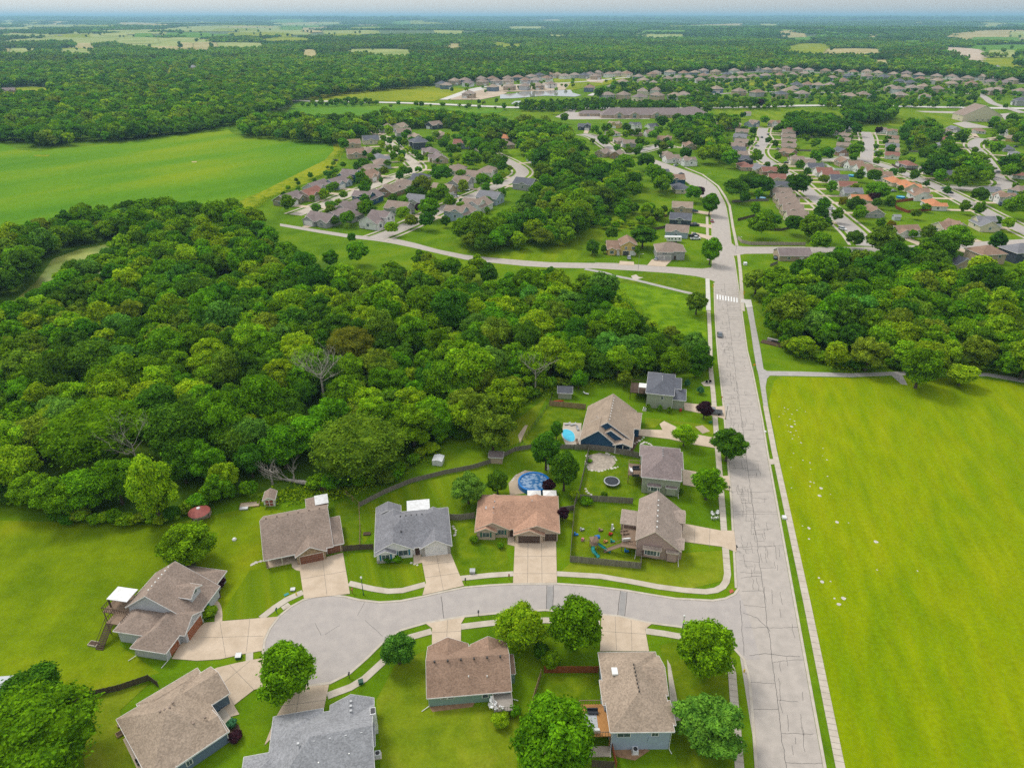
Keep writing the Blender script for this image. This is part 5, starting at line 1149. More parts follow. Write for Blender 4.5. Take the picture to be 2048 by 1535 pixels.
def crown_arrays(seed, kind, nblob, nleaf, leaf, Rr=5.0, H=12.0, core=.8):
    g = np.random.default_rng(seed)
    z0 = H * {'broad': .12, 'round': .1, 'oval': .08, 'cone': .04, 'willow': .06, 'loose': .1, 'vase': .2}[kind]
    hz = (H - z0) / 2; cz = z0 + hz
    C = []; Rb = []
    while len(C) < nblob:
        p = g.normal(size=3); p /= np.linalg.norm(p)
        if p[2] < -.75 and g.random() < .7: continue
        rr = g.uniform(.55, .95) if len(C) > nblob * .2 else g.uniform(0, .5)
        rad = {'broad': .30, 'round': .27, 'oval': .27, 'cone': .2, 'willow': .28, 'loose': .23, 'vase': .27}[kind] * g.uniform(.7, 1.3)
        q = p * rr
        x, y, z = q * (1 - rad * .75)
        if kind == 'cone': w = (1 - (z + 1) / 2) ** .8 + .08; x, y = x * w * 1.5, y * w * 1.5
        elif kind == 'oval': w = 1 - .35 * max(0, z) ** 1.3; x, y = x * w, y * w
        elif kind == 'broad': z = z * .9 + .08 if z > 0 else z * .8
        elif kind == 'vase': w = .8 + .3 * z; x, y = x * w, y * w
        if kind == 'loose': x, y, z = x * g.uniform(.8, 1.25), y * g.uniform(.8, 1.25), z * g.uniform(.8, 1.12)
        C.append((x * Rr, y * Rr, cz + z * hz)); Rb.append(rad * Rr * (1 if kind != 'cone' else (.6 + .5 * w)))
    C = np.array(C); Rb = np.array(Rb); bt = g.uniform(.80, 1.22, len(C))
    # leaves
    per = Rb ** 2; per = per / per.sum(); idx = g.choice(len(C), nleaf, p=per)
    d = g.normal(size=(nleaf, 3)); d /= np.linalg.norm(d, axis=1)[:, None]
    d[:, 2] = np.where((d[:, 2] < -.2) & (g.random(nleaf) < .75), -d[:, 2], d[:, 2])
    rr = g.uniform(.74, 1.08, nleaf) + g.exponential(.07, nleaf)
    sq = np.array([1, 1, .82])
    P = C[idx] + d * (Rb[idx] * rr)[:, None] * sq
    if kind == 'willow': P[:, 2] -= g.exponential(.5, nleaf) * 1.2
    P[:, 2] = np.maximum(P[:, 2], .15)
    n = d + g.normal(size=(nleaf, 3)) * .55; n[:, 2] += .25; n /= np.linalg.norm(n, axis=1)[:, None]
    a = np.cross(n, g.normal(size=(nleaf, 3))); a /= np.linalg.norm(a, axis=1)[:, None]; b = np.cross(n, a)
    s = leaf * g.uniform(.55, 1.25, nleaf)[:, None]; asp = .62
    V = np.stack([P - a * s, P + b * s * asp, P + a * s, P - b * s * asp], 1).reshape(-1, 3)
    Q = np.arange(nleaf * 4).reshape(-1, 4); T = np.repeat(bt[idx] * g.uniform(.72, 1.28, nleaf), 4)
    if core:
        cv = []; cq = []; ct = []; o = len(V)
        for c, r, t_ in zip(C, Rb, bt):
            jit = 1 + g.uniform(-.12, .12, len(SV))[:, None]
            cv.append(SV * jit * r * core * sq + c); cq.append(SQ + o); ct.append(np.full(len(SV), t_ * .9)); o += len(SV)
        V = np.concatenate([V] + cv); Q = np.concatenate([Q] + cq); T = np.concatenate([T] + ct)
    return V, Q, T
def crown_mesh(name, tone, *a, **k):
    V, Q, T = crown_arrays(*a, **k); return np_mesh(name, V, Q, [tone], T)
def trunk_mb(seed, Rr=5.0, H=12.0, r0=.32, limbs=5, bare=False):
    g = random.Random(seed); mb = MB(); top = H * .62
    mb.tube([(0, 0, -.2), (.05, 0, H * .12), (g.uniform(-.2, .2), g.uniform(-.2, .2), H * .35), (g.uniform(-.3, .3), g.uniform(-.3, .3), top)], [r0 * 1.35, r0, r0 * .75, r0 * .35], 6)
    for i in range(limbs):
        a = i * 2.4 + g.uniform(-.4, .4); z = H * g.uniform(.2, .45); l = Rr * g.uniform(.45, .75)
        mb.tube([(0, 0, z), (math.cos(a) * l * .5, math.sin(a) * l * .5, z + l * .45), (math.cos(a) * l, math.sin(a) * l, z + l * .9)], [r0 * .42, r0 * .3, r0 * .1], 5)
    return mb
KINDS = ['broad', 'round', 'oval', 'loose', 'broad', 'round', 'cone', 'willow']
CROWN = {}   # (lod, k) -> mesh
for k, kd in enumerate(KINDS):
    CROWN['near', k] = crown_mesh('crown', 'leaf_mid', 11 + k, kd, 75 if kd != 'cone' else 60, 17000, .27, core=.74)
    CROWN['mid', k] = crown_mesh('crown', 'leaf_mid', 11 + k, kd, 64, 9500, .36, core=.74)
CROWN['big', 0] = crown_mesh('crown', 'leaf_mid', 90, 'broad', 170, 34000, .17, core=.80)
CROWN['big', 1] = crown_mesh('crown', 'leaf_mid', 91, 'round', 150, 34000, .17, core=.80)
TRUNK = [trunk_mb(i).build('trunk', 'bark').data for i in range(3)]
for o in [o for o in COL.objects if o.name.startswith('trunk')]: bpy.data.objects.remove(o)
TREES = []      # every tree: dict(x, y, r, h, tone, k, named, label, cat, name)
def add_tree(x, y, r, h, tone, k, **kw):
    TREES.append(dict(x=x, y=y, r=r, h=h, tone=tone, k=k, **kw))
def T(px, py, r, h, tone, k, label=None, **kw):
    """tree whose crown centre the photograph shows at px, py"""
    if label and py > 840 and r > 2.4 and k not in ('big0', 'big1'): r *= 1.17; h *= 1.08
    x, y = W(px, py, h * .55); add_tree(x, y, r, h, tone, k, label=label, **kw)
OAK, RND, OVL, LSE, OAK2, RND2, CON, WIL = range(8)
T(570, 1340, 4.9, 11, 'mid', OVL, 'bright green oval tree standing over the left rim of the court, between two driveways')
T(796, 1297, 3.0, 6.5, 'sage', RND, 'small bluish green tree on the verge inside the court, left of the green house driveway')
T(1042, 1248, 4.4, 10, 'lime', WIL, 'airy yellow-green birch-like tree between green house driveway and the tall dark neighbour')
T(1152, 1246, 4.7, 11.5, 'mid', OVL, 'tall leafy green tree left of the blue-grey house driveway')
T(1103, 1318, 1.9, 4, 'mid', RND, 'small bush at the left end of the red picket fence')
T(1082, 1300, 1.6, 4.5, 'dark', RND, 'upright shrub under the airy birch-like tree')
T(1415, 1293, 5.0, 11, 'mid', RND2, 'large round maple on the corner lawn right of the blue-grey house')
T(1420, 1448, 4.8, 8.5, 'sage', LSE, 'low sage green tree beside the sidewalk at the bottom edge')
T(1110, 1468, 6.0, 11.5, 'mid', RND, 'big bright green tree left of the orange timber deck')
T(50, 1480, 11.5, 14, 'mid', 'big1', 'huge spreading tree filling the bottom left corner')
T(55, 1395, 5, 9, 'dark', OAK, 'darker tree behind the huge spreading tree in the bottom left corner')
T(375, 1086, 5.4, 10, 'mid', RND2, 'leafy tree on the lawn behind the large pale house with the dormer')
T(300, 972, 5.0, 18, 'lime', OVL, 'tall yellow-green tree at the wood edge left of the red-roofed bin')
T(1093, 898, 3.7, 11, 'dark', OVL, 'dark dense tree left of the navy house, behind the round pool')
T(1129, 938, 3.5, 11, 'dark', OVL, 'tall dark tree right of the round covered pool')
T(1113, 858, 2.2, 6, 'dark', OVL, 'small dark tree beside the turquoise swimming pool')
T(995, 962, 2.5, 6.5, 'dark', OVL, 'narrow dark tree left of the round covered pool')
T(936, 975, 3.7, 8, 'sage', LSE, 'grey-green feathery tree behind the red fence gate of the reddish roof house')
T(985, 860, 5.6, 13, 'olive', LSE, 'olive tree standing over the tan garden shed')
T(1417, 965, 3.9, 8.5, 'mid', RND2, 'round maple on the front lawn of the purple-grey roof house')
T(1458, 886, 4.2, 9.5, 'dark', LSE, 'street tree overhanging the main road beside the navy house driveway')
T(1370, 868, 3.0, 6.5, 'lime', RND, 'small bright maple beside the navy house driveway')
T(1410, 817, 2.6, 6, 'purple', RND, 'black-purple plum tree beside the parked dark pickup')
T(1126, 1026, 1.7, 4, 'purple', RND, 'round purple shrub right of the reddish roof house')
T(1098, 970, 1.9, 4.2, 'purple', LSE, 'purple-leaved tree hanging over the round covered pool')
T(1845, 730, 6.8, 15, 'mid', RND2, 'large lone round tree where the park trail widens')
T(1925, 748, 5.2, 7.5, 'lime', OAK, 'low bright spreading tree right of the large round trail tree')
T(1740, 703, 6.8, 13, 'olive', LSE, 'soft grey-green tree at the wood edge above the park trail')
T(1955, 700, 5.5, 13, 'olive', LSE, 'layered tree with pale trunk at the wood edge beside the park trail')
T(1605, 690, 5.5, 8, 'lime', LSE, 'bright willow clump above the stone culvert')
T(1675, 700, 3.8, 8, 'lime', RND, 'small yellow-green tree between the culvert willows and the trail')
T(1423, 498, 5.0, 14, 'mid', OVL, 'street tree at the crossroads corner of the main road')
T(1421, 405, 5.4, 14, 'mid', OVL, 'street tree on the left of the main road where it starts to bend')
T(1287, 470, 8.0, 12, 'dark', RND2, 'big dark tree between the mustard house and the white camper')
T(1395, 603, 5, 10, 'olive', LSE, 'soft olive tree over the left end of the crosswalk path')
T(1375, 764, 1.2, 3, 'blue', CON, 'small blue spruce behind the pale green house')
T(1401, 778, 1.5, 3, 'blue', CON, 'second small blue spruce, in the round flower bed by the sidewalk')
T(1392, 742, 2.3, 4, 'mid', RND, 'small spreading bush near the sidewalk at the edge of the woods')
T(718, 893, 12.0, 16, 'olive', 'big0', 'very broad olive-green oak with pale tufts at the wood edge behind the fallen trunk')
T(195, 868, 13.0, 19, 'mid', 'big0', 'giant domed oak left of the white dead tree')
T(700, 690, 8.5, 16, 'rust', 'big1', 'large brown-tinged oak in the middle of the woods')
T(1250, 755, 2.6, 6, 'olive', LSE, 'thin greyish tree left of the pale green house deck')
T(1158, 757, 3, 7, 'mid', RND, 'small tree behind the grey-roofed garden cottage')
T(1556, 565, 8.5, 15, 'mid', RND2, 'rounded tree at the left tip of the right-hand wood')
T(1515, 560, 6.5, 12, 'olive', LSE, 'thin pale tree overhanging the sidewalk at the crosswalk')
for p in ((1297, 812, 'left'), (1320, 814, 'middle'), (1339, 818, 'right')): T(p[0], p[1], .9, 2.4, 'mid', CON, p[2] + ' one of three clipped cone bushes along the south wall of the pale green house', cat='bush', name='bush', group='cone bushes along the pale green house')
for (x, y, r, h, tn, lb) in ((948, 1077, 1.2, 1.7, 'mid', 'round bush at the left front corner of the reddish roof house'), (775, 1118, 1.1, 1.5, 'dark', 'bush under the blue-shuttered window of the white house'), (793, 1117, 1.1, 1.5, 'mid', 'second bush under the blue-shuttered window of the white house'),
                         (438, 1163, 1.7, 2.6, 'purple', 'purple-brown bush beside the front walk of the large pale house'), (417, 1222, 1.8, 2.2, 'lime', 'bright rounded shrub where the front walk meets the large driveway'), (470, 1472, 1.3, 1.5, 'purple', 'dark red bush at the east corner of the slate blue house'),
                         (463, 1445, 1.0, 1.2, 'blue', 'grey-blue shrub in the mulch bed of the slate blue house'), (1000, 1437, 1.7, 2.2, 'lime', 'lime green shrub below the grey deck of the green house'), (1030, 1420, 1.2, 2.2, 'mid', 'climbing shrub at the corner of the grey deck'),
                         (1150, 988, 1.5, 2.2, 'lime', 'tall grass clump in the fence corner of the play lawn'), (1173, 1000, 1.8, 1.8, 'mid', 'leafy bed in the corner of the play lawn'), (1208, 988, 1.0, 1.6, 'dark', 'small shrub below the flat stones'),
                         (1001, 1090, .9, 1.4, 'mid', 'small shrub by the front door of the reddish roof house'), (1360, 982, 1.0, 1.6, 'dark', 'dark shrub at the right corner of the sage house'), (1355, 508, 3, 3.5, 'dark', 'dark shrub in front of the grey corner house'),
                         (1185, 492, 3.6, 8, 'dark', 'dark tree left of the mustard house'), (1190, 503, 1.8, 4, 'dark', 'lower dark tree in front of the first one left of the mustard house'), (1208, 497, 2.0, 4.5, 'dark', 'narrow dark tree against the mustard house'), (1274, 500, 1.3, 6, 'mid', 'slim green cypress right of the mustard house'), (1180, 921, .8, .8, 'mid', 'low planting in the round gravel bed')):
    T(x, y, r, h, tn, RND, lb, **(dict(cat='bush', name='bush') if h < 4.2 else {}))
T(1390, 692, 5.2, 12, 'sage', RND, 'grey-green tree leaning over the left sidewalk at the end of the woods')
T(1402, 716, 4.6, 11, 'dark', OVL, 'dark tree overhanging the road kerb at the end of the woods')
T(1350, 722, 5.5, 12, 'mid', RND2, 'round tree behind the small bush at the end of the woods')
MIDT = """624,396,2.2,m 648,385,3,d 659,377,3.4,m 687,287,6,m 717,260,8,d 767,277,4,m 779,282,4,d 798,280,4,d 809,285,4,m 804,307,4,d 777,297,4,l 748,304,3,d 729,307,2.6,d 858,280,4,d 833,306,2.5,d 819,341,3,d 799,350,3.6,d 762,360,2,m 887,287,6,d 903,297,6,d 884,345,9,d 844,370,8,o 882,385,7,m 734,417,6,m 693,435,4.5,m 807,425,5,l 859,415,7,m 899,402,5,m 853,440,5,d 703,474,2.6,d 717,362,3,d 942,317,10,m 974,315,6,o 977,292,8,d 924,347,4,m 967,360,6,m 996,360,5,m 972,375,4,m 1004,332,5,d 838,414,3,p
1224,465,4,d 1242,423,4.5,m 1293,418,4.5,l 1237,394,6,m 1268,377,7,m 1386,384,6,m 1325,367,7,m 1399,382,4,p 1473,377,9,d 1500,362,9,d 1525,367,9,d 1490,394,4,d 1510,416,4,m 1522,448,8,m 1534,430,5,m 1588,445,6,d 1180,418,2.5,d
1628,452,9,m 1643,427,5,d 1641,480,6,m 1711,475,5,d 1768,477,10,o 1721,425,5,m 1711,410,6,d 1688,402,3.5,y 1748,392,4.5,p 1781,404,4,d 1782,450,3,y 1856,465,4.5,o 1911,475,10,m 1878,497,10,d 1996,480,5,d 1931,412,4,m 2031,412,7,m 2018,445,4,l 1961,388,6,d
1601,367,9,d 1566,340,5,d 1600,330,4,m 1748,350,6,d 1756,380,9,m 1830,350,4,d 1711,300,8,m 1656,307,6,d 1633,312,6,m 1551,287,4,d 1553,257,4,d 1628,287,4,m 1648,257,4,m 1713,257,7,d 1758,260,4,p 1836,267,8,o 1871,255,8,m 1853,282,4,m 1822,280,3,l 1923,275,8,d 1881,350,5,m 1896,290,7,m 1853,307,7,d 1961,320,8,m 1971,352,6,m 1993,295,7,m 2018,325,9,d 2018,342,6,m 1948,195,7,d 1823,207,4,d 2011,212,4,m 1998,197,4,m 1881,330,9,d 1908,328,8,m 1930,345,8,m 1860,335,8,d
1106,217,6,d 1129,235,6,d 1084,207,5,d 1254,255,6,d 1264,266,5,d 1324,242,8,d 1354,237,7,d 1414,215,8,d 1409,242,8,m 1306,270,6,m 1274,302,4,d 1319,305,3,d 1291,320,8,d 1371,305,6,d 1414,307,10,l 1461,315,8,m 1506,262,4.5,d 1501,287,3,d 1486,230,4,d 1529,240,6,m 1249,325,10,m 1324,357,9,m 1306,340,7,m 1213,255,6,m 1221,268,5,m 1190,258,5,m 1205,280,6,m 1280,285,5,d 1340,290,5,m 1520,205,6,p 1505,203,9,d 1440,205,5,l 1345,195,6,d"""
TN = {'m': 'mid', 'd': 'dark', 'l': 'lime', 'o': 'olive', 'p': 'purple', 'y': 'yellow', 's': 'sage'}
for i, s in enumerate(MIDT.split()):
    a = s.split(','); x, y, r = float(a[0]), float(a[1]), float(a[2])
    T(x, y, r * .92, min(15, 3 + r * 1.55), TN[a[3]], (RND, RND2, OVL, OAK, RND)[i % 5], yard=True)
def densify(P):
    out = []
    for a, b in zip(P, P[1:]):
        n = max(1, int((b - a).length / 5)); out += [a.lerp(b, i / n) for i in range(n)]
    return out
def scatter(poly, sp, tones, r=(4, 7), z=9, hk=(1.9, 2.6), avoid=(), seed=1, kinds=(0, 1, 2, 3, 4, 5), clear=True, ymax=1e9, jit=.36, region=None):
    g = random.Random(seed); P = [W(x, y, z) for x, y in poly]; A = [[W(x, y, 0) for x, y in a] for a in avoid]
    xs = [p[0] for p in P]; ys = [p[1] for p in P]; out = []; y = min(ys); row = 0
    fx = [(t['x'], t['y'], t['r']) for t in TREES if not t.get('region')] + [(h['x'], h['y'], 6.5) for h in HP] + [(*W(px, py), r_) for px, py, r_ in ((1120, 812, 9), (877, 930, 5), (533, 1020, 5), (402, 1045, 6), (600, 975, 7), (288, 975, 4), (1068, 800, 4), (650, 830, 4), (1845, 800, 9), (1925, 790, 7))] + [(q.x, q.y, 3.0) for P_ in STREETS.values() for q in densify(P_)]
    X0, X1, Y0_, Y1 = min(xs) - 12, max(xs) + 12, min(ys) - 12, max(ys) + 12; fx = [f for f in fx if X0 < f[0] < X1 and Y0_ < f[1] < Y1]
    while y < min(max(ys), ymax):
        x = min(xs) + (row % 2) * sp / 2
        while x < max(xs):
            a, b = x + g.uniform(-jit, jit) * sp, y + g.uniform(-jit, jit) * sp
            x += sp
            if not in_poly(a, b, P) or any(in_poly(a, b, q) for q in A): continue
            if clear and b > 600 and any(in_poly(a, b, q) for q in CLEAR): continue
            rr = g.uniform(*r) * (1.25 if g.random() < .12 else 1)
            if any(abs(a - f[0]) < f[2] + rr * .45 and (a - f[0]) ** 2 + (b - f[1]) ** 2 < (f[2] + rr * .45) ** 2 for f in fx): continue
            out.append((a, b, rr, min(19, rr * g.uniform(*hk)), g.choice(tones), g.choice(kinds)))
        y += sp * .87; row += 1
    for o in out: add_tree(*o, region=region)
    return len(out)
WT = ['mid'] * 9 + ['dark'] * 5 + ['lime'] * 4 + ['olive'] * 2 + ['sage'] * 1
WOODW = [(-190, 480), (60, 455), (130, 425), (200, 412), (300, 404), (450, 415), (500, 430), (530, 455), (590, 490), (640, 525), (720, 535), (790, 530), (850, 545), (900, 560), (1000, 556), (1060, 548), (1150, 540), (1200, 560), (1230, 590), (1275, 640), (1330, 668), (1390, 690), (1400, 712), (1340, 728), (1250, 725), (1150, 745), (1060, 765), (1020, 800), (960, 815), (900, 850), (860, 870), (800, 905), (700, 940), (650, 925), (560, 925), (520, 955), (470, 965), (420, 975), (340, 1005), (230, 1018), (120, 1005), (60, 980), (0, 965), (-190, 975)]
POND = [(-60, 590), (20, 585), (60, 565), (90, 522), (150, 496), (215, 486), (262, 488), (285, 496), (270, 515), (210, 545), (150, 575), (90, 605), (-60, 640)]
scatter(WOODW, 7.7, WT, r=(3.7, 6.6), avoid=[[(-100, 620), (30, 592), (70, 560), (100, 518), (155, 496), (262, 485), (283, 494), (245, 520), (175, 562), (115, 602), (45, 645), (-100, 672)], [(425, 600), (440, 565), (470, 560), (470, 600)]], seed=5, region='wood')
scatter([(1525, 600), (1560, 560), (1600, 520), (1650, 505), (1720, 500), (1790, 515), (1860, 500), (1910, 530), (2000, 535), (2048, 530), (2350, 520), (2500, 760), (2048, 715), (1962, 700), (1850, 700), (1770, 690), (1700, 700), (1640, 690), (1590, 650), (1545, 625)], 7.7, WT + ['lime', 'olive'], r=(3.8, 6.6), seed=6, region='right wood')
scatter([(1010, 255), (1060, 238), (1120, 245), (1160, 285), (1190, 312), (1270, 340), (1275, 365), (1230, 380), (1195, 400), (1175, 430), (1160, 455), (1120, 470), (1050, 478), (1000, 478), (930, 488), (905, 470), (915, 445), (965, 432), (1000, 432), (1040, 405), (1070, 385), (1085, 340), (1060, 300), (1035, 280)], 11, WT, r=(4.5, 8), hk=(1.7, 2.3), seed=7, region='middle wood')
scatter([(475, 244), (520, 226), (640, 232), (740, 232), (820, 222), (900, 225), (960, 228), (1010, 238), (1015, 262), (985, 272), (950, 250), (880, 238), (820, 240), (740, 255), (700, 270), (670, 272), (560, 262), (480, 256)], 9, WT + ['lime', 'lime'], r=(4, 6.5), seed=8, region='field belt')
scatter([(910, 250), (960, 262), (1000, 280), (1010, 310), (985, 322), (950, 285), (915, 272)], 11, WT, r=(4, 7), seed=9, region='upper gardens')
scatter([(1340, 247), (1400, 228), (1430, 240), (1455, 285), (1458, 312), (1420, 296), (1380, 275), (1350, 262)], 10, WT + ['dark'] * 4, r=(4, 7), seed=10, region='east slope wood')
scatter([(1690, 217), (1720, 210), (1770, 212), (1797, 222), (1780, 232), (1710, 234), (1690, 228)], 9, ['dark', 'dark', 'mid'], r=(5, 7.5), seed=11, region='highway copse')
scatter([(1552, 252), (1590, 228), (1640, 232), (1700, 242), (1708, 252), (1650, 258), (1600, 256)], 9, ['dark', 'dark', 'mid'], r=(4.5, 7), seed=12, region='second copse')
scatter([(1802, 255), (1815, 245), (1860, 238), (1882, 250), (1880, 270), (1850, 285), (1815, 270)], 10, ['dark', 'mid', 'olive'], r=(4.5, 7), seed=13, region='third copse')
scatter([(1842, 312), (1900, 298), (1930, 312), (1985, 326), (1978, 350), (1915, 356), (1880, 350)], 10, ['dark', 'mid'], r=(4.5, 7), seed=14, region='lane copse')
scatter([(1110, 430), (1150, 390), (1210, 385), (1235, 410), (1290, 400), (1345, 400), (1350, 412), (1290, 425), (1245, 428), (1180, 425)], 8, WT, r=(2.2, 4), hk=(1.4, 2), seed=15, region='garden scrub')
scatter([(1160, 400), (1200, 400), (1220, 390), (1300, 392), (1340, 398), (1350, 408), (1260, 412)], 8, ['dark', 'mid'], r=(2.5, 4), seed=16, region='garden scrub')
for pl, sp, rg in (([(1040, 200), (1100, 196), (1160, 193), (1230, 192), (1232, 205), (1150, 208), (1042, 209)], 8, 'evergreen row'), ([(1240, 196), (1355, 196), (1356, 206), (1240, 206)], 8, 'evergreen row'), ([(1362, 190), (1400, 178), (1440, 185), (1500, 190), (1560, 195), (1600, 198), (1560, 206), (1440, 205), (1366, 208)], 11, 'highway trees'),
                   ([(1180, 182), (1250, 166), (1400, 165), (1425, 178), (1390, 192), (1370, 180), (1260, 176), (1200, 188)], 14, 'mid gardens'), ([(1480, 175), (1540, 178), (1600, 176), (1690, 160), (1760, 165), (1770, 190), (1700, 205), (1640, 200), (1600, 195)], 17, 'far gardens'),
                   ([(1640, 190), (1720, 190), (1800, 190), (1900, 188), (1955, 192), (1950, 203), (1780, 203), (1650, 206)], 13, 'highway trees'), ([(1745, 160), (1800, 178), (1900, 172), (2048, 176), (2300, 185), (2300, 195), (2048, 190), (1900, 185), (1780, 190)], 26, 'far gardens'),
                   ([(1980, 240), (2048, 225), (2300, 235), (2300, 300), (2048, 280), (2010, 262)], 15, 'east edge'), ([(2020, 290), (2300, 300), (2300, 480), (2080, 450), (2050, 400)], 18, 'east edge'), ([(600, 196), (700, 190), (760, 193), (760, 198), (605, 202)], 11, 'highway trees'),
                   ([(930, 190), (1160, 198), (1165, 203), (1040, 207), (930, 203)], 30, 'highway trees'), ([(780, 196), (1000, 203), (1000, 209), (780, 202)], 22, 'highway trees'),
                   ([(55, 265), (110, 255), (145, 262), (140, 272), (60, 276)], 8, 'field island'), ([(570, 345), (640, 325), (660, 300), (672, 310), (655, 335), (580, 372), (530, 388)], 12, 'field hedge'),
                   ([(800, 500), (850, 492), (875, 510), (900, 520), (950, 520), (990, 532), (1020, 540), (940, 545), (830, 520)], 9, 'lane trees'), ([(640, 485), (700, 490), (740, 500), (700, 510), (650, 500)], 12, 'lane trees'),
                   ([(1440, 235), (1475, 232), (1478, 243), (1440, 250)], 9, 'shed trees'), ([(1070, 505), (1180, 500), (1180, 510), (1070, 515)], 40, 'lane trees'), ([(560, 400), (700, 300), (780, 255), (1000, 260), (1040, 330), (1000, 400), (860, 450), (700, 440)], 17, 'garden trees'), ([(1450, 240), (2048, 250), (2048, 420), (1800, 450), (1560, 440), (1490, 330)], 25, 'garden trees'), ([(1250, 150), (1640, 140), (2048, 165), (2048, 185), (1640, 175), (1250, 175)], 18, 'far gardens'), ([(870, 162), (1250, 150), (1250, 168), (1100, 172), (880, 176)], 45, 'far gardens'), ([(1170, 245), (1330, 245), (1340, 300), (1200, 300)], 22, 'garden trees')):
    scatter(pl, sp, ['dark', 'mid'] if 'ever' in rg else WT, r=((3.2, 4.2) if 'ever' in rg else (1.5, 2.6) if rg == 'field hedge' else (2.2, 4.4) if rg in ('far gardens', 'highway trees', 'garden trees') else (4, 6.5)), seed=len(pl) + int(sp), region=rg, kinds=(2, 6) if 'ever' in rg else (0, 1, 2, 3))
scatter([(1180, 470), (1150, 490), (1100, 505), (1060, 505), (1090, 480), (1140, 465)], 60, WT, seed=4)
FRONT = [(-700, 262), (0, 262), (45, 262), (60, 268), (240, 262), (300, 255), (420, 240), (470, 224), (560, 210), (588, 196), (600, 190), (700, 176), (860, 162), (880, 157), (1000, 151), (1100, 146), (1240, 141), (1400, 137), (1600, 133), (1750, 137), (1850, 142), (2048, 157), (2700, 170), (2700, 127), (-900, 127)]
def shrubs(line, sp, seed):
    g = random.Random(seed); P = W2(line)
    for a, b in zip(P, P[1:]):
        a, b = Vector(a), Vector(b); n = max(1, int((b - a).length / sp))
        for i in range(n):
            q = a.lerp(b, (i + g.random()) / n); add_tree(q.x + g.uniform(-1.2, 1.2), q.y + g.uniform(-.8, 1.8), g.uniform(1.6, 3), g.uniform(2.2, 5), g.choice(['mid', 'dark', 'lime', 'mid', 'olive']), g.choice((0, 1, 3, 5)), region='shrub')
shrubs([(-100, 1035), (0, 1000), (60, 1005), (90, 1030), (150, 1045), (220, 1050), (330, 1048), (370, 1025), (440, 1003), (520, 990)], 2.0, 31)
shrubs([(640, 975), (700, 980), (780, 965), (820, 935), (870, 890), (960, 860), (1020, 815), (1070, 790), (1150, 765), (1240, 750), (1330, 742), (1410, 738)], 2.6, 32)
shrubs([(1511, 602), (1536, 622), (1545, 655), (1568, 672), (1575, 705), (1655, 725), (1700, 738), (1800, 735), (1962, 742), (2048, 750), (2200, 762)], 2.8, 33)
shrubs([(850, 588), (990, 600), (1100, 592), (1190, 590), (1240, 612), (1290, 655), (1380, 700)], 3, 34)
nA = scatter(FRONT, 11.5, WT, r=(5.2, 8), seed=21, region='far')
scatter([(-500, 258), (0, 258), (240, 258), (420, 236), (520, 212), (540, 214), (430, 243), (250, 264), (0, 266), (-500, 266)], 9, ['mid', 'dark'], r=(4.5, 7), seed=22, region='far')
# the 300 that show largest become things of their own
for t in TREES: t['d'] = math.sqrt(t['x'] ** 2 + t['y'] ** 2 + CAMH ** 2)
def inview(t):
    u = PX(t['x'], t['y'], t['h'] * .5); k = t['r'] / t['d'] * FPX
    return -k < u[0] < 2048 + k and -k < u[1] < 1535 + k
def show(t): return (t['r'] * max(t['r'], t['h'] * .5)) / t['d'] ** 2
seen = [t for t in TREES if inview(t)]
lab = [t for t in seen if t.get('label')]
rest = sorted([t for t in seen if not t.get('label')], key=show, reverse=True)
NIND = 300 - len([t for t in lab if t.get('cat') != 'bush'])
SINGLE = lab + rest[:NIND]; sid = set(id(t) for t in SINGLE)
def make_tree(t):
    nm = t.get('name', 'tree'); o = empty(nm, (t['x'], t['y'], 0), rnd.uniform(0, 6.28))
    k = t['k']; big = isinstance(k, str)
    me = CROWN['big', int(k[3])] if big else CROWN['near' if t['d'] < 260 else 'mid', k]
    c = bpy.data.objects.new('crown', me); COL.objects.link(c); c.parent = o
    s = t['r'] / 5.0; c.scale = (s * rnd.uniform(.93, 1.07), s * rnd.uniform(.93, 1.07), t['h'] / 12.0)
    c.material_slots[0].link = 'OBJECT'; c.material_slots[0].material = MATS['leaf_' + t['tone']]
    if t['h'] > 3:
        q = bpy.data.objects.new('trunk', TRUNK[rnd.randrange(3)]); COL.objects.link(q); q.parent = o; q.scale = (s, s, t['h'] / 12.0)
    tag(o, t.get('label'), t.get('cat', 'tree'), t.get('group')); t['obj'] = o; return o
for t in SINGLE: make_tree(t)
# all the others: one object, points that carry copies of a few kinds of tree
PROTO = bpy.data.collections.new('woodland_kinds'); PIDX = {}
def proto(name, V, Q, Tt, tone):
    me = np_mesh(name, V, Q, ['leaf_' + tone], Tt); o = bpy.data.objects.new(name, me); PROTO.objects.link(o); return o
names = []
for tone in ('mid', 'dark', 'lime', 'olive', 'sage', 'purple', 'yellow', 'rust', 'blue'):
    for k in range(8):
        if tone in ('purple', 'yellow', 'rust', 'blue') and k not in (1,): continue
        for lod in ('b', 'c'):
            nm = f'{lod}_{tone}_{k}'
            names.append((nm, lod, tone, k))
arr = {}
for k, kd in enumerate(KINDS):
    arr['b', k] = crown_arrays(40 + k, kd, 50, 5600, .44, core=.78); arr['c', k] = crown_arrays(60 + k, kd, 30, 1300, .8, core=.84)
meshes = {}
for nm, lod, tone, k in names:
    V, Q, Tt = arr[lod, k]
    if (lod, k) not in meshes: meshes[lod, k] = np_mesh('woodland_crown', V, Q, ['leaf_mid'], Tt)
    o = bpy.data.objects.new(nm, meshes[lod, k]); PROTO.objects.link(o); o.material_slots[0].link = 'OBJECT'; o.material_slots[0].material = MATS['leaf_' + tone]
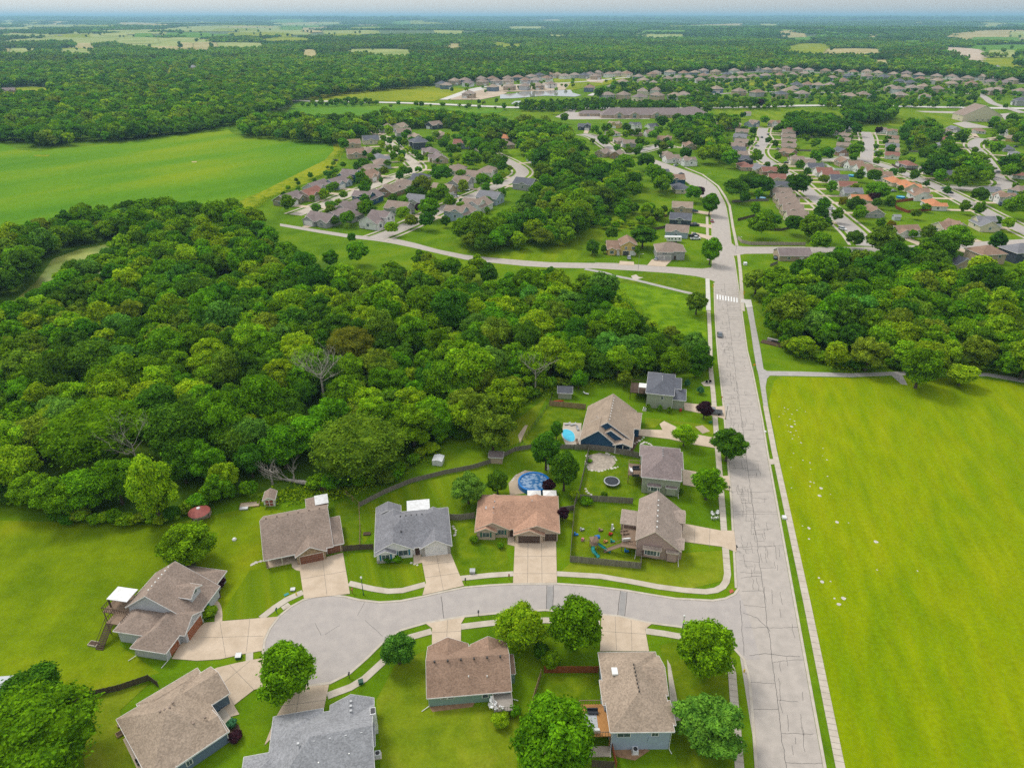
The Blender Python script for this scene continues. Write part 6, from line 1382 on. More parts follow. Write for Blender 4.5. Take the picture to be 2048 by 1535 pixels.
def clump(seed, size, n, rr, hh, nleaf, leaf, tones):
    g = random.Random(seed); Vs = []; Qs = []; Ts = []; off = 0
    for i in range(n):
        x, y = g.uniform(-size / 2, size / 2), g.uniform(-size / 2, size / 2)
        r = g.uniform(*rr); h = g.uniform(*hh); V, Q, Tt = crown_arrays(seed * 100 + i, g.choice(KINDS[:4]), 9, nleaf, leaf * 5.0 / r, core=.92)
        V = V * np.array([r / 5, r / 5, h / 12]) + np.array([x, y, 0]); Vs.append(V); Qs.append(Q + off); Ts.append(Tt * g.uniform(.72, 1.3)); off += len(V)
    return np.concatenate(Vs), np.concatenate(Qs), np.concatenate(Ts)
CL = []
for i, tone in enumerate(('mid', 'dark', 'mid', 'olive', 'dark', 'mid', 'lime', 'lime')):
    V, Q, Tt = clump(200 + i, 38, 13, (5, 8.5), (11, 17), 60, 1.9, None); proto(f'd_{i}', V, Q, Tt, tone); CL.append(f'd_{i}')
for i, tone in enumerate(('mid', 'dark', 'mid', 'dark')):
    V, Q, Tt = clump(300 + i, 150, 34, (9, 19), (10, 17), 26, 5.5, None); proto(f'e_{i}', V, Q, Tt, tone); CL.append(f'e_{i}')
order = {o.name: i for i, o in enumerate(sorted(PROTO.objects, key=lambda o: o.name))}
pts = []; idx = []; scl = []; rot = []
for t in TREES:
    if id(t) in sid or isinstance(t['k'], str): continue
    u = PX(t['x'], t['y'], 6)
    if not (-260 < u[0] < 2300): continue
    lod = 'b' if t['d'] < 620 else 'c'; k = t['k'] if t['tone'] not in ('purple', 'yellow', 'rust', 'blue') else 1
    pts.append((t['x'], t['y'], hz(t['x'], t['y']))); idx.append(order[f"{lod}_{t['tone']}_{k}"]); s = t['r'] / 5; scl.append((s, s, t['h'] / 12)); rot.append(rnd.uniform(0, 6.28))
g = random.Random(77)
def tone_pick(a, b, n):
    v = math.sin(a / 210 + b / 380) + math.sin(b / 150 - a / 260) + g.uniform(-1, 1); light, dark = ((0, 2, 5, 6, 7), (1, 3, 4)) if n == 8 else ((0, 2), (1, 3))
    return g.choice(light if v > -.3 else dark)
def far_grid(d0, d1, sp, fam, n, sc):
    y = d0
    while y < d1:
        half = y * .86 + 60; x = -half
        while x < half:
            a, b = x + g.uniform(-.3, .3) * sp, y + g.uniform(-.3, .3) * sp; x += sp
            if any(in_poly(a, b, q) for q in CLEAR): continue
            if d0 > 3000 and math.sin(a / 900.0 + b / 1700) + math.sin(b / 640.0 - a / 1500) > 1.25: continue
            s = g.uniform(*sc)
            # rows of the first band start behind the line of single trees
            pts.append((a, b, hz(a, b) - (0 if fam == 'd' else 2))); idx.append(order[f'{fam}_{tone_pick(a, b, n)}']); scl.append((s, s, s * g.uniform(.85, 1.15))); rot.append(g.uniform(0, 6.28))
        y += sp * .9
Y0 = W(1024, 127, 9)[1]
far_grid(Y0, 3600, 34, 'd', 8, (.85, 1.15)); far_grid(3600, 15000, 135, 'e', 4, (.9, 1.2)); far_grid(15000, 42000, 520, 'e', 4, (3.2, 4.2))
for i in range(420):   # lone trees and hedges over the far fields
    q = g.choice(CLEAR); a = g.randrange(len(q)); b = (a + 1) % len(q); t_ = g.random(); x, y = q[a][0] + (q[b][0] - q[a][0]) * t_, q[a][1] + (q[b][1] - q[a][1]) * t_
    pts.append((x, y, hz(x, y))); idx.append(order[g.choice(['c_mid_1', 'c_dark_0', 'c_mid_3'])]); s = g.uniform(.9, 1.7); scl.append((s, s, s)); rot.append(g.uniform(0, 6.28))
me = bpy.data.meshes.new('forest'); me.from_pydata(pts, [], [])
for nm, ty, data, key in (('kind_index', 'INT', idx, 'value'), ('tree_scale', 'FLOAT_VECTOR', [c for s in scl for c in s], 'vector'), ('turn', 'FLOAT', rot, 'value')):
    a = me.attributes.new(nm, ty, 'POINT'); a.data.foreach_set(key, data)
forest = bpy.data.objects.new('forest', me); COL.objects.link(forest)
tag(forest, 'dense summer woodland of mixed green broadleaf crowns stretching back to the horizon', 'forest', kind='stuff')
ng = bpy.data.node_groups.new('plant_forest', 'GeometryNodeTree')
ng.interface.new_socket('Geometry', in_out='INPUT', socket_type='NodeSocketGeometry'); ng.interface.new_socket('Geometry', in_out='OUTPUT', socket_type='NodeSocketGeometry')
gi = ng.nodes.new('NodeGroupInput'); go = ng.nodes.new('NodeGroupOutput')
ip = ng.nodes.new('GeometryNodeInstanceOnPoints'); ci = ng.nodes.new('GeometryNodeCollectionInfo'); ci.inputs['Collection'].default_value = PROTO
ci.inputs['Separate Children'].default_value = True; ci.inputs['Reset Children'].default_value = True
def attr(nm, ty):
    n = ng.nodes.new('GeometryNodeInputNamedAttribute'); n.data_type = ty; n.inputs[0].default_value = nm; return [o for o in n.outputs if o.enabled and o.name == 'Attribute'][0]
ip.inputs['Pick Instance'].default_value = True
L = ng.links.new
L(gi.outputs[0], ip.inputs['Points']); L(ci.outputs[0], ip.inputs['Instance']); L(attr('kind_index', 'INT'), ip.inputs['Instance Index']); L(attr('tree_scale', 'FLOAT_VECTOR'), ip.inputs['Scale'])
cb = ng.nodes.new('ShaderNodeCombineXYZ'); L(attr('turn', 'FLOAT'), cb.inputs[2]); L(cb.outputs[0], ip.inputs['Rotation']); L(ip.outputs[0], go.inputs[0])
md = forest.modifiers.new('plant', 'NODES'); md.node_group = ng
print('TREES', len(TREES), 'single', len(SINGLE), 'points', len(pts), 'mintree d', max(t['d'] for t in SINGLE))
# ---------------------------------------------------------------- yard things
def fence(pts, h, m, label, gap=.10, picket=.14, rails=True, chain=False, step=2.4, world=False, group=None):
    P = [Vector(p) for p in (pts if world else W2(pts))]
    r = empty('fence', (P[0].x, P[0].y, 0), 0, label, 'fence', group); o = P[0]; mb = MB(); posts = []
    for a, b in zip(P, P[1:]):
        L = (b - a).length; d = (b - a) / L; nn = Vector((-d.y, d.x)) * .02; n = max(1, round(L / step))
        for i in range(n + (1 if b is P[-1] else 0)): posts.append(a + d * (L * i / n) - o)
        if not chain:
            k = max(1, int(L / (picket + gap * .2)))
            jr = random.Random(int(L * 100))
            for i in range(k):
                p = a + d * (L * i / k) - o; q = a + d * (L * (i + .93) / k) - o; hh = h + jr.uniform(-.04, .04)
                mb.poly([(*(p + nn), .03), (*(q + nn), .03), (*(q + nn), hh), (*(p + nn), hh)]); mb.poly([(*(p - nn), .03), (*(q - nn), .03), (*(q - nn), hh), (*(p - nn), hh)]); mb.poly([(*(p + nn), hh), (*(q + nn), hh), (*(q - nn), hh), (*(p - nn), hh)])
        else:
            mb.tube([(*(a - o), h), (*(b - o), h)], .035, 4); mb.tube([(*(a - o), .1), (*(b - o), .1)], .02, 4)
            k = max(1, int(L / .5))
            for i in range(k): p = a + d * (L * i / k) - o; mb.tube([(*p, .1), (*p, h)], .012, 3)
    mb.build('fence_panel', m, r)
    pm = None
    for p in posts:
        if pm is None: q = MB().box(-.06, -.06, 0, .06, .06, h + .08).build('fence_post', m, r); pm = q.data
        else: q = bpy.data.objects.new('fence_post', pm); COL.objects.link(q); q.parent = r
        q.location = (p.x, p.y, 0)
    return r
fence([(1099, 811), (1171, 818)], 1.8, 'fence_tan', 'light tan board fence between the garden cottage and the navy house')
fence([(1105, 790), (1099, 811), (1038, 893)], 1.3, 'metal_dark', 'black wire fence running down the long lawn behind the navy house', chain=True)
fence([(720, 1013), (768, 988), (820, 966), (890, 948), (947, 937), (985, 925), (1030, 902), (1061, 897), (1120, 897), (1149, 897)], 1.4, 'fence_grey', 'long curving weathered fence along the wood edge behind the white house')
fence([(693, 991), (718.5, 1013), (721, 1062), (720, 1098)], 1.5, 'fence_tan', 'tan rail fence between the stone-garage house and the white house', chain=True)
fence([(687, 1102), (720, 1099), (747, 1098)], 1.6, 'fence_dark', 'dark brown fence panel closing the gap beside the stone garages')
fence([(894, 1039), (920, 1040), (949, 1036)], 1.8, 'fence_grey', 'grey board fence between the white house and the reddish roof house')
fence([(1120, 1024), (1147, 1020)], 1.6, 'fence_grey', 'short grey fence right of the purple round shrub')
fence([(1149, 899), (1178, 899), (1215, 903), (1250, 910), (1284, 917)], 1.8, 'fence_grey', 'tall brown-grey fence below the navy house wall')
fence([(1178, 900), (1159, 985), (1149, 1013), (1140, 1123), (1281, 1137), (1282, 1113)], 1.8, 'fence_grey', 'weathered grey privacy fence round the play lawn of the pinkish house')
fence([(1160, 1000), (1200, 1003), (1265, 1007)], 1.8, 'fence_grey', 'grey fence dividing the play lawn from the trampoline lawn')
fence([(1088, 1345), (1196, 1345)], 1.8, 'fence_red', 'red-brown picket fence left of the blue-grey house')
fence([(1082, 1352), (1070, 1390), (1059, 1428)], 1.8, 'fence_tan', 'tan side fence running down from the red-brown picket fence')
fence([(1184, 1533), (1227, 1536)], 1.8, 'fence_dark', 'dark fence at the bottom edge under the blue-grey house'); fence([(1223, 1495), (1232, 1536)], 1.7, 'fence_red', 'rust-coloured fence end at the left corner of the blue-grey house')
fence([(120, 1403), (180, 1394), (240, 1380), (299, 1360), (317, 1373)], 1.5, 'fence_dark', 'dark brown board fence on the lawn above the slate blue house')
fence([(1475, 478), (1483, 486), (1500, 490), (1610, 491)], 1.8, 'fence_light', 'pale weathered fence curving round the crossroads corner')
fence([(1475, 442), (1510, 433)], 1.6, 'fence_dark', 'brown garden fence left of the main road sidewalk trees', group=None); fence([(1464, 405), (1500, 403), (1537, 402)], 1.6, 'fence_grey', 'grey fence below the three big dark trees')
fence([(1512, 460), (1560, 462), (1590, 455)], 1.4, 'fence_dark', 'dark fence behind the crossroads corner fence')
fence([(1788, 406), (1792, 418), (1815, 426), (1873, 420)], 1.8, 'fence_red', 'dark red fence round the lawn of the orange-roofed white house'); fence([(1788, 406), (1838, 399)], 1.8, 'fence_red', 'upper run of the dark red fence beside the orange-roofed house')
fence([(1783, 331), (1800, 340), (1830, 341)], 1.7, 'fence_dark', 'dark brown fence below the red-brown roofed house on the hill lane'); fence([(1642, 327), (1668, 341), (1715, 342)], 1.8, 'vinyl_white', 'white vinyl fence behind the row of white gabled houses')
fence([(1560, 275), (1625, 276)], 1.6, 'fence_grey', 'grey fence behind the upper west lane houses'); fence([(1575, 302), (1622, 303)], 1.6, 'fence_grey', 'grey fence right of the brick-ended row house'); fence([(1805, 303), (1840, 305)], 1.5, 'fence_grey', 'grey fence right of the middle lane houses')
fence([(630, 447), (670, 454), (728, 458), (735, 452)], 1.5, 'fence_dark', 'dark wire fence round the lawn of the white split-level', chain=True); fence([(1540, 533), (1555, 527)], 1.4, 'fence_grey', 'small grey fence at the corner of the tan ranch')
fence([(1290, 440), (1335, 433)], 1.5, 'fence_tan', 'brown fence behind the last houses on the left of the main road'); fence([(1300, 462), (1335, 455)], 1.5, 'fence_dark', 'dark fence between the lawns left of the camper')
# sheds and small buildings
def shed(name, px_, rz, w, d, h_, wall, roof, label, cat='shed', doors=None, ax='x', trim='trim_white', front='s', sl=.6):
    h = House(name, (*W(*px_), 0), R(rz), wall, roof, trim); h.wing(0, 0, w, d, h_, sl, ax, 'gg', ov=.2)
    if doors:
        h.panel('door', 's', w * .5, 0, .05, min(2.0, w * .6), 1.9, 0, .05, 'trim_white'); f = h.face('s', w * .5, 0)
        for q in (-1, 1):
            for z in (.2, 1.1): v = [f(q * .48 - .38, z, .07), f(q * .48 + .38, z, .07), f(q * .48 + .38, z + .75, .07), f(q * .48 - .38, z + .75, .07)]; obj('door_panel', v, [(0, 1, 2, 3)], doors, h.root)
    return h.done(label, cat)
shed('garden_shed', (529, 1013), 8, 2.6, 3.2, 2.1, 'trim_white', 'roof_taupe', 'small garden shed with red and white double doors at the wood edge', doors='metal_red', ax='y')
shed('garden_shed', (979, 926), -6, 3.4, 2.8, 2.2, 'wall_tan', 'roof_mauve', 'tan garden shed under the olive tree on the curving fence')
c = shed('garden_cottage', (1116, 797), -4, 4.2, 3.2, 2.3, 'wall_sage', 'roof_slate', 'little cream garden cottage with dark barn roof by the woods', 'shed', sl=.9)
r = empty('storage_locker', (*W(877, 925), 0), R(-8), 'plain grey storage locker on the lawn at the wood edge', 'locker'); MB().box(-1.3, -1.4, 0, 1.3, 1.4, 1.5).build('body', 'metal_white', r); MB().poly([(-1.4, -1.5, 1.52), (1.4, -1.5, 1.52), (0, -1.5, 1.85)]).poly([(-1.4, 1.5, 1.52), (1.4, 1.5, 1.52), (0, 1.5, 1.85)]).poly([(-1.4, -1.5, 1.52), (0, -1.5, 1.85), (0, 1.5, 1.85), (-1.4, 1.5, 1.52)]).poly([(1.4, -1.5, 1.52), (0, -1.5, 1.85), (0, 1.5, 1.85), (1.4, 1.5, 1.52)]).build('lid', 'metal_white', r)
shed('white_shed', (1490, 232), 0, 7, 6, 3.0, 'wall_white', 'roof_ash', 'lone white shed on the mown strip below the highway', 'shed'); shed('small_shed', (1788, 441), 0, 3.6, 3, 2.4, 'wall_palegrey', 'roof_lightgrey', 'pale grey shed on the open lawn above the white windowed ranch', 'shed')
shed('small_shed', (1620, 262), 0, 3.6, 3, 2.4, 'wall_tan', 'roof_mauve', 'small tan shed behind the upper west lane', 'shed')
# red-roofed round bin shelter
r = empty('round_bin', (*W(402, 1036), 0), 0, 'round grain-bin gazebo with red conical roof on the lawn', 'gazebo')
MB().lathe([(2.5, 2.05), (2.42, 2.12), (.5, 3.05), (.42, 3.05)], 20).build('roof', 'metal_red', r); MB().lathe([(2.15, 1.5), (2.2, 1.5), (2.2, 2.06), (2.15, 2.06)], 20).build('drum', 'metal_grey', r); MB().lathe([(.48, 3.0), (.4, 3.2), (.1, 3.3)], 12).build('roof_cap', 'metal_white', r)
for i in range(6):
    a = i * math.pi / 3; MB().box(-.08, -.08, 0, .08, .08, 1.55).build('post', 'deck_dark', r, (2.05 * math.cos(a), 2.05 * math.sin(a), 0))
sheet('bin_floor', [(385, 1026), (404, 1018), (424, 1022), (420, 1034), (400, 1040), (396, 1052), (388, 1050)], .04, 'bare_earth')
# round covered pool
P0 = W(1068, 970)
r = empty('round_pool', (*P0, 0), 0, 'round above-ground pool with blue wall and a slack winter cover', 'pool')
MB().lathe([(4.1, 0), (4.1, 1.3), (3.65, 1.34), (3.55, 1.2), (3.55, 1.0)], 32, cap=False).build('pool_wall', 'blue_plastic', r); MB().lathe([(3.52, 1.12), (1.2, 1.16), (.01, 1.17)], 28).build('pool_cover', 'pool_sheet', r)
def canopy(px_, w, d, lab, rz=0, h=2.4):
    r = empty('canopy', (*W(*px_), 0), R(rz), lab, 'canopy', 'white garden canopies by the round pool')
    MB().poly([(-w / 2, -d / 2, h), (w / 2, -d / 2, h), (0, 0, h + .8)]).poly([(w / 2, -d / 2, h), (w / 2, d / 2, h), (0, 0, h + .8)]).poly([(w / 2, d / 2, h), (-w / 2, d / 2, h), (0, 0, h + .8)]).poly([(-w / 2, d / 2, h), (-w / 2, -d / 2, h), (0, 0, h + .8)]).build('canopy_top', 'canvas_white', r)
    v = MB(); e = .02
    for a, b in (((-w / 2, -d / 2), (w / 2, -d / 2)), ((w / 2, -d / 2), (w / 2, d / 2)), ((w / 2, d / 2), (-w / 2, d / 2)), ((-w / 2, d / 2), (-w / 2, -d / 2))): v.poly([(*a, h), (*b, h), (*b, h - .25), (*a, h - .25)])
    v.build('valance', 'canvas_white', r)
    for a in (-1, 1):
        for b in (-1, 1): MB().box(-.04, -.04, 0, .04, .04, h).build('pole', 'metal_white', r, (a * (w / 2 - .05), b * (d / 2 - .05), 0))
canopy((1068, 1003), 3.3, 3.0, 'left of the two white square canopies behind the reddish roof house'); canopy((1099, 1003), 3.3, 3.0, 'right of the two white square canopies behind the reddish roof house')
r = empty('canopy', (*W(1284, 800), 0), R(-13), 'white square canopy on the dark deck of the pale green house', 'canopy'); MB().box(-1.4, -1.4, 4.9, 1.4, 1.4, 4.98).build('canopy_top', 'canvas_white', r, (0, .5, 0))
for a in (-1.3, 1.3):
    for b in (-.8, 1.8): MB().box(-.04, -.04, 2.7, .04, .04, 4.9).build('pole', 'metal_white', r, (a, b, 0))
# turquoise pool
r = empty('swimming_pool', (*W(1137, 871), 0), R(15), 'turquoise kidney-shaped swimming pool beside the navy house', 'pool')
P = [(1.7 * math.cos(t) * (1 + .12 * math.sin(2 * t)), 3.3 * math.sin(t)) for t in [i * math.pi / 12 for i in range(24)]]
MB().prism([(a * 1.12, b * 1.07) for a, b in P], 0, .16).build('coping', 'white_concrete', r); MB().prism(P, .05, .19).build('water', 'pool_water', r)
r = empty('round_pool', (*W(1522, 398), 0), 0, 'small turquoise round pool behind the row of tan roofs', 'pool'); MB().lathe([(3, 0), (3, 1.1), (2.8, 1.1)], 24, cap=False).build('pool_wall', 'blue_plastic', r); MB().lathe([(2.8, 1.02), (.01, 1.05)], 24).build('water', 'pool_water', r)
r = empty('round_pool', (*W(1801, 396), 0), 0, 'blue above-ground pool left of the orange-roofed white house', 'pool'); MB().lathe([(2.6, 0), (2.6, 1.1), (2.4, 1.1)], 24, cap=False).build('pool_wall', 'blue_plastic', r); MB().lathe([(2.4, 1.02), (.01, 1.05)], 24).build('water', 'pool_water', r)
r = empty('round_pool', (*W(1705, 353), 0), 0, 'pale blue pool behind the white vinyl fence', 'pool'); MB().lathe([(3, 0), (3, 1.1), (2.8, 1.1)], 24, cap=False).build('pool_wall', 'blue_plastic', r); MB().lathe([(2.8, 1.02), (.01, 1.05)], 24).build('water', 'pool_water', r)
# loungers and tables by the pool
def lounger(px_, a, m, lab, grp='loungers by the turquoise pool', z=0):
    r = empty('lounger', (*W(px_[0], px_[1], z), z), R(a), lab, 'lounger', grp)
    MB().box(-.9, -.32, .28, .35, .32, .36).build('seat', m, r); MB().poly([(.35, -.32, .34), (.35, .32, .34), (.9, .32, .8), (.9, -.32, .8)]).build('backrest', m, r)
    for x in (-.8, .3):
        for y in (-.27, .27): MB().box(x - .03, y - .03, 0, x + .03, y + .03, .28).build('leg', 'metal_dark', r)
lounger((1135, 849), 20, 'metal_grey', 'grey lounger at the top left corner of the pool terrace'); lounger((1146, 850), 20, 'metal_grey', 'grey lounger at the top middle of the pool terrace'); lounger((1155, 858), 100, 'metal_grey', 'grey lounger against the navy house wall'); lounger((1154, 885), 95, 'deck_wood', 'brown lounger at the bottom of the pool terrace')
lounger((1172, 788), 160, 'white_plastic', 'white lounger on the lawn beside the garden cottage', 'lounger on the lawn')
def chair(x, y, a, m, lab, grp, z=0):
    r = empty('chair', (*W(x, y, z), z), R(a), lab, 'chair', grp)
    MB().box(-.3, -.3, .34, .3, .3, .4).build('seat', m, r); MB().poly([(-.3, .28, .38), (.3, .28, .38), (.28, .5, 1.0), (-.28, .5, 1.0)]).poly([(-.3, .33, .38), (.3, .33, .38), (.28, .55, 1.0), (-.28, .55, 1.0)]).build('backrest', m, r)
    for s in (-1, 1): MB().box(s * .34 - .05, -.3, .55, s * .34 + .05, .35, .6).build('armrest', m, r)
    for s in (-.27, .27):
        for t in (-.27, .27): MB().box(s - .03, t - .03, 0, s + .03, t + .03, .36).build('leg', m, r)
chair(1425, 1030, 20, 'white_plastic', 'left white garden chair on the lawn of the pinkish house', 'white garden chairs'); chair(1434, 1028, -30, 'white_plastic', 'right white garden chair on the lawn of the pinkish house', 'white garden chairs')
chair(1425, 1038, 170, 'white_plastic', 'small white footrest-like chair, front left of the lawn pair', 'white garden chairs'); chair(1433, 1037, 190, 'white_plastic', 'small white chair, front right of the lawn pair', 'white garden chairs')
chair(1420, 846, 180, 'teal_plastic', 'pale blue garden chair near the sidewalk below the plum tree', 'plum tree chairs')
for i, (x, y) in enumerate(((984, 1396), (989, 1401), (983, 1407), (991, 1410), (1003, 1409))): chair(x, y + 8, 40 * i, 'white_plastic', ['white chair at the back left of the grey deck', 'white chair in the middle of the grey deck', 'white chair at the left rail of the grey deck', 'white chair at the front of the grey deck', 'white chair in the right corner of the grey deck'][i], 'chairs on the grey deck', 1.7)
# trampoline
r = empty('trampoline', (*W(1223, 967), 0), 0, 'round black trampoline with safety net poles on the lawn', 'trampoline')
MB().lathe([(1.75, .82), (.01, .80)], 28).build('mat', 'black_fabric', r); MB().lathe([(1.75, .8), (2.05, .8), (2.05, .9), (1.75, .92)], 28, cap=False).build('pad', 'metal_grey', r)
for i in range(6):
    a = i * math.pi / 3; MB().tube([(2 * math.cos(a), 2 * math.sin(a), 0), (2 * math.cos(a), 2 * math.sin(a), 2.4)], .03, 5).build('net_pole', 'metal_dark', r)
r = empty('trampoline', (*W(671, 322), 0), 0, 'round dark trampoline beside the crop field hedge', 'trampoline'); MB().lathe([(2.2, .8), (.01, .8)], 20).build('mat', 'black_fabric', r); MB().lathe([(2.2, .8), (2.4, .8), (2.4, .9)], 20, cap=False).build('pad', 'metal_grey', r)
# climbing frame with slides
r = empty('play_tower', (*W(1187, 1096), 0), R(10), 'wooden play tower with two teal slides on the play lawn', 'play set')
for a in (-.7, .7):
    for b in (-.7, .7): MB().box(a - .06, b - .06, 0, a + .06, b + .06, 2.9).build('post', 'deck_wood', r)
MB().box(-.8, -.8, 1.4, .8, .8, 1.5).build('platform', 'deck_wood', r); MB().poly([(-.9, -.9, 2.7), (.9, -.9, 2.7), (0, 0, 3.5)]).poly([(.9, -.9, 2.7), (.9, .9, 2.7), (0, 0, 3.5)]).poly([(.9, .9, 2.7), (-.9, .9, 2.7), (0, 0, 3.5)]).poly([(-.9, .9, 2.7), (-.9, -.9, 2.7), (0, 0, 3.5)]).build('roof', 'deck_wood', r)
def slide(pts, w=.35):
    mb = MB(); P = [Vector(p) for p in pts]
    for a, b in zip(P, P[1:]):
        d = (b - a).normalized(); n = Vector((-d.y, d.x, 0)).normalized() * w; u = Vector((0, 0, .22))
        mb.poly([a - n, a + n, b + n, b - n]); mb.poly([a - n, a - n + u, b - n + u, b - n]); mb.poly([a + n, a + n + u, b + n + u, b + n])
    return mb.build('slide', 'teal_plastic', r)
slide([(.7, -.2, 1.45), (1.6, -.9, 1.1), (2.6, -1.6, .5), (3.3, -2.1, .2)]); slide([(-.4, -.8, 1.45), (-.7, -1.6, 1.1), (-.5, -2.3, .8), (0, -2.7, .45), (.2, -3.2, .2)], .42); MB().tube([(.5, .9, 2.3), (1.5, 1.1, 2.2)], .5, 12).build('tunnel', 'blue_plastic', r)
MB().tube([(-.8, 0, 2.4), (-3, .3, 2.4)], .06, 5).build('swing_beam', 'deck_wood', r)
for i, (x, y, a, m, lb) in enumerate(((1164, 1060, 20, 'metal_grey', 'grey ride-on toy at the top of the play lawn'), (1152, 1070, 0, 'blue_plastic', 'blue plastic tray on the play lawn'), (1165, 1080, 70, 'pink_plastic', 'pink toy car left of the slides'), (1201, 1061, 10, 'deck_wood', 'brown toy horse swing on the play lawn'), (1221, 1069, 40, 'red_plastic', 'red toy on the sand mat'), (1225, 1084, 0, 'teal_plastic', 'teal toy chair right of the slides'), (1211, 1084, 30, 'deck_orange', 'orange toy cushion right of the slides'), (1225, 1059, 60, 'white_plastic', 'tall white folded toy slide on the play lawn'), (1253, 1103, 0, 'blue_plastic', 'round blue paddling tub under the deck stairs'))):
    r = empty('toy', (*W(x, y), 0), R(a), lb, 'toy', 'toys on the play lawn'); MB().box(-.5, -.25, .1, .5, .25, .4).box(-.45, -.2, .4, -.2, .2, .9 if i != 7 else 1.9).build('body', m, r)
    for q in (-.3, .3): MB().tube([(q, -.28, .12), (q, .28, .12)], .12, 8).build('wheel', 'tyre', r)
# fire pit stones, rock borders and field stones
def rock_mesh(seed):
    g = random.Random(seed); mb = MB(); mb.lathe([(.01, 0), (.5, .02), (.55, .14), (.38, .26), (.01, .28)], 7)
    mb.v = [(x * g.uniform(.75, 1.25), y * g.uniform(.75, 1.25), z * g.uniform(.8, 1.2)) for x, y, z in mb.v]; o = mb.build('rock', 'rock'); d = o.data; bpy.data.objects.remove(o); return d
RM = [rock_mesh(i) for i in range(5)]
def rock(x, y, s, grp, lab, world=False, flat=1):
    o = bpy.data.objects.new('rock', RM[rnd.randrange(5)]); COL.objects.link(o); p = (x, y) if world else W(x, y); o.location = (p[0], p[1], 0); o.rotation_euler = (0, 0, rnd.uniform(0, 6)); o.scale = (s, s * rnd.uniform(.6, 1), s * flat * .5)
    tag(o, lab, 'rock', grp); return o
FR = """1594,820 1576,818 1611,823 1566,827 1558,833 1569,815 1580,838 1589,842 1575,850 1583,853 1590,848 1577,862 1581,864 1588,870 1585,877 1592,861 1602,885 1587,906 1620,924 1646,896 1645,911 1654,919 1606,920 1620,926 1621,938 1655,952 1621,963 1628,965 1620,972 1583,975 1582,934 1642,976 1639,991 1674,1044 1605,1051 1618,1056 1618,1077 1752,1083 1638,1155 1644,1163 1661,1162 1687,1196 1678,1208 1669,1196 1697,1045 1835,1141 1754,1139 1661,988 1570,822 1600,815 1584,828 1597,873""".split()
def nth(i): return f"{i}{'th' if 10 < i % 100 < 14 else {1: 'st', 2: 'nd', 3: 'rd'}.get(i % 10, 'th')}"
FR.sort(key=lambda s: float(s.split(',')[1]))
for i, s in enumerate(FR):
    x, y = map(float, s.split(',')); big = s in ('1639,991', '1674,1044', '1752,1083', '1644,1163', '1687,1196', '1678,1208', '1618,1056', '1642,976', '1583,853')
    rock(x, y, .85 if big else rnd.uniform(.25, .5), 'pale stones scattered over the meadow', f"{'large' if big else 'small'} pale stone in the mown meadow, {nth(i + 1)} counting down from the trail")
for pts, grp, lab, n in (([(1176, 906), (1172, 925), (1178, 940), (1200, 942), (1222, 937), (1238, 932)], 'stones edging the gravel bed', 'pale edging stone of the gravel bed on the trampoline lawn', 18), ([(1170, 975), (1175, 985), (1185, 990)], 'flat stones by the play fence', 'flat pale stone at the end of the trampoline lawn', 4), ([(1210, 905), (1228, 912), (1233, 922)], 'stones right of the gravel bed', 'small stone on the upper rim of the gravel bed', 6),
                         ([(1280, 888), (1290, 884), (1302, 888), (1304, 897)], 'stones of the fire ring', 'stone of the round fire ring behind the purple-grey roof', 9), ([(1020, 965), (1034, 950), (1052, 942)], 'stones round the pool', 'stone beside the round covered pool', 8), ([(905, 1050), (912, 1062), (908, 1072)], 'stones right of the white house', 'stone in the side bed of the white house', 5),
                         ([(501, 1130), (512, 1124), (530, 1120)], 'stones left of the porch', 'stone in the path left of the porch of the stone-garage house', 6), ([(820, 1124), (838, 1130)], 'stones of the front bed', 'stone edging the front bed of the white house', 3), ([(1255, 903), (1264, 890), (1285, 878), (1288, 873)], 'stones of the navy house bed', 'edging stone of the bed right of the navy house', 9)):
    P = W2(pts); segs = [(Vector(a), Vector(b)) for a, b in zip(P, P[1:])]; tot = sum((b - a).length for a, b in segs)
    for i in range(n):
        d = tot * (i + .5) / n
        for a, b in segs:
            L = (b - a).length
            if d <= L: q = a.lerp(b, d / L); break
            d -= L
        rock(q.x + rnd.uniform(-.1, .1), q.y + rnd.uniform(-.1, .1), rnd.uniform(.5, .9), grp, f'{lab}, {nth(i + 1)} of the row', True)
# street things
def lamp(x, y, lab):
    r = empty('street_lamp', (*W(x, y), 0), 0, lab, 'street lamp', 'street lamps'); MB().lathe([(.14, 0), (.09, .5), (.055, 4.4), (.06, 4.5)], 8).build('post', 'metal_green', r); MB().lathe([(.1, 4.5), (.22, 4.7), (.2, 4.95), (.05, 5.1)], 10).build('lantern', 'lamp_white', r)
lamp(727, 1189, 'black street lamp with white lantern on the verge in front of the white house'); lamp(1363, 1267, 'slim white-topped lamp at the court mouth beside the round maple'); lamp(1451, 838, 'tall lamp post by the purple plum tree driveway')
def mailbox(x, y, m, lab):
    r = empty('mailbox', (*W(x, y), 0), 0, lab, 'mailbox', 'mailboxes along the kerbs'); MB().box(-.05, -.05, 0, .05, .05, 1.05).build('post', m, r); mb = MB().tube([(0, -.28, 1.18), (0, .28, 1.18)], .17, 8); mb.build('box', m, r)
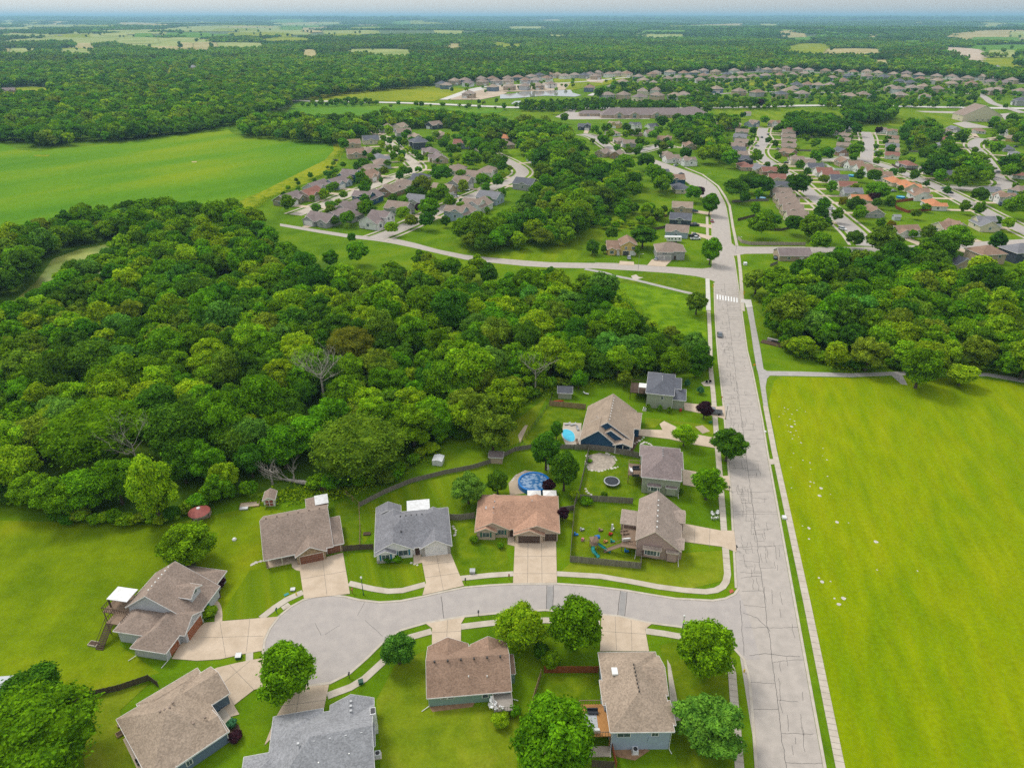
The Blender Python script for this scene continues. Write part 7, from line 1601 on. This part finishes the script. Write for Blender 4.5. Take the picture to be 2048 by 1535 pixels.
for x, y, m, lb in ((705, 1186, 'door_rust', 'rust-coloured mailbox at the right edge of the stone-garage driveway'), (554, 1226, 'metal_green', 'dark green mailbox by the storm drain of the court'), (931, 1166, 'metal_dark', 'dark mailbox right of the white house driveway'), (957, 1231, 'metal_dark', 'black mailbox on the south verge above the green house driveway'), (699, 1355, 'metal_dark', 'black mailbox on the inner verge between court and curved sidewalk'), (1458, 981, 'metal_dark', 'black mailbox by the purple-grey roof house driveway'), (1472, 1100, 'metal_dark', 'black mailbox by the pinkish house driveway'), (1018, 1158, 'door_brown', 'brown mailbox left of the three-bay driveway'), (1443, 800, 'door_rust', 'brown mailbox by the pickup driveway'), (1432, 870, 'white_plastic', 'white mailbox at the mouth of the navy house driveway')): mailbox(x, y, m, lb)
def ubox(x, y, a, w, d, hh, m, lab, lid=None):
    r = empty('utility_box', (*W(x, y), 0), R(a), lab, 'utility box', 'utility boxes on the lawns'); MB().box(-w / 2, -d / 2, 0, w / 2, d / 2, hh * .8).build('body', m, r); MB().poly([(-w / 2 - .03, -d / 2 - .03, hh * .81), (w / 2 + .03, -d / 2 - .03, hh * .81), (w / 2 + .03, d / 2 + .03, hh), (-w / 2 - .03, d / 2 + .03, hh)]).box(-w / 2 - .03, -d / 2 - .03, hh * .78, w / 2 + .03, d / 2 + .03, hh * .81).build('lid', lid or m, r)
ubox(478, 1315, 5, 1.0, .95, .9, 'metal_green', 'green transformer box between the two left driveways', 'metal_white'); ubox(945, 1145, 0, 1.1, .9, .9, 'metal_grey', 'grey transformer box on the lawn of the reddish roof house'); ubox(586, 1180, 10, .9, .7, .5, 'metal_grey', 'low grey meter box beside the sidewalk of the court'); ubox(573, 1189, 40, .9, .5, .2, 'teal_plastic', 'flat pale blue cover beside the grey meter box'); ubox(722, 1366, 20, .8, .7, .8, 'metal_green', 'dark green box beside the curved sidewalk')
ubox(1490, 530, 0, 1.5, 1.3, 1.4, 'metal_white', 'tall pale cabinet on the corner lawn above the crosswalk'); ubox(1568, 1036, 0, .9, .9, .6, 'metal_white', 'white box on the verge of the meadow sidewalk'); ubox(1530, 864, 0, .5, .5, .4, 'white_plastic', 'little white marker box on the verge, upper meadow'); ubox(488, 1018, 8, 1.9, .7, .5, 'metal_grey', 'grey ladder-like crate beside the red-doored shed')
def acunit(x, y, a, lab):
    r = empty('air_conditioner', (*W(x, y), 0), R(a), lab, 'air conditioner', 'air conditioners beside the house walls'); MB().box(-.45, -.45, 0, .45, .45, .85).build('cabinet', 'metal_white', r); MB().lathe([(.36, .86), (.01, .88)], 14).build('fan_grille', 'metal_dark', r); MB().box(-.6, -.6, 0, .6, .6, .06).build('pad', 'concrete', r)
acunit(756, 1511, 10, 'white air conditioner right of the light grey shingled house'); acunit(1270, 1503, 0, 'white air conditioner under the south wall of the blue-grey house'); acunit(1307, 1113, -12, 'white air conditioner under the bay window of the pinkish house'); acunit(1289, 820, -13, 'white air conditioner at the left corner of the pale green house')
def ped_sign(x, y, lab):
    r = empty('crossing_sign', (*W(x, y), 0), 0, lab, 'road sign', 'yellow pedestrian crossing signs'); MB().box(-.04, -.04, 0, .04, .04, 3.2).build('post', 'sign_yellow', r)
    s = .5; MB().poly([(0, -.06, 2.5), (s, -.06, 3.0), (0, -.06, 3.5), (-s, -.06, 3.0)]).poly([(0, -.04, 2.5), (-s, -.04, 3.0), (0, -.04, 3.5), (s, -.04, 3.0)]).build('sign_face', 'sign_yellow', r)
    MB().box(-.06, -.075, 2.95, .06, -.065, 3.2).box(-.12, -.075, 2.75, -.05, -.065, 2.97).box(.04, -.075, 2.72, .12, -.065, 2.97).build('pictogram', 'metal_dark', r); MB().box(-.32, -.07, 2.05, .32, -.05, 2.4).build('plate', 'sign_yellow', r)
ped_sign(1424.5, 583, 'yellow diamond pedestrian sign left of the crosswalk'); ped_sign(1486, 597, 'yellow diamond pedestrian sign right of the crosswalk')
r = empty('warning_sign', (*W(1506.5, 740), 0), 0, 'orange diamond warning sign beside the trail junction', 'road sign'); MB().box(-.04, -.04, 0, .04, .04, 2.2).build('post', 'metal_grey', r); MB().poly([(0, -.06, 1.6), (.5, -.06, 2.1), (0, -.06, 2.6), (-.5, -.06, 2.1)]).build('sign_face', 'sign_orange', r)
def pole(x, y, hh, lab, lampy=False):
    r = empty('utility_pole', (*W(x, y), 0), 0, lab, 'utility pole', 'poles along the far roads'); MB().lathe([(.2, 0), (.13, hh)], 7).build('pole', 'metal_grey' if lampy else 'bark', r); MB().box(-1.6, -.08, hh - 1.2, 1.6, .08, hh - 1.0).build('crossarm', 'bark', r)
pole(1163, 217, 14, 'utility pole at the left of the care home on the highway'); pole(1429, 217, 16, 'tall pole with crossarm on the highway right of the care home'); pole(1293, 216, 14, 'utility pole behind the care home roof'); pole(943, 211, 14, 'utility pole on the highway beside the far pond'); pole(1611, 212, 14, 'utility pole between the highway trees')
def streetlight(x, y, lab):
    r = empty('street_light', (*W(x, y), 0), 0, lab, 'street light', 'street lights of the suburb'); MB().tube([(0, 0, 0), (0, 0, 7.5), (.4, 0, 8), (1.6, 0, 8.1)], [.09, .07, .06, .05], 5).build('post', 'metal_grey', r); MB().box(1.4, -.12, 8.0, 2.0, .12, 8.12).build('lamp_head', 'metal_white', r)
for x, y, lb in ((1471, 505, 'grey street light on the corner of the east cross street'), (1276, 541, 'street light on the lawn side of the cross street'), (1412, 370, 'street light inside the bend of the main road'), (1639, 412, 'street light on the curving west lane'), (1896, 373, 'street light where hill lane meets the east lane'), (961, 391, 'street light on slope street')): streetlight(x, y, lb)
r = empty('hydrant', (*W(593, 1190), 0), 0, 'yellow fire hydrant on the verge beside the stone-garage driveway', 'hydrant'); MB().lathe([(.15, 0), (.12, .1), (.12, .55), (.15, .58), (.08, .72)], 10).build('body', 'sign_yellow', r)
r = empty('hydrant', (*W(1488, 1343), 0), 0, 'pale yellow hydrant on the verge under the round corner maple', 'hydrant'); MB().lathe([(.15, 0), (.12, .1), (.12, .55), (.15, .58), (.08, .72)], 10).build('body', 'sign_yellow', r)
# stone culvert mouth
r = empty('culvert', (*W(1556, 686), 0), R(-35), 'dark stone culvert mouth under the bright willows', 'culvert'); MB().box(-4, -.4, 0, 4, .4, 1.2).build('headwall', 'stone_grey', r); MB().box(-2.4, -.45, 0, 2.4, -.41, .9).build('mouth_shade', 'metal_dark', r); MB().box(-5.4, -3.4, .02, 4.6, -.4, .25).build('apron', 'mulch', r)  # dark plate on the headwall imitates the shade inside the culvert mouth
# raised beds and boxes
def bed(x, y, a, w, d, m, lab, fill='mulch'):
    r = empty('raised_bed', (*W(x, y), 0), R(a), lab, 'raised bed', 'raised garden beds'); mb = MB(); mb.box(-w / 2, -d / 2, 0, w / 2, -d / 2 + .1, .35).box(-w / 2, d / 2 - .1, 0, w / 2, d / 2, .35).box(-w / 2, -d / 2 + .1, 0, -w / 2 + .1, d / 2 - .1, .35).box(w / 2 - .1, -d / 2 + .1, 0, w / 2, d / 2 - .1, .35); mb.build('frame', m, r); MB().box(-w / 2 + .1, -d / 2 + .1, .02, w / 2 - .1, d / 2 - .1, .28).build('soil', fill, r)
bed(188, 1288, -12, 1.9, 1.1, 'concrete', 'stone-edged square bed beside the dark deck stairs'); bed(245, 1465, 45, 1.9, 1.0, 'fence_tan', 'larger wooden raised bed left of the slate blue house'); bed(241, 1450, 45, .9, .6, 'fence_tan', 'smaller wooden raised bed left of the slate blue house'); bed(734, 1068, 5, 1.6, .9, 'fence_dark', 'dark raised bed between the two fences left of the white house'); bed(500, 1010, 10, 4.6, 1.8, 'fence_tan', 'long sandy vegetable bed beside the red-doored shed', 'bare_earth')
r = empty('patio_chair', (*W(287, 1520), .06), R(45), 'black wicker patio sofa on the slab at the bottom left', 'patio sofa'); MB().box(-1, -.4, .1, 1, .4, .45).build('seat', 'metal_dark', r); MB().box(-1, .3, .45, 1, .45, .9).build('backrest', 'metal_dark', r)
r = empty('blue_shelter', (*W(8, 1388), 0), R(5), 'pale blue tarpaulin shelter at the left edge above the huge tree', 'shelter'); MB().box(-2.4, -2.2, 2.0, 2.4, 2.2, 2.1).build('roof', 'wall_palegrey', r)
for a in (-2.2, 2.2):
    for b in (-2, 2): MB().box(-.05, -.05, 0, .05, .05, 2.0).build('post', 'metal_grey', r, (a, b, 0))
# satellite dish / well cap on the lawn
r = empty('propane_tank', (*W(469, 1079), 0), 0, 'small white domed cover on the lawn below the red-doored shed', 'cover'); MB().lathe([(.5, 0), (.5, .25), (.3, .5), (.05, .58)], 12).build('dome', 'white_plastic', r)
r = empty('covered_table', (*W(70, 1357), 0), R(10), 'low brown stone block on the far left lawn', 'stone block'); MB().box(-.6, -.4, 0, .6, .4, .3).build('block', 'rock', r)
# flower bed group next to pale green house
for x, y, lb in ((1420, 766, 'grey planter in the flower bed above the round bed'), (1413, 767, 'second pot in the flower bed by the sidewalk')): 
    r = empty('planter', (*W(x, y), 0), 0, lb, 'planter', 'planters by the sidewalk'); MB().lathe([(.35, 0), (.5, .6), (.42, .6), (.4, .5)], 10).build('pot', 'metal_grey', r); MB().lathe([(.4, .5), (.45, .9), (.2, 1.15)], 8).build('plant', 'leaf_mid', r)
sheet('garden_bed', [(1402, 765), (1415, 760), (1423, 762), (1423, 772), (1408, 772)], .045, 'concrete'); sheet('garden_bed', [(1390, 778), (1405, 774), (1412, 782), (1402, 790), (1392, 786)], .045, 'rough_grass')
# garden furniture on decks
def sofa(x, y, z, a, m, lab):
    r = empty('deck_sofa', (*W(x, y, z), z), R(a), lab, 'sofa', 'furniture on the decks'); MB().box(-.9, -.35, .1, .9, .35, .42).build('seat', m, r); MB().box(-.9, .25, .42, .9, .4, .85).build('backrest', m, r)
sofa(1262, 942, 2.7, 90, 'white_plastic', 'white cushioned sofa at the left rail of the trampoline deck'); sofa(1272, 938, 2.7, 0, 'black_fabric', 'black sofa along the rear rail of the trampoline deck'); sofa(1271, 952, 2.7, 180, 'metal_dark', 'dark bench at the front of the trampoline deck'); sofa(1185, 1425, 2.7, 0, 'black_fabric', 'black grill cabinet on the orange deck'); sofa(1188, 1462, 2.7, 180, 'white_plastic', 'white bench at the front of the orange deck'); sofa(1249, 1067, 2.6, 10, 'deck_wood', 'brown deck sofa behind the timber stairs'); sofa(1252, 1080, 2.6, 190, 'white_plastic', 'white deck chair above the timber stairs')
r = empty('rug', (*W(1184, 1443, 2.7), 2.7), R(0), 'pale outdoor rug on the orange deck', 'rug'); MB().box(-1.2, -1.6, .005, .9, 1.5, .03).build('rug_mat', 'wall_palegrey', r)
# porch furniture of the stone-garage house
for i, (x, y, m, lb) in enumerate(((545, 1110, 'deck_orange', 'orange cushioned chair at the left of the stone house porch'), (568, 1106, 'deck_orange', 'orange cushioned chair at the right of the stone house porch'))): chair(x, y, 20, m, lb, 'porch chairs', .14)
# boat-shaped hose on lawn, toys by the shed
r = empty('mower', (*W(1116, 803), 0), R(5), 'red and white kayak lying in front of the garden cottage', 'kayak'); r.name = 'kayak'; MB().tube([(-1.9, 0, .25), (-1, 0, .22), (0, 0, .2), (1, 0, .22), (1.9, 0, .25)], [.04, .25, .32, .25, .04], 8).build('hull', 'red_plastic', r)
r = empty('waste_bin', (*W(1361, 822), 0), 0, 'red barrel among the pots at the corner of the pale green house', 'barrel'); MB().lathe([(.35, 0), (.4, .8), (.3, .85)], 10).build('barrel', 'red_plastic', r)
r = empty('pool_toy', (*W(1096, 945), 0), 0, 'folded white parasol beside the round pool', 'parasol'); r.name = 'parasol'; MB().lathe([(.04, 0), (.04, 1.0), (.28, 1.1), (.14, 2.6), (.03, 2.9)], 8).build('canopy', 'canvas_white', r)
# dead trees and fallen trunk
def branch(mb, p, d, L, rad, depth, g):
    P = [p]; q = Vector(p); dd = Vector(d).normalized()
    for i in range(4):
        dd = (dd + Vector((g.uniform(-.22, .22), g.uniform(-.22, .22), g.uniform(-.1, .2)))).normalized(); q = q + dd * (L / 4); P.append(q.copy())
        if depth > 0 and i > 0: branch(mb, q, dd + Vector((g.uniform(-.9, .9), g.uniform(-.9, .9), g.uniform(-.2, .6))), L * g.uniform(.45, .7), rad * .55, depth - 1, g)
    mb.tube(P, [rad, rad * .8, rad * .62, rad * .45, rad * .2], 5)
def dead(px_, hh, lab, seed, spread=1.0, depth=3, n=5, rad=.3):
    g = random.Random(seed); r = empty('dead_tree', (*W(*px_), 0), 0, lab, 'dead tree'); mb = MB(); mb.tube([(0, 0, 0), (.1, 0, hh * .5), (0, .1, hh * .75)], [rad * 1.3, rad, rad * .7], 6); mb.build('trunk', 'dead_wood', r); mb = MB()
    for i in range(n): a = i * 6.28 / n + g.random(); branch(mb, Vector((.05, .05, hh * g.uniform(.5, .75))), (math.cos(a) * spread, math.sin(a) * spread, g.uniform(.3, 1.2)), hh * .38, rad * .5, depth, g)
    mb.build('limbs', 'dead_wood', r); return r
dead((285, 960), 15, 'bare white dead tree with crooked limbs beside the tall yellow-green tree', 5, .9, 3, 6, .2); dead((650, 812), 15, 'bare grey tree with a fan of fine twigs in the middle of the woods', 6, .9, 4, 9); dead((1070, 790), 12, 'small bare tree above the garden cottage at the wood edge', 8, .8, 3, 6, .2); dead((545, 968), 6, 'snapped dead treetop left of the fallen trunk', 9, 1.2, 3, 5, .25); dead((590, 965), 5, 'short bare snag behind the fallen trunk', 10, .5, 1, 3, .14)
r = empty('fallen_trunk', (*W(600, 968), 0), R(-12), 'long fallen grey tree trunk lying at the wood edge', 'fallen tree')
mb = MB(); mb.tube([(-5.5, .5, .5), (-2, .3, .6), (2, 0, .75), (5, -.5, .8), (6.2, -.6, .9)], [.2, .45, .62, .75, .95], 8); mb.build('trunk', 'dead_wood', r); mb = MB(); g = random.Random(4)
for i in range(6): branch(mb, Vector((-5 + i * .8, .4, .5)), (g.uniform(-1, -.3), g.uniform(-.7, .9), g.uniform(.1, .5)), 4.5, .16, 2, g)
mb.build('limbs', 'dead_wood', r); MB().lathe([(.2, 0), (1.3, .2), (1.1, 1.6), (.3, 1.9)], 9, (7, -.7, 0)).build('root_plate', 'mulch', r)
_p = Wh(1984, 40); r = empty('water_tower', (*_p, hz(*_p)), 0, 'tiny white water tower on the horizon at the right', 'water tower'); MB().lathe([(9, 0), (6, 20), (6, 42), (18, 54), (20, 62), (14, 72), (2, 76)], 16).build('tank', 'white_plastic', r)
r = empty('unfinished_house', (*W(938, 196), 0), R(3), 'bare timber-framed house under construction beside the far pond', 'house'); MB().box(-8, -6, 0, 8, 6, 6).build('frame_wall', 'fence_tan', r); MB().box(-8.3, -6.3, 6, 8.3, 6.3, 6.3).build('roof_deck', 'fence_light', r)
# tall weeds along the wood edge
def weeds():
    g = np.random.default_rng(5); n = 5200; V = []; segs = [W2(l) for l in ([(520, 1005), (600, 990), (700, 985), (790, 950), (870, 900)], [(560, 985), (640, 990), (690, 980)], [(1545, 655), (1575, 700), (1650, 722), (1700, 740)], [(1070, 790), (1120, 770), (1200, 765), (1290, 745)], [(600, 372), (540, 395), (505, 420)], [(660, 345), (620, 362)], [(690, 292), (672, 320)], [(1230, 575), (1300, 650), (1400, 705)])]
    P = []
    for _ in range(n):
        s = segs[g.integers(len(segs))]; i = g.integers(len(s) - 1); t = g.random(); P.append((s[i][0] + (s[i + 1][0] - s[i][0]) * t + g.normal() * 1.6, s[i][1] + (s[i + 1][1] - s[i][1]) * t + g.normal() * 1.6, abs(g.normal()) * .35 + .1))
    P = np.array(P); a = g.normal(size=(n, 3)); a /= np.linalg.norm(a, axis=1)[:, None]; b = np.cross(a, g.normal(size=(n, 3))); b /= np.linalg.norm(b, axis=1)[:, None]; s = .33
    V = np.stack([P - a * s, P + b * s, P + a * s, P - b * s], 1).reshape(-1, 3); V[:, 2] = np.abs(V[:, 2])
    o = bpy.data.objects.new('weeds', np_mesh('weeds', V, np.arange(n * 4).reshape(-1, 4), ['leaf_lime'], np.repeat(g.uniform(.7, 1.2, n), 4))); COL.objects.link(o); tag(o, 'rank bright weeds and undergrowth along the edge of the woods', 'weeds', kind='stuff')
weeds()
# ---------------------------------------------------------------- what sets each house and tree apart
AN = [(150, 540, 'the algae-green pond'), (650, 745, 'the grey fan-twigged dead tree'), (288, 900, 'the white dead tree'), (195, 868, 'the giant domed oak'), (718, 893, 'the pale-tufted oak'), (700, 690, 'the brown-tinged oak'), (300, 972, 'the tall yellow-green tree'), (600, 965, 'the fallen trunk'), (1070, 760, 'the small bare tree'), (1131, 785, 'the garden cottage'), (1395, 603, 'the crosswalk'), (446, 570, 'the path glimpsed in the woods'),
      (877, 917, 'the grey storage locker'), (540, 998, 'the red-doored shed'), (403, 1018, 'the red-roofed bin'), (1330, 775, 'the pale green house'), (1556, 680, 'the stone culvert'), (1845, 735, 'the lone round trail tree'), (1740, 705, 'the grey-green trail tree'), (1590, 505, 'the tan ranch'), (1970, 504, 'the big tan rear-facing house'), (1955, 700, 'the pale-trunked tree'), (1350, 468, 'the white camper'), (1243, 490, 'the mustard house'), (1343, 492, 'the grey corner house'), (877, 502, 'the gap in the cross street'),
      (752, 436, 'the white split-level'), (578, 392, 'the olive end house of meadow street'), (697, 350, 'the teal gabled house'), (782, 375, 'the big brick house'), (837, 286, 'the blue two-storey house'), (924, 285, 'the red-roofed light blue house'), (1002, 272, 'the long orange roof'), (1270, 222, 'the care home'), (1490, 230, 'the lone white shed'), (1955, 232, 'the cream hall'), (1786, 281, 'the middle lane terrace'), (1869, 401, 'the orange-roofed white house'), (1586, 259, 'the red-roofed navy house'), (1500, 362, 'the three big dark trees'), (1425, 370, 'the bend of the main road'), (1230, 430, 'the striped lawn'),
      (1071, 312, 'the blue house in the trees'), (1060, 186, 'the far pond'), (1160, 148, 'the unfinished far estate'), (1505, 203, 'the highway plum tree'), (660, 315, 'the crop field hedge'), (80, 265, 'the tree island in the crop field'), (1740, 222, 'the oval highway copse'), (1958, 366, 'the grey-roofed white house'), (1704, 345, 'the white vinyl fence'), (1980, 338, 'the east lane'), (1100, 212, 'the highway junction'), (1845, 470, 'the olive tree on the east cross street'), (30, 700, 'the left edge of the woods'), (700, 560, 'the middle of the upper woods'), (1000, 640, 'the middle of the right woods'), (450, 780, 'the centre of the lower woods'), (2040, 640, 'the right edge of the picture')]
ANW = [(W(x, y, 5), s) for x, y, s in AN]
ORD = ['', 'second ', 'third ', 'fourth ', 'fifth ', 'sixth ', 'seventh ', 'eighth ', 'ninth ', 'tenth ', 'eleventh ', 'twelfth ', 'thirteenth ', 'fourteenth ', 'fifteenth ']
def autolabel(items, desc):
    B = {}
    for t in items:
        x, y = t['x'], t['y']; d, p, s = min(((p[0] - x) ** 2 + (p[1] - y) ** 2, p, s) for p, s in ANW)
        u = PX(x, y, 5); v = PX(p[0], p[1], 5); dx, dy = u[0] - v[0], (u[1] - v[1]) * 1.6
        rel = ('right of' if dx > 0 else 'left of') if abs(dx) > abs(dy) else ('just below' if dy > 0 else 'just above')
        if t.get('st'): rel = rel
        B.setdefault((desc(t), rel, s), []).append((d, id(t), t))
    for (ds, rel, s), l in B.items():
        l.sort()
        for i, (_, _, t) in enumerate(l):
            o = ORD[i] if i < len(ORD) else 'outer '
            t['obj']['label'] = f"{ds}, {o}{'closest' if o == '' else 'nearest'} {rel} {s}"
TD = {'mid': 'mid-green', 'dark': 'dark green', 'lime': 'yellow-green', 'olive': 'olive', 'sage': 'grey-green', 'purple': 'dark purple', 'yellow': 'golden', 'rust': 'brownish', 'blue': 'bluish'}
KD = ['spreading', 'round', 'oval', 'loose', 'spreading', 'round', 'conical', 'drooping']
def tdesc(t):
    k = 'big' if t['r'] > 6.2 else 'small' if t['r'] < 4 else ''
    return ' '.join(w for w in (k, TD[t['tone']], KD[t['k']], 'tree') if w)
autolabel([t for t in SINGLE if not t.get('label')], tdesc)
for t in SINGLE:
    if not t.get('label'): t['obj']['group'] = 'trees of the woods' if t.get('region') in ('wood', 'right wood', 'middle wood') else 'trees among the houses'
RD = {'tan': 'tan', 'taupe': 'taupe', 'mauve': 'mauve', 'brown': 'brown', 'grey': 'grey', 'slate': 'slate', 'red': 'red', 'orange': 'orange', 'ash': 'ash-grey', 'lightgrey': 'pale grey'}
WD = {'white': 'white', 'cream': 'cream', 'tan': 'tan', 'grey': 'grey', 'blueish': 'light blue', 'navy': 'navy', 'sage': 'sage', 'brick': 'brick', 'yellow': 'yellow', 'dark': 'dark blue', 'palegrey': 'pale grey', 'olive': 'olive', 'teal': 'teal', 'beige': 'beige', 'slateblue': 'slate blue'}
autolabel(HP, lambda t: f"{WD[t['wall']]} house with {RD[t['roof']]} roof")
cnt = {}
for o in COL.objects:
    if o.parent is None and 'label' in o.keys(): cnt[o['label']] = cnt.get(o['label'], 0) + 1
print('DUP', [(k, v) for k, v in cnt.items() if v > 1][:12], 'long', [k for k in cnt if len(k.split()) > 16][:5])
print('KINDS', {c: sum(1 for o in COL.objects if o.parent is None and o.get('category') == c) for c in ('tree', 'house', 'rock', 'fence', 'car', 'bush')})
# ---------------------------------------------------------------- air
def add_haze():
    o = obj('haze', [(a, b, c) for c in (-1.5, 190) for a, b in ((-60000, -2000), (60000, -2000), (60000, 60000), (-60000, 60000))], [(3, 2, 1, 0), (4, 5, 6, 7), (0, 1, 5, 4), (1, 2, 6, 5), (2, 3, 7, 6), (3, 0, 4, 7)])
    m = bpy.data.materials.new('haze'); m.use_nodes = True; t = m.node_tree; t.nodes.remove(t.nodes['Principled BSDF']); v = t.nodes.new('ShaderNodeVolumePrincipled')
    v.inputs['Color'].default_value = (.44, .78, 1.0, 1); v.inputs['Density'].default_value = HAZE_D; v.inputs['Anisotropy'].default_value = .2; t.links.new(v.outputs[0], t.nodes['Material Output'].inputs['Volume']); o.data.materials.append(m); tag(o, 'thin bluish summer haze over the countryside', 'haze', kind='stuff')
HAZE_D = 7.5e-5
add_haze()
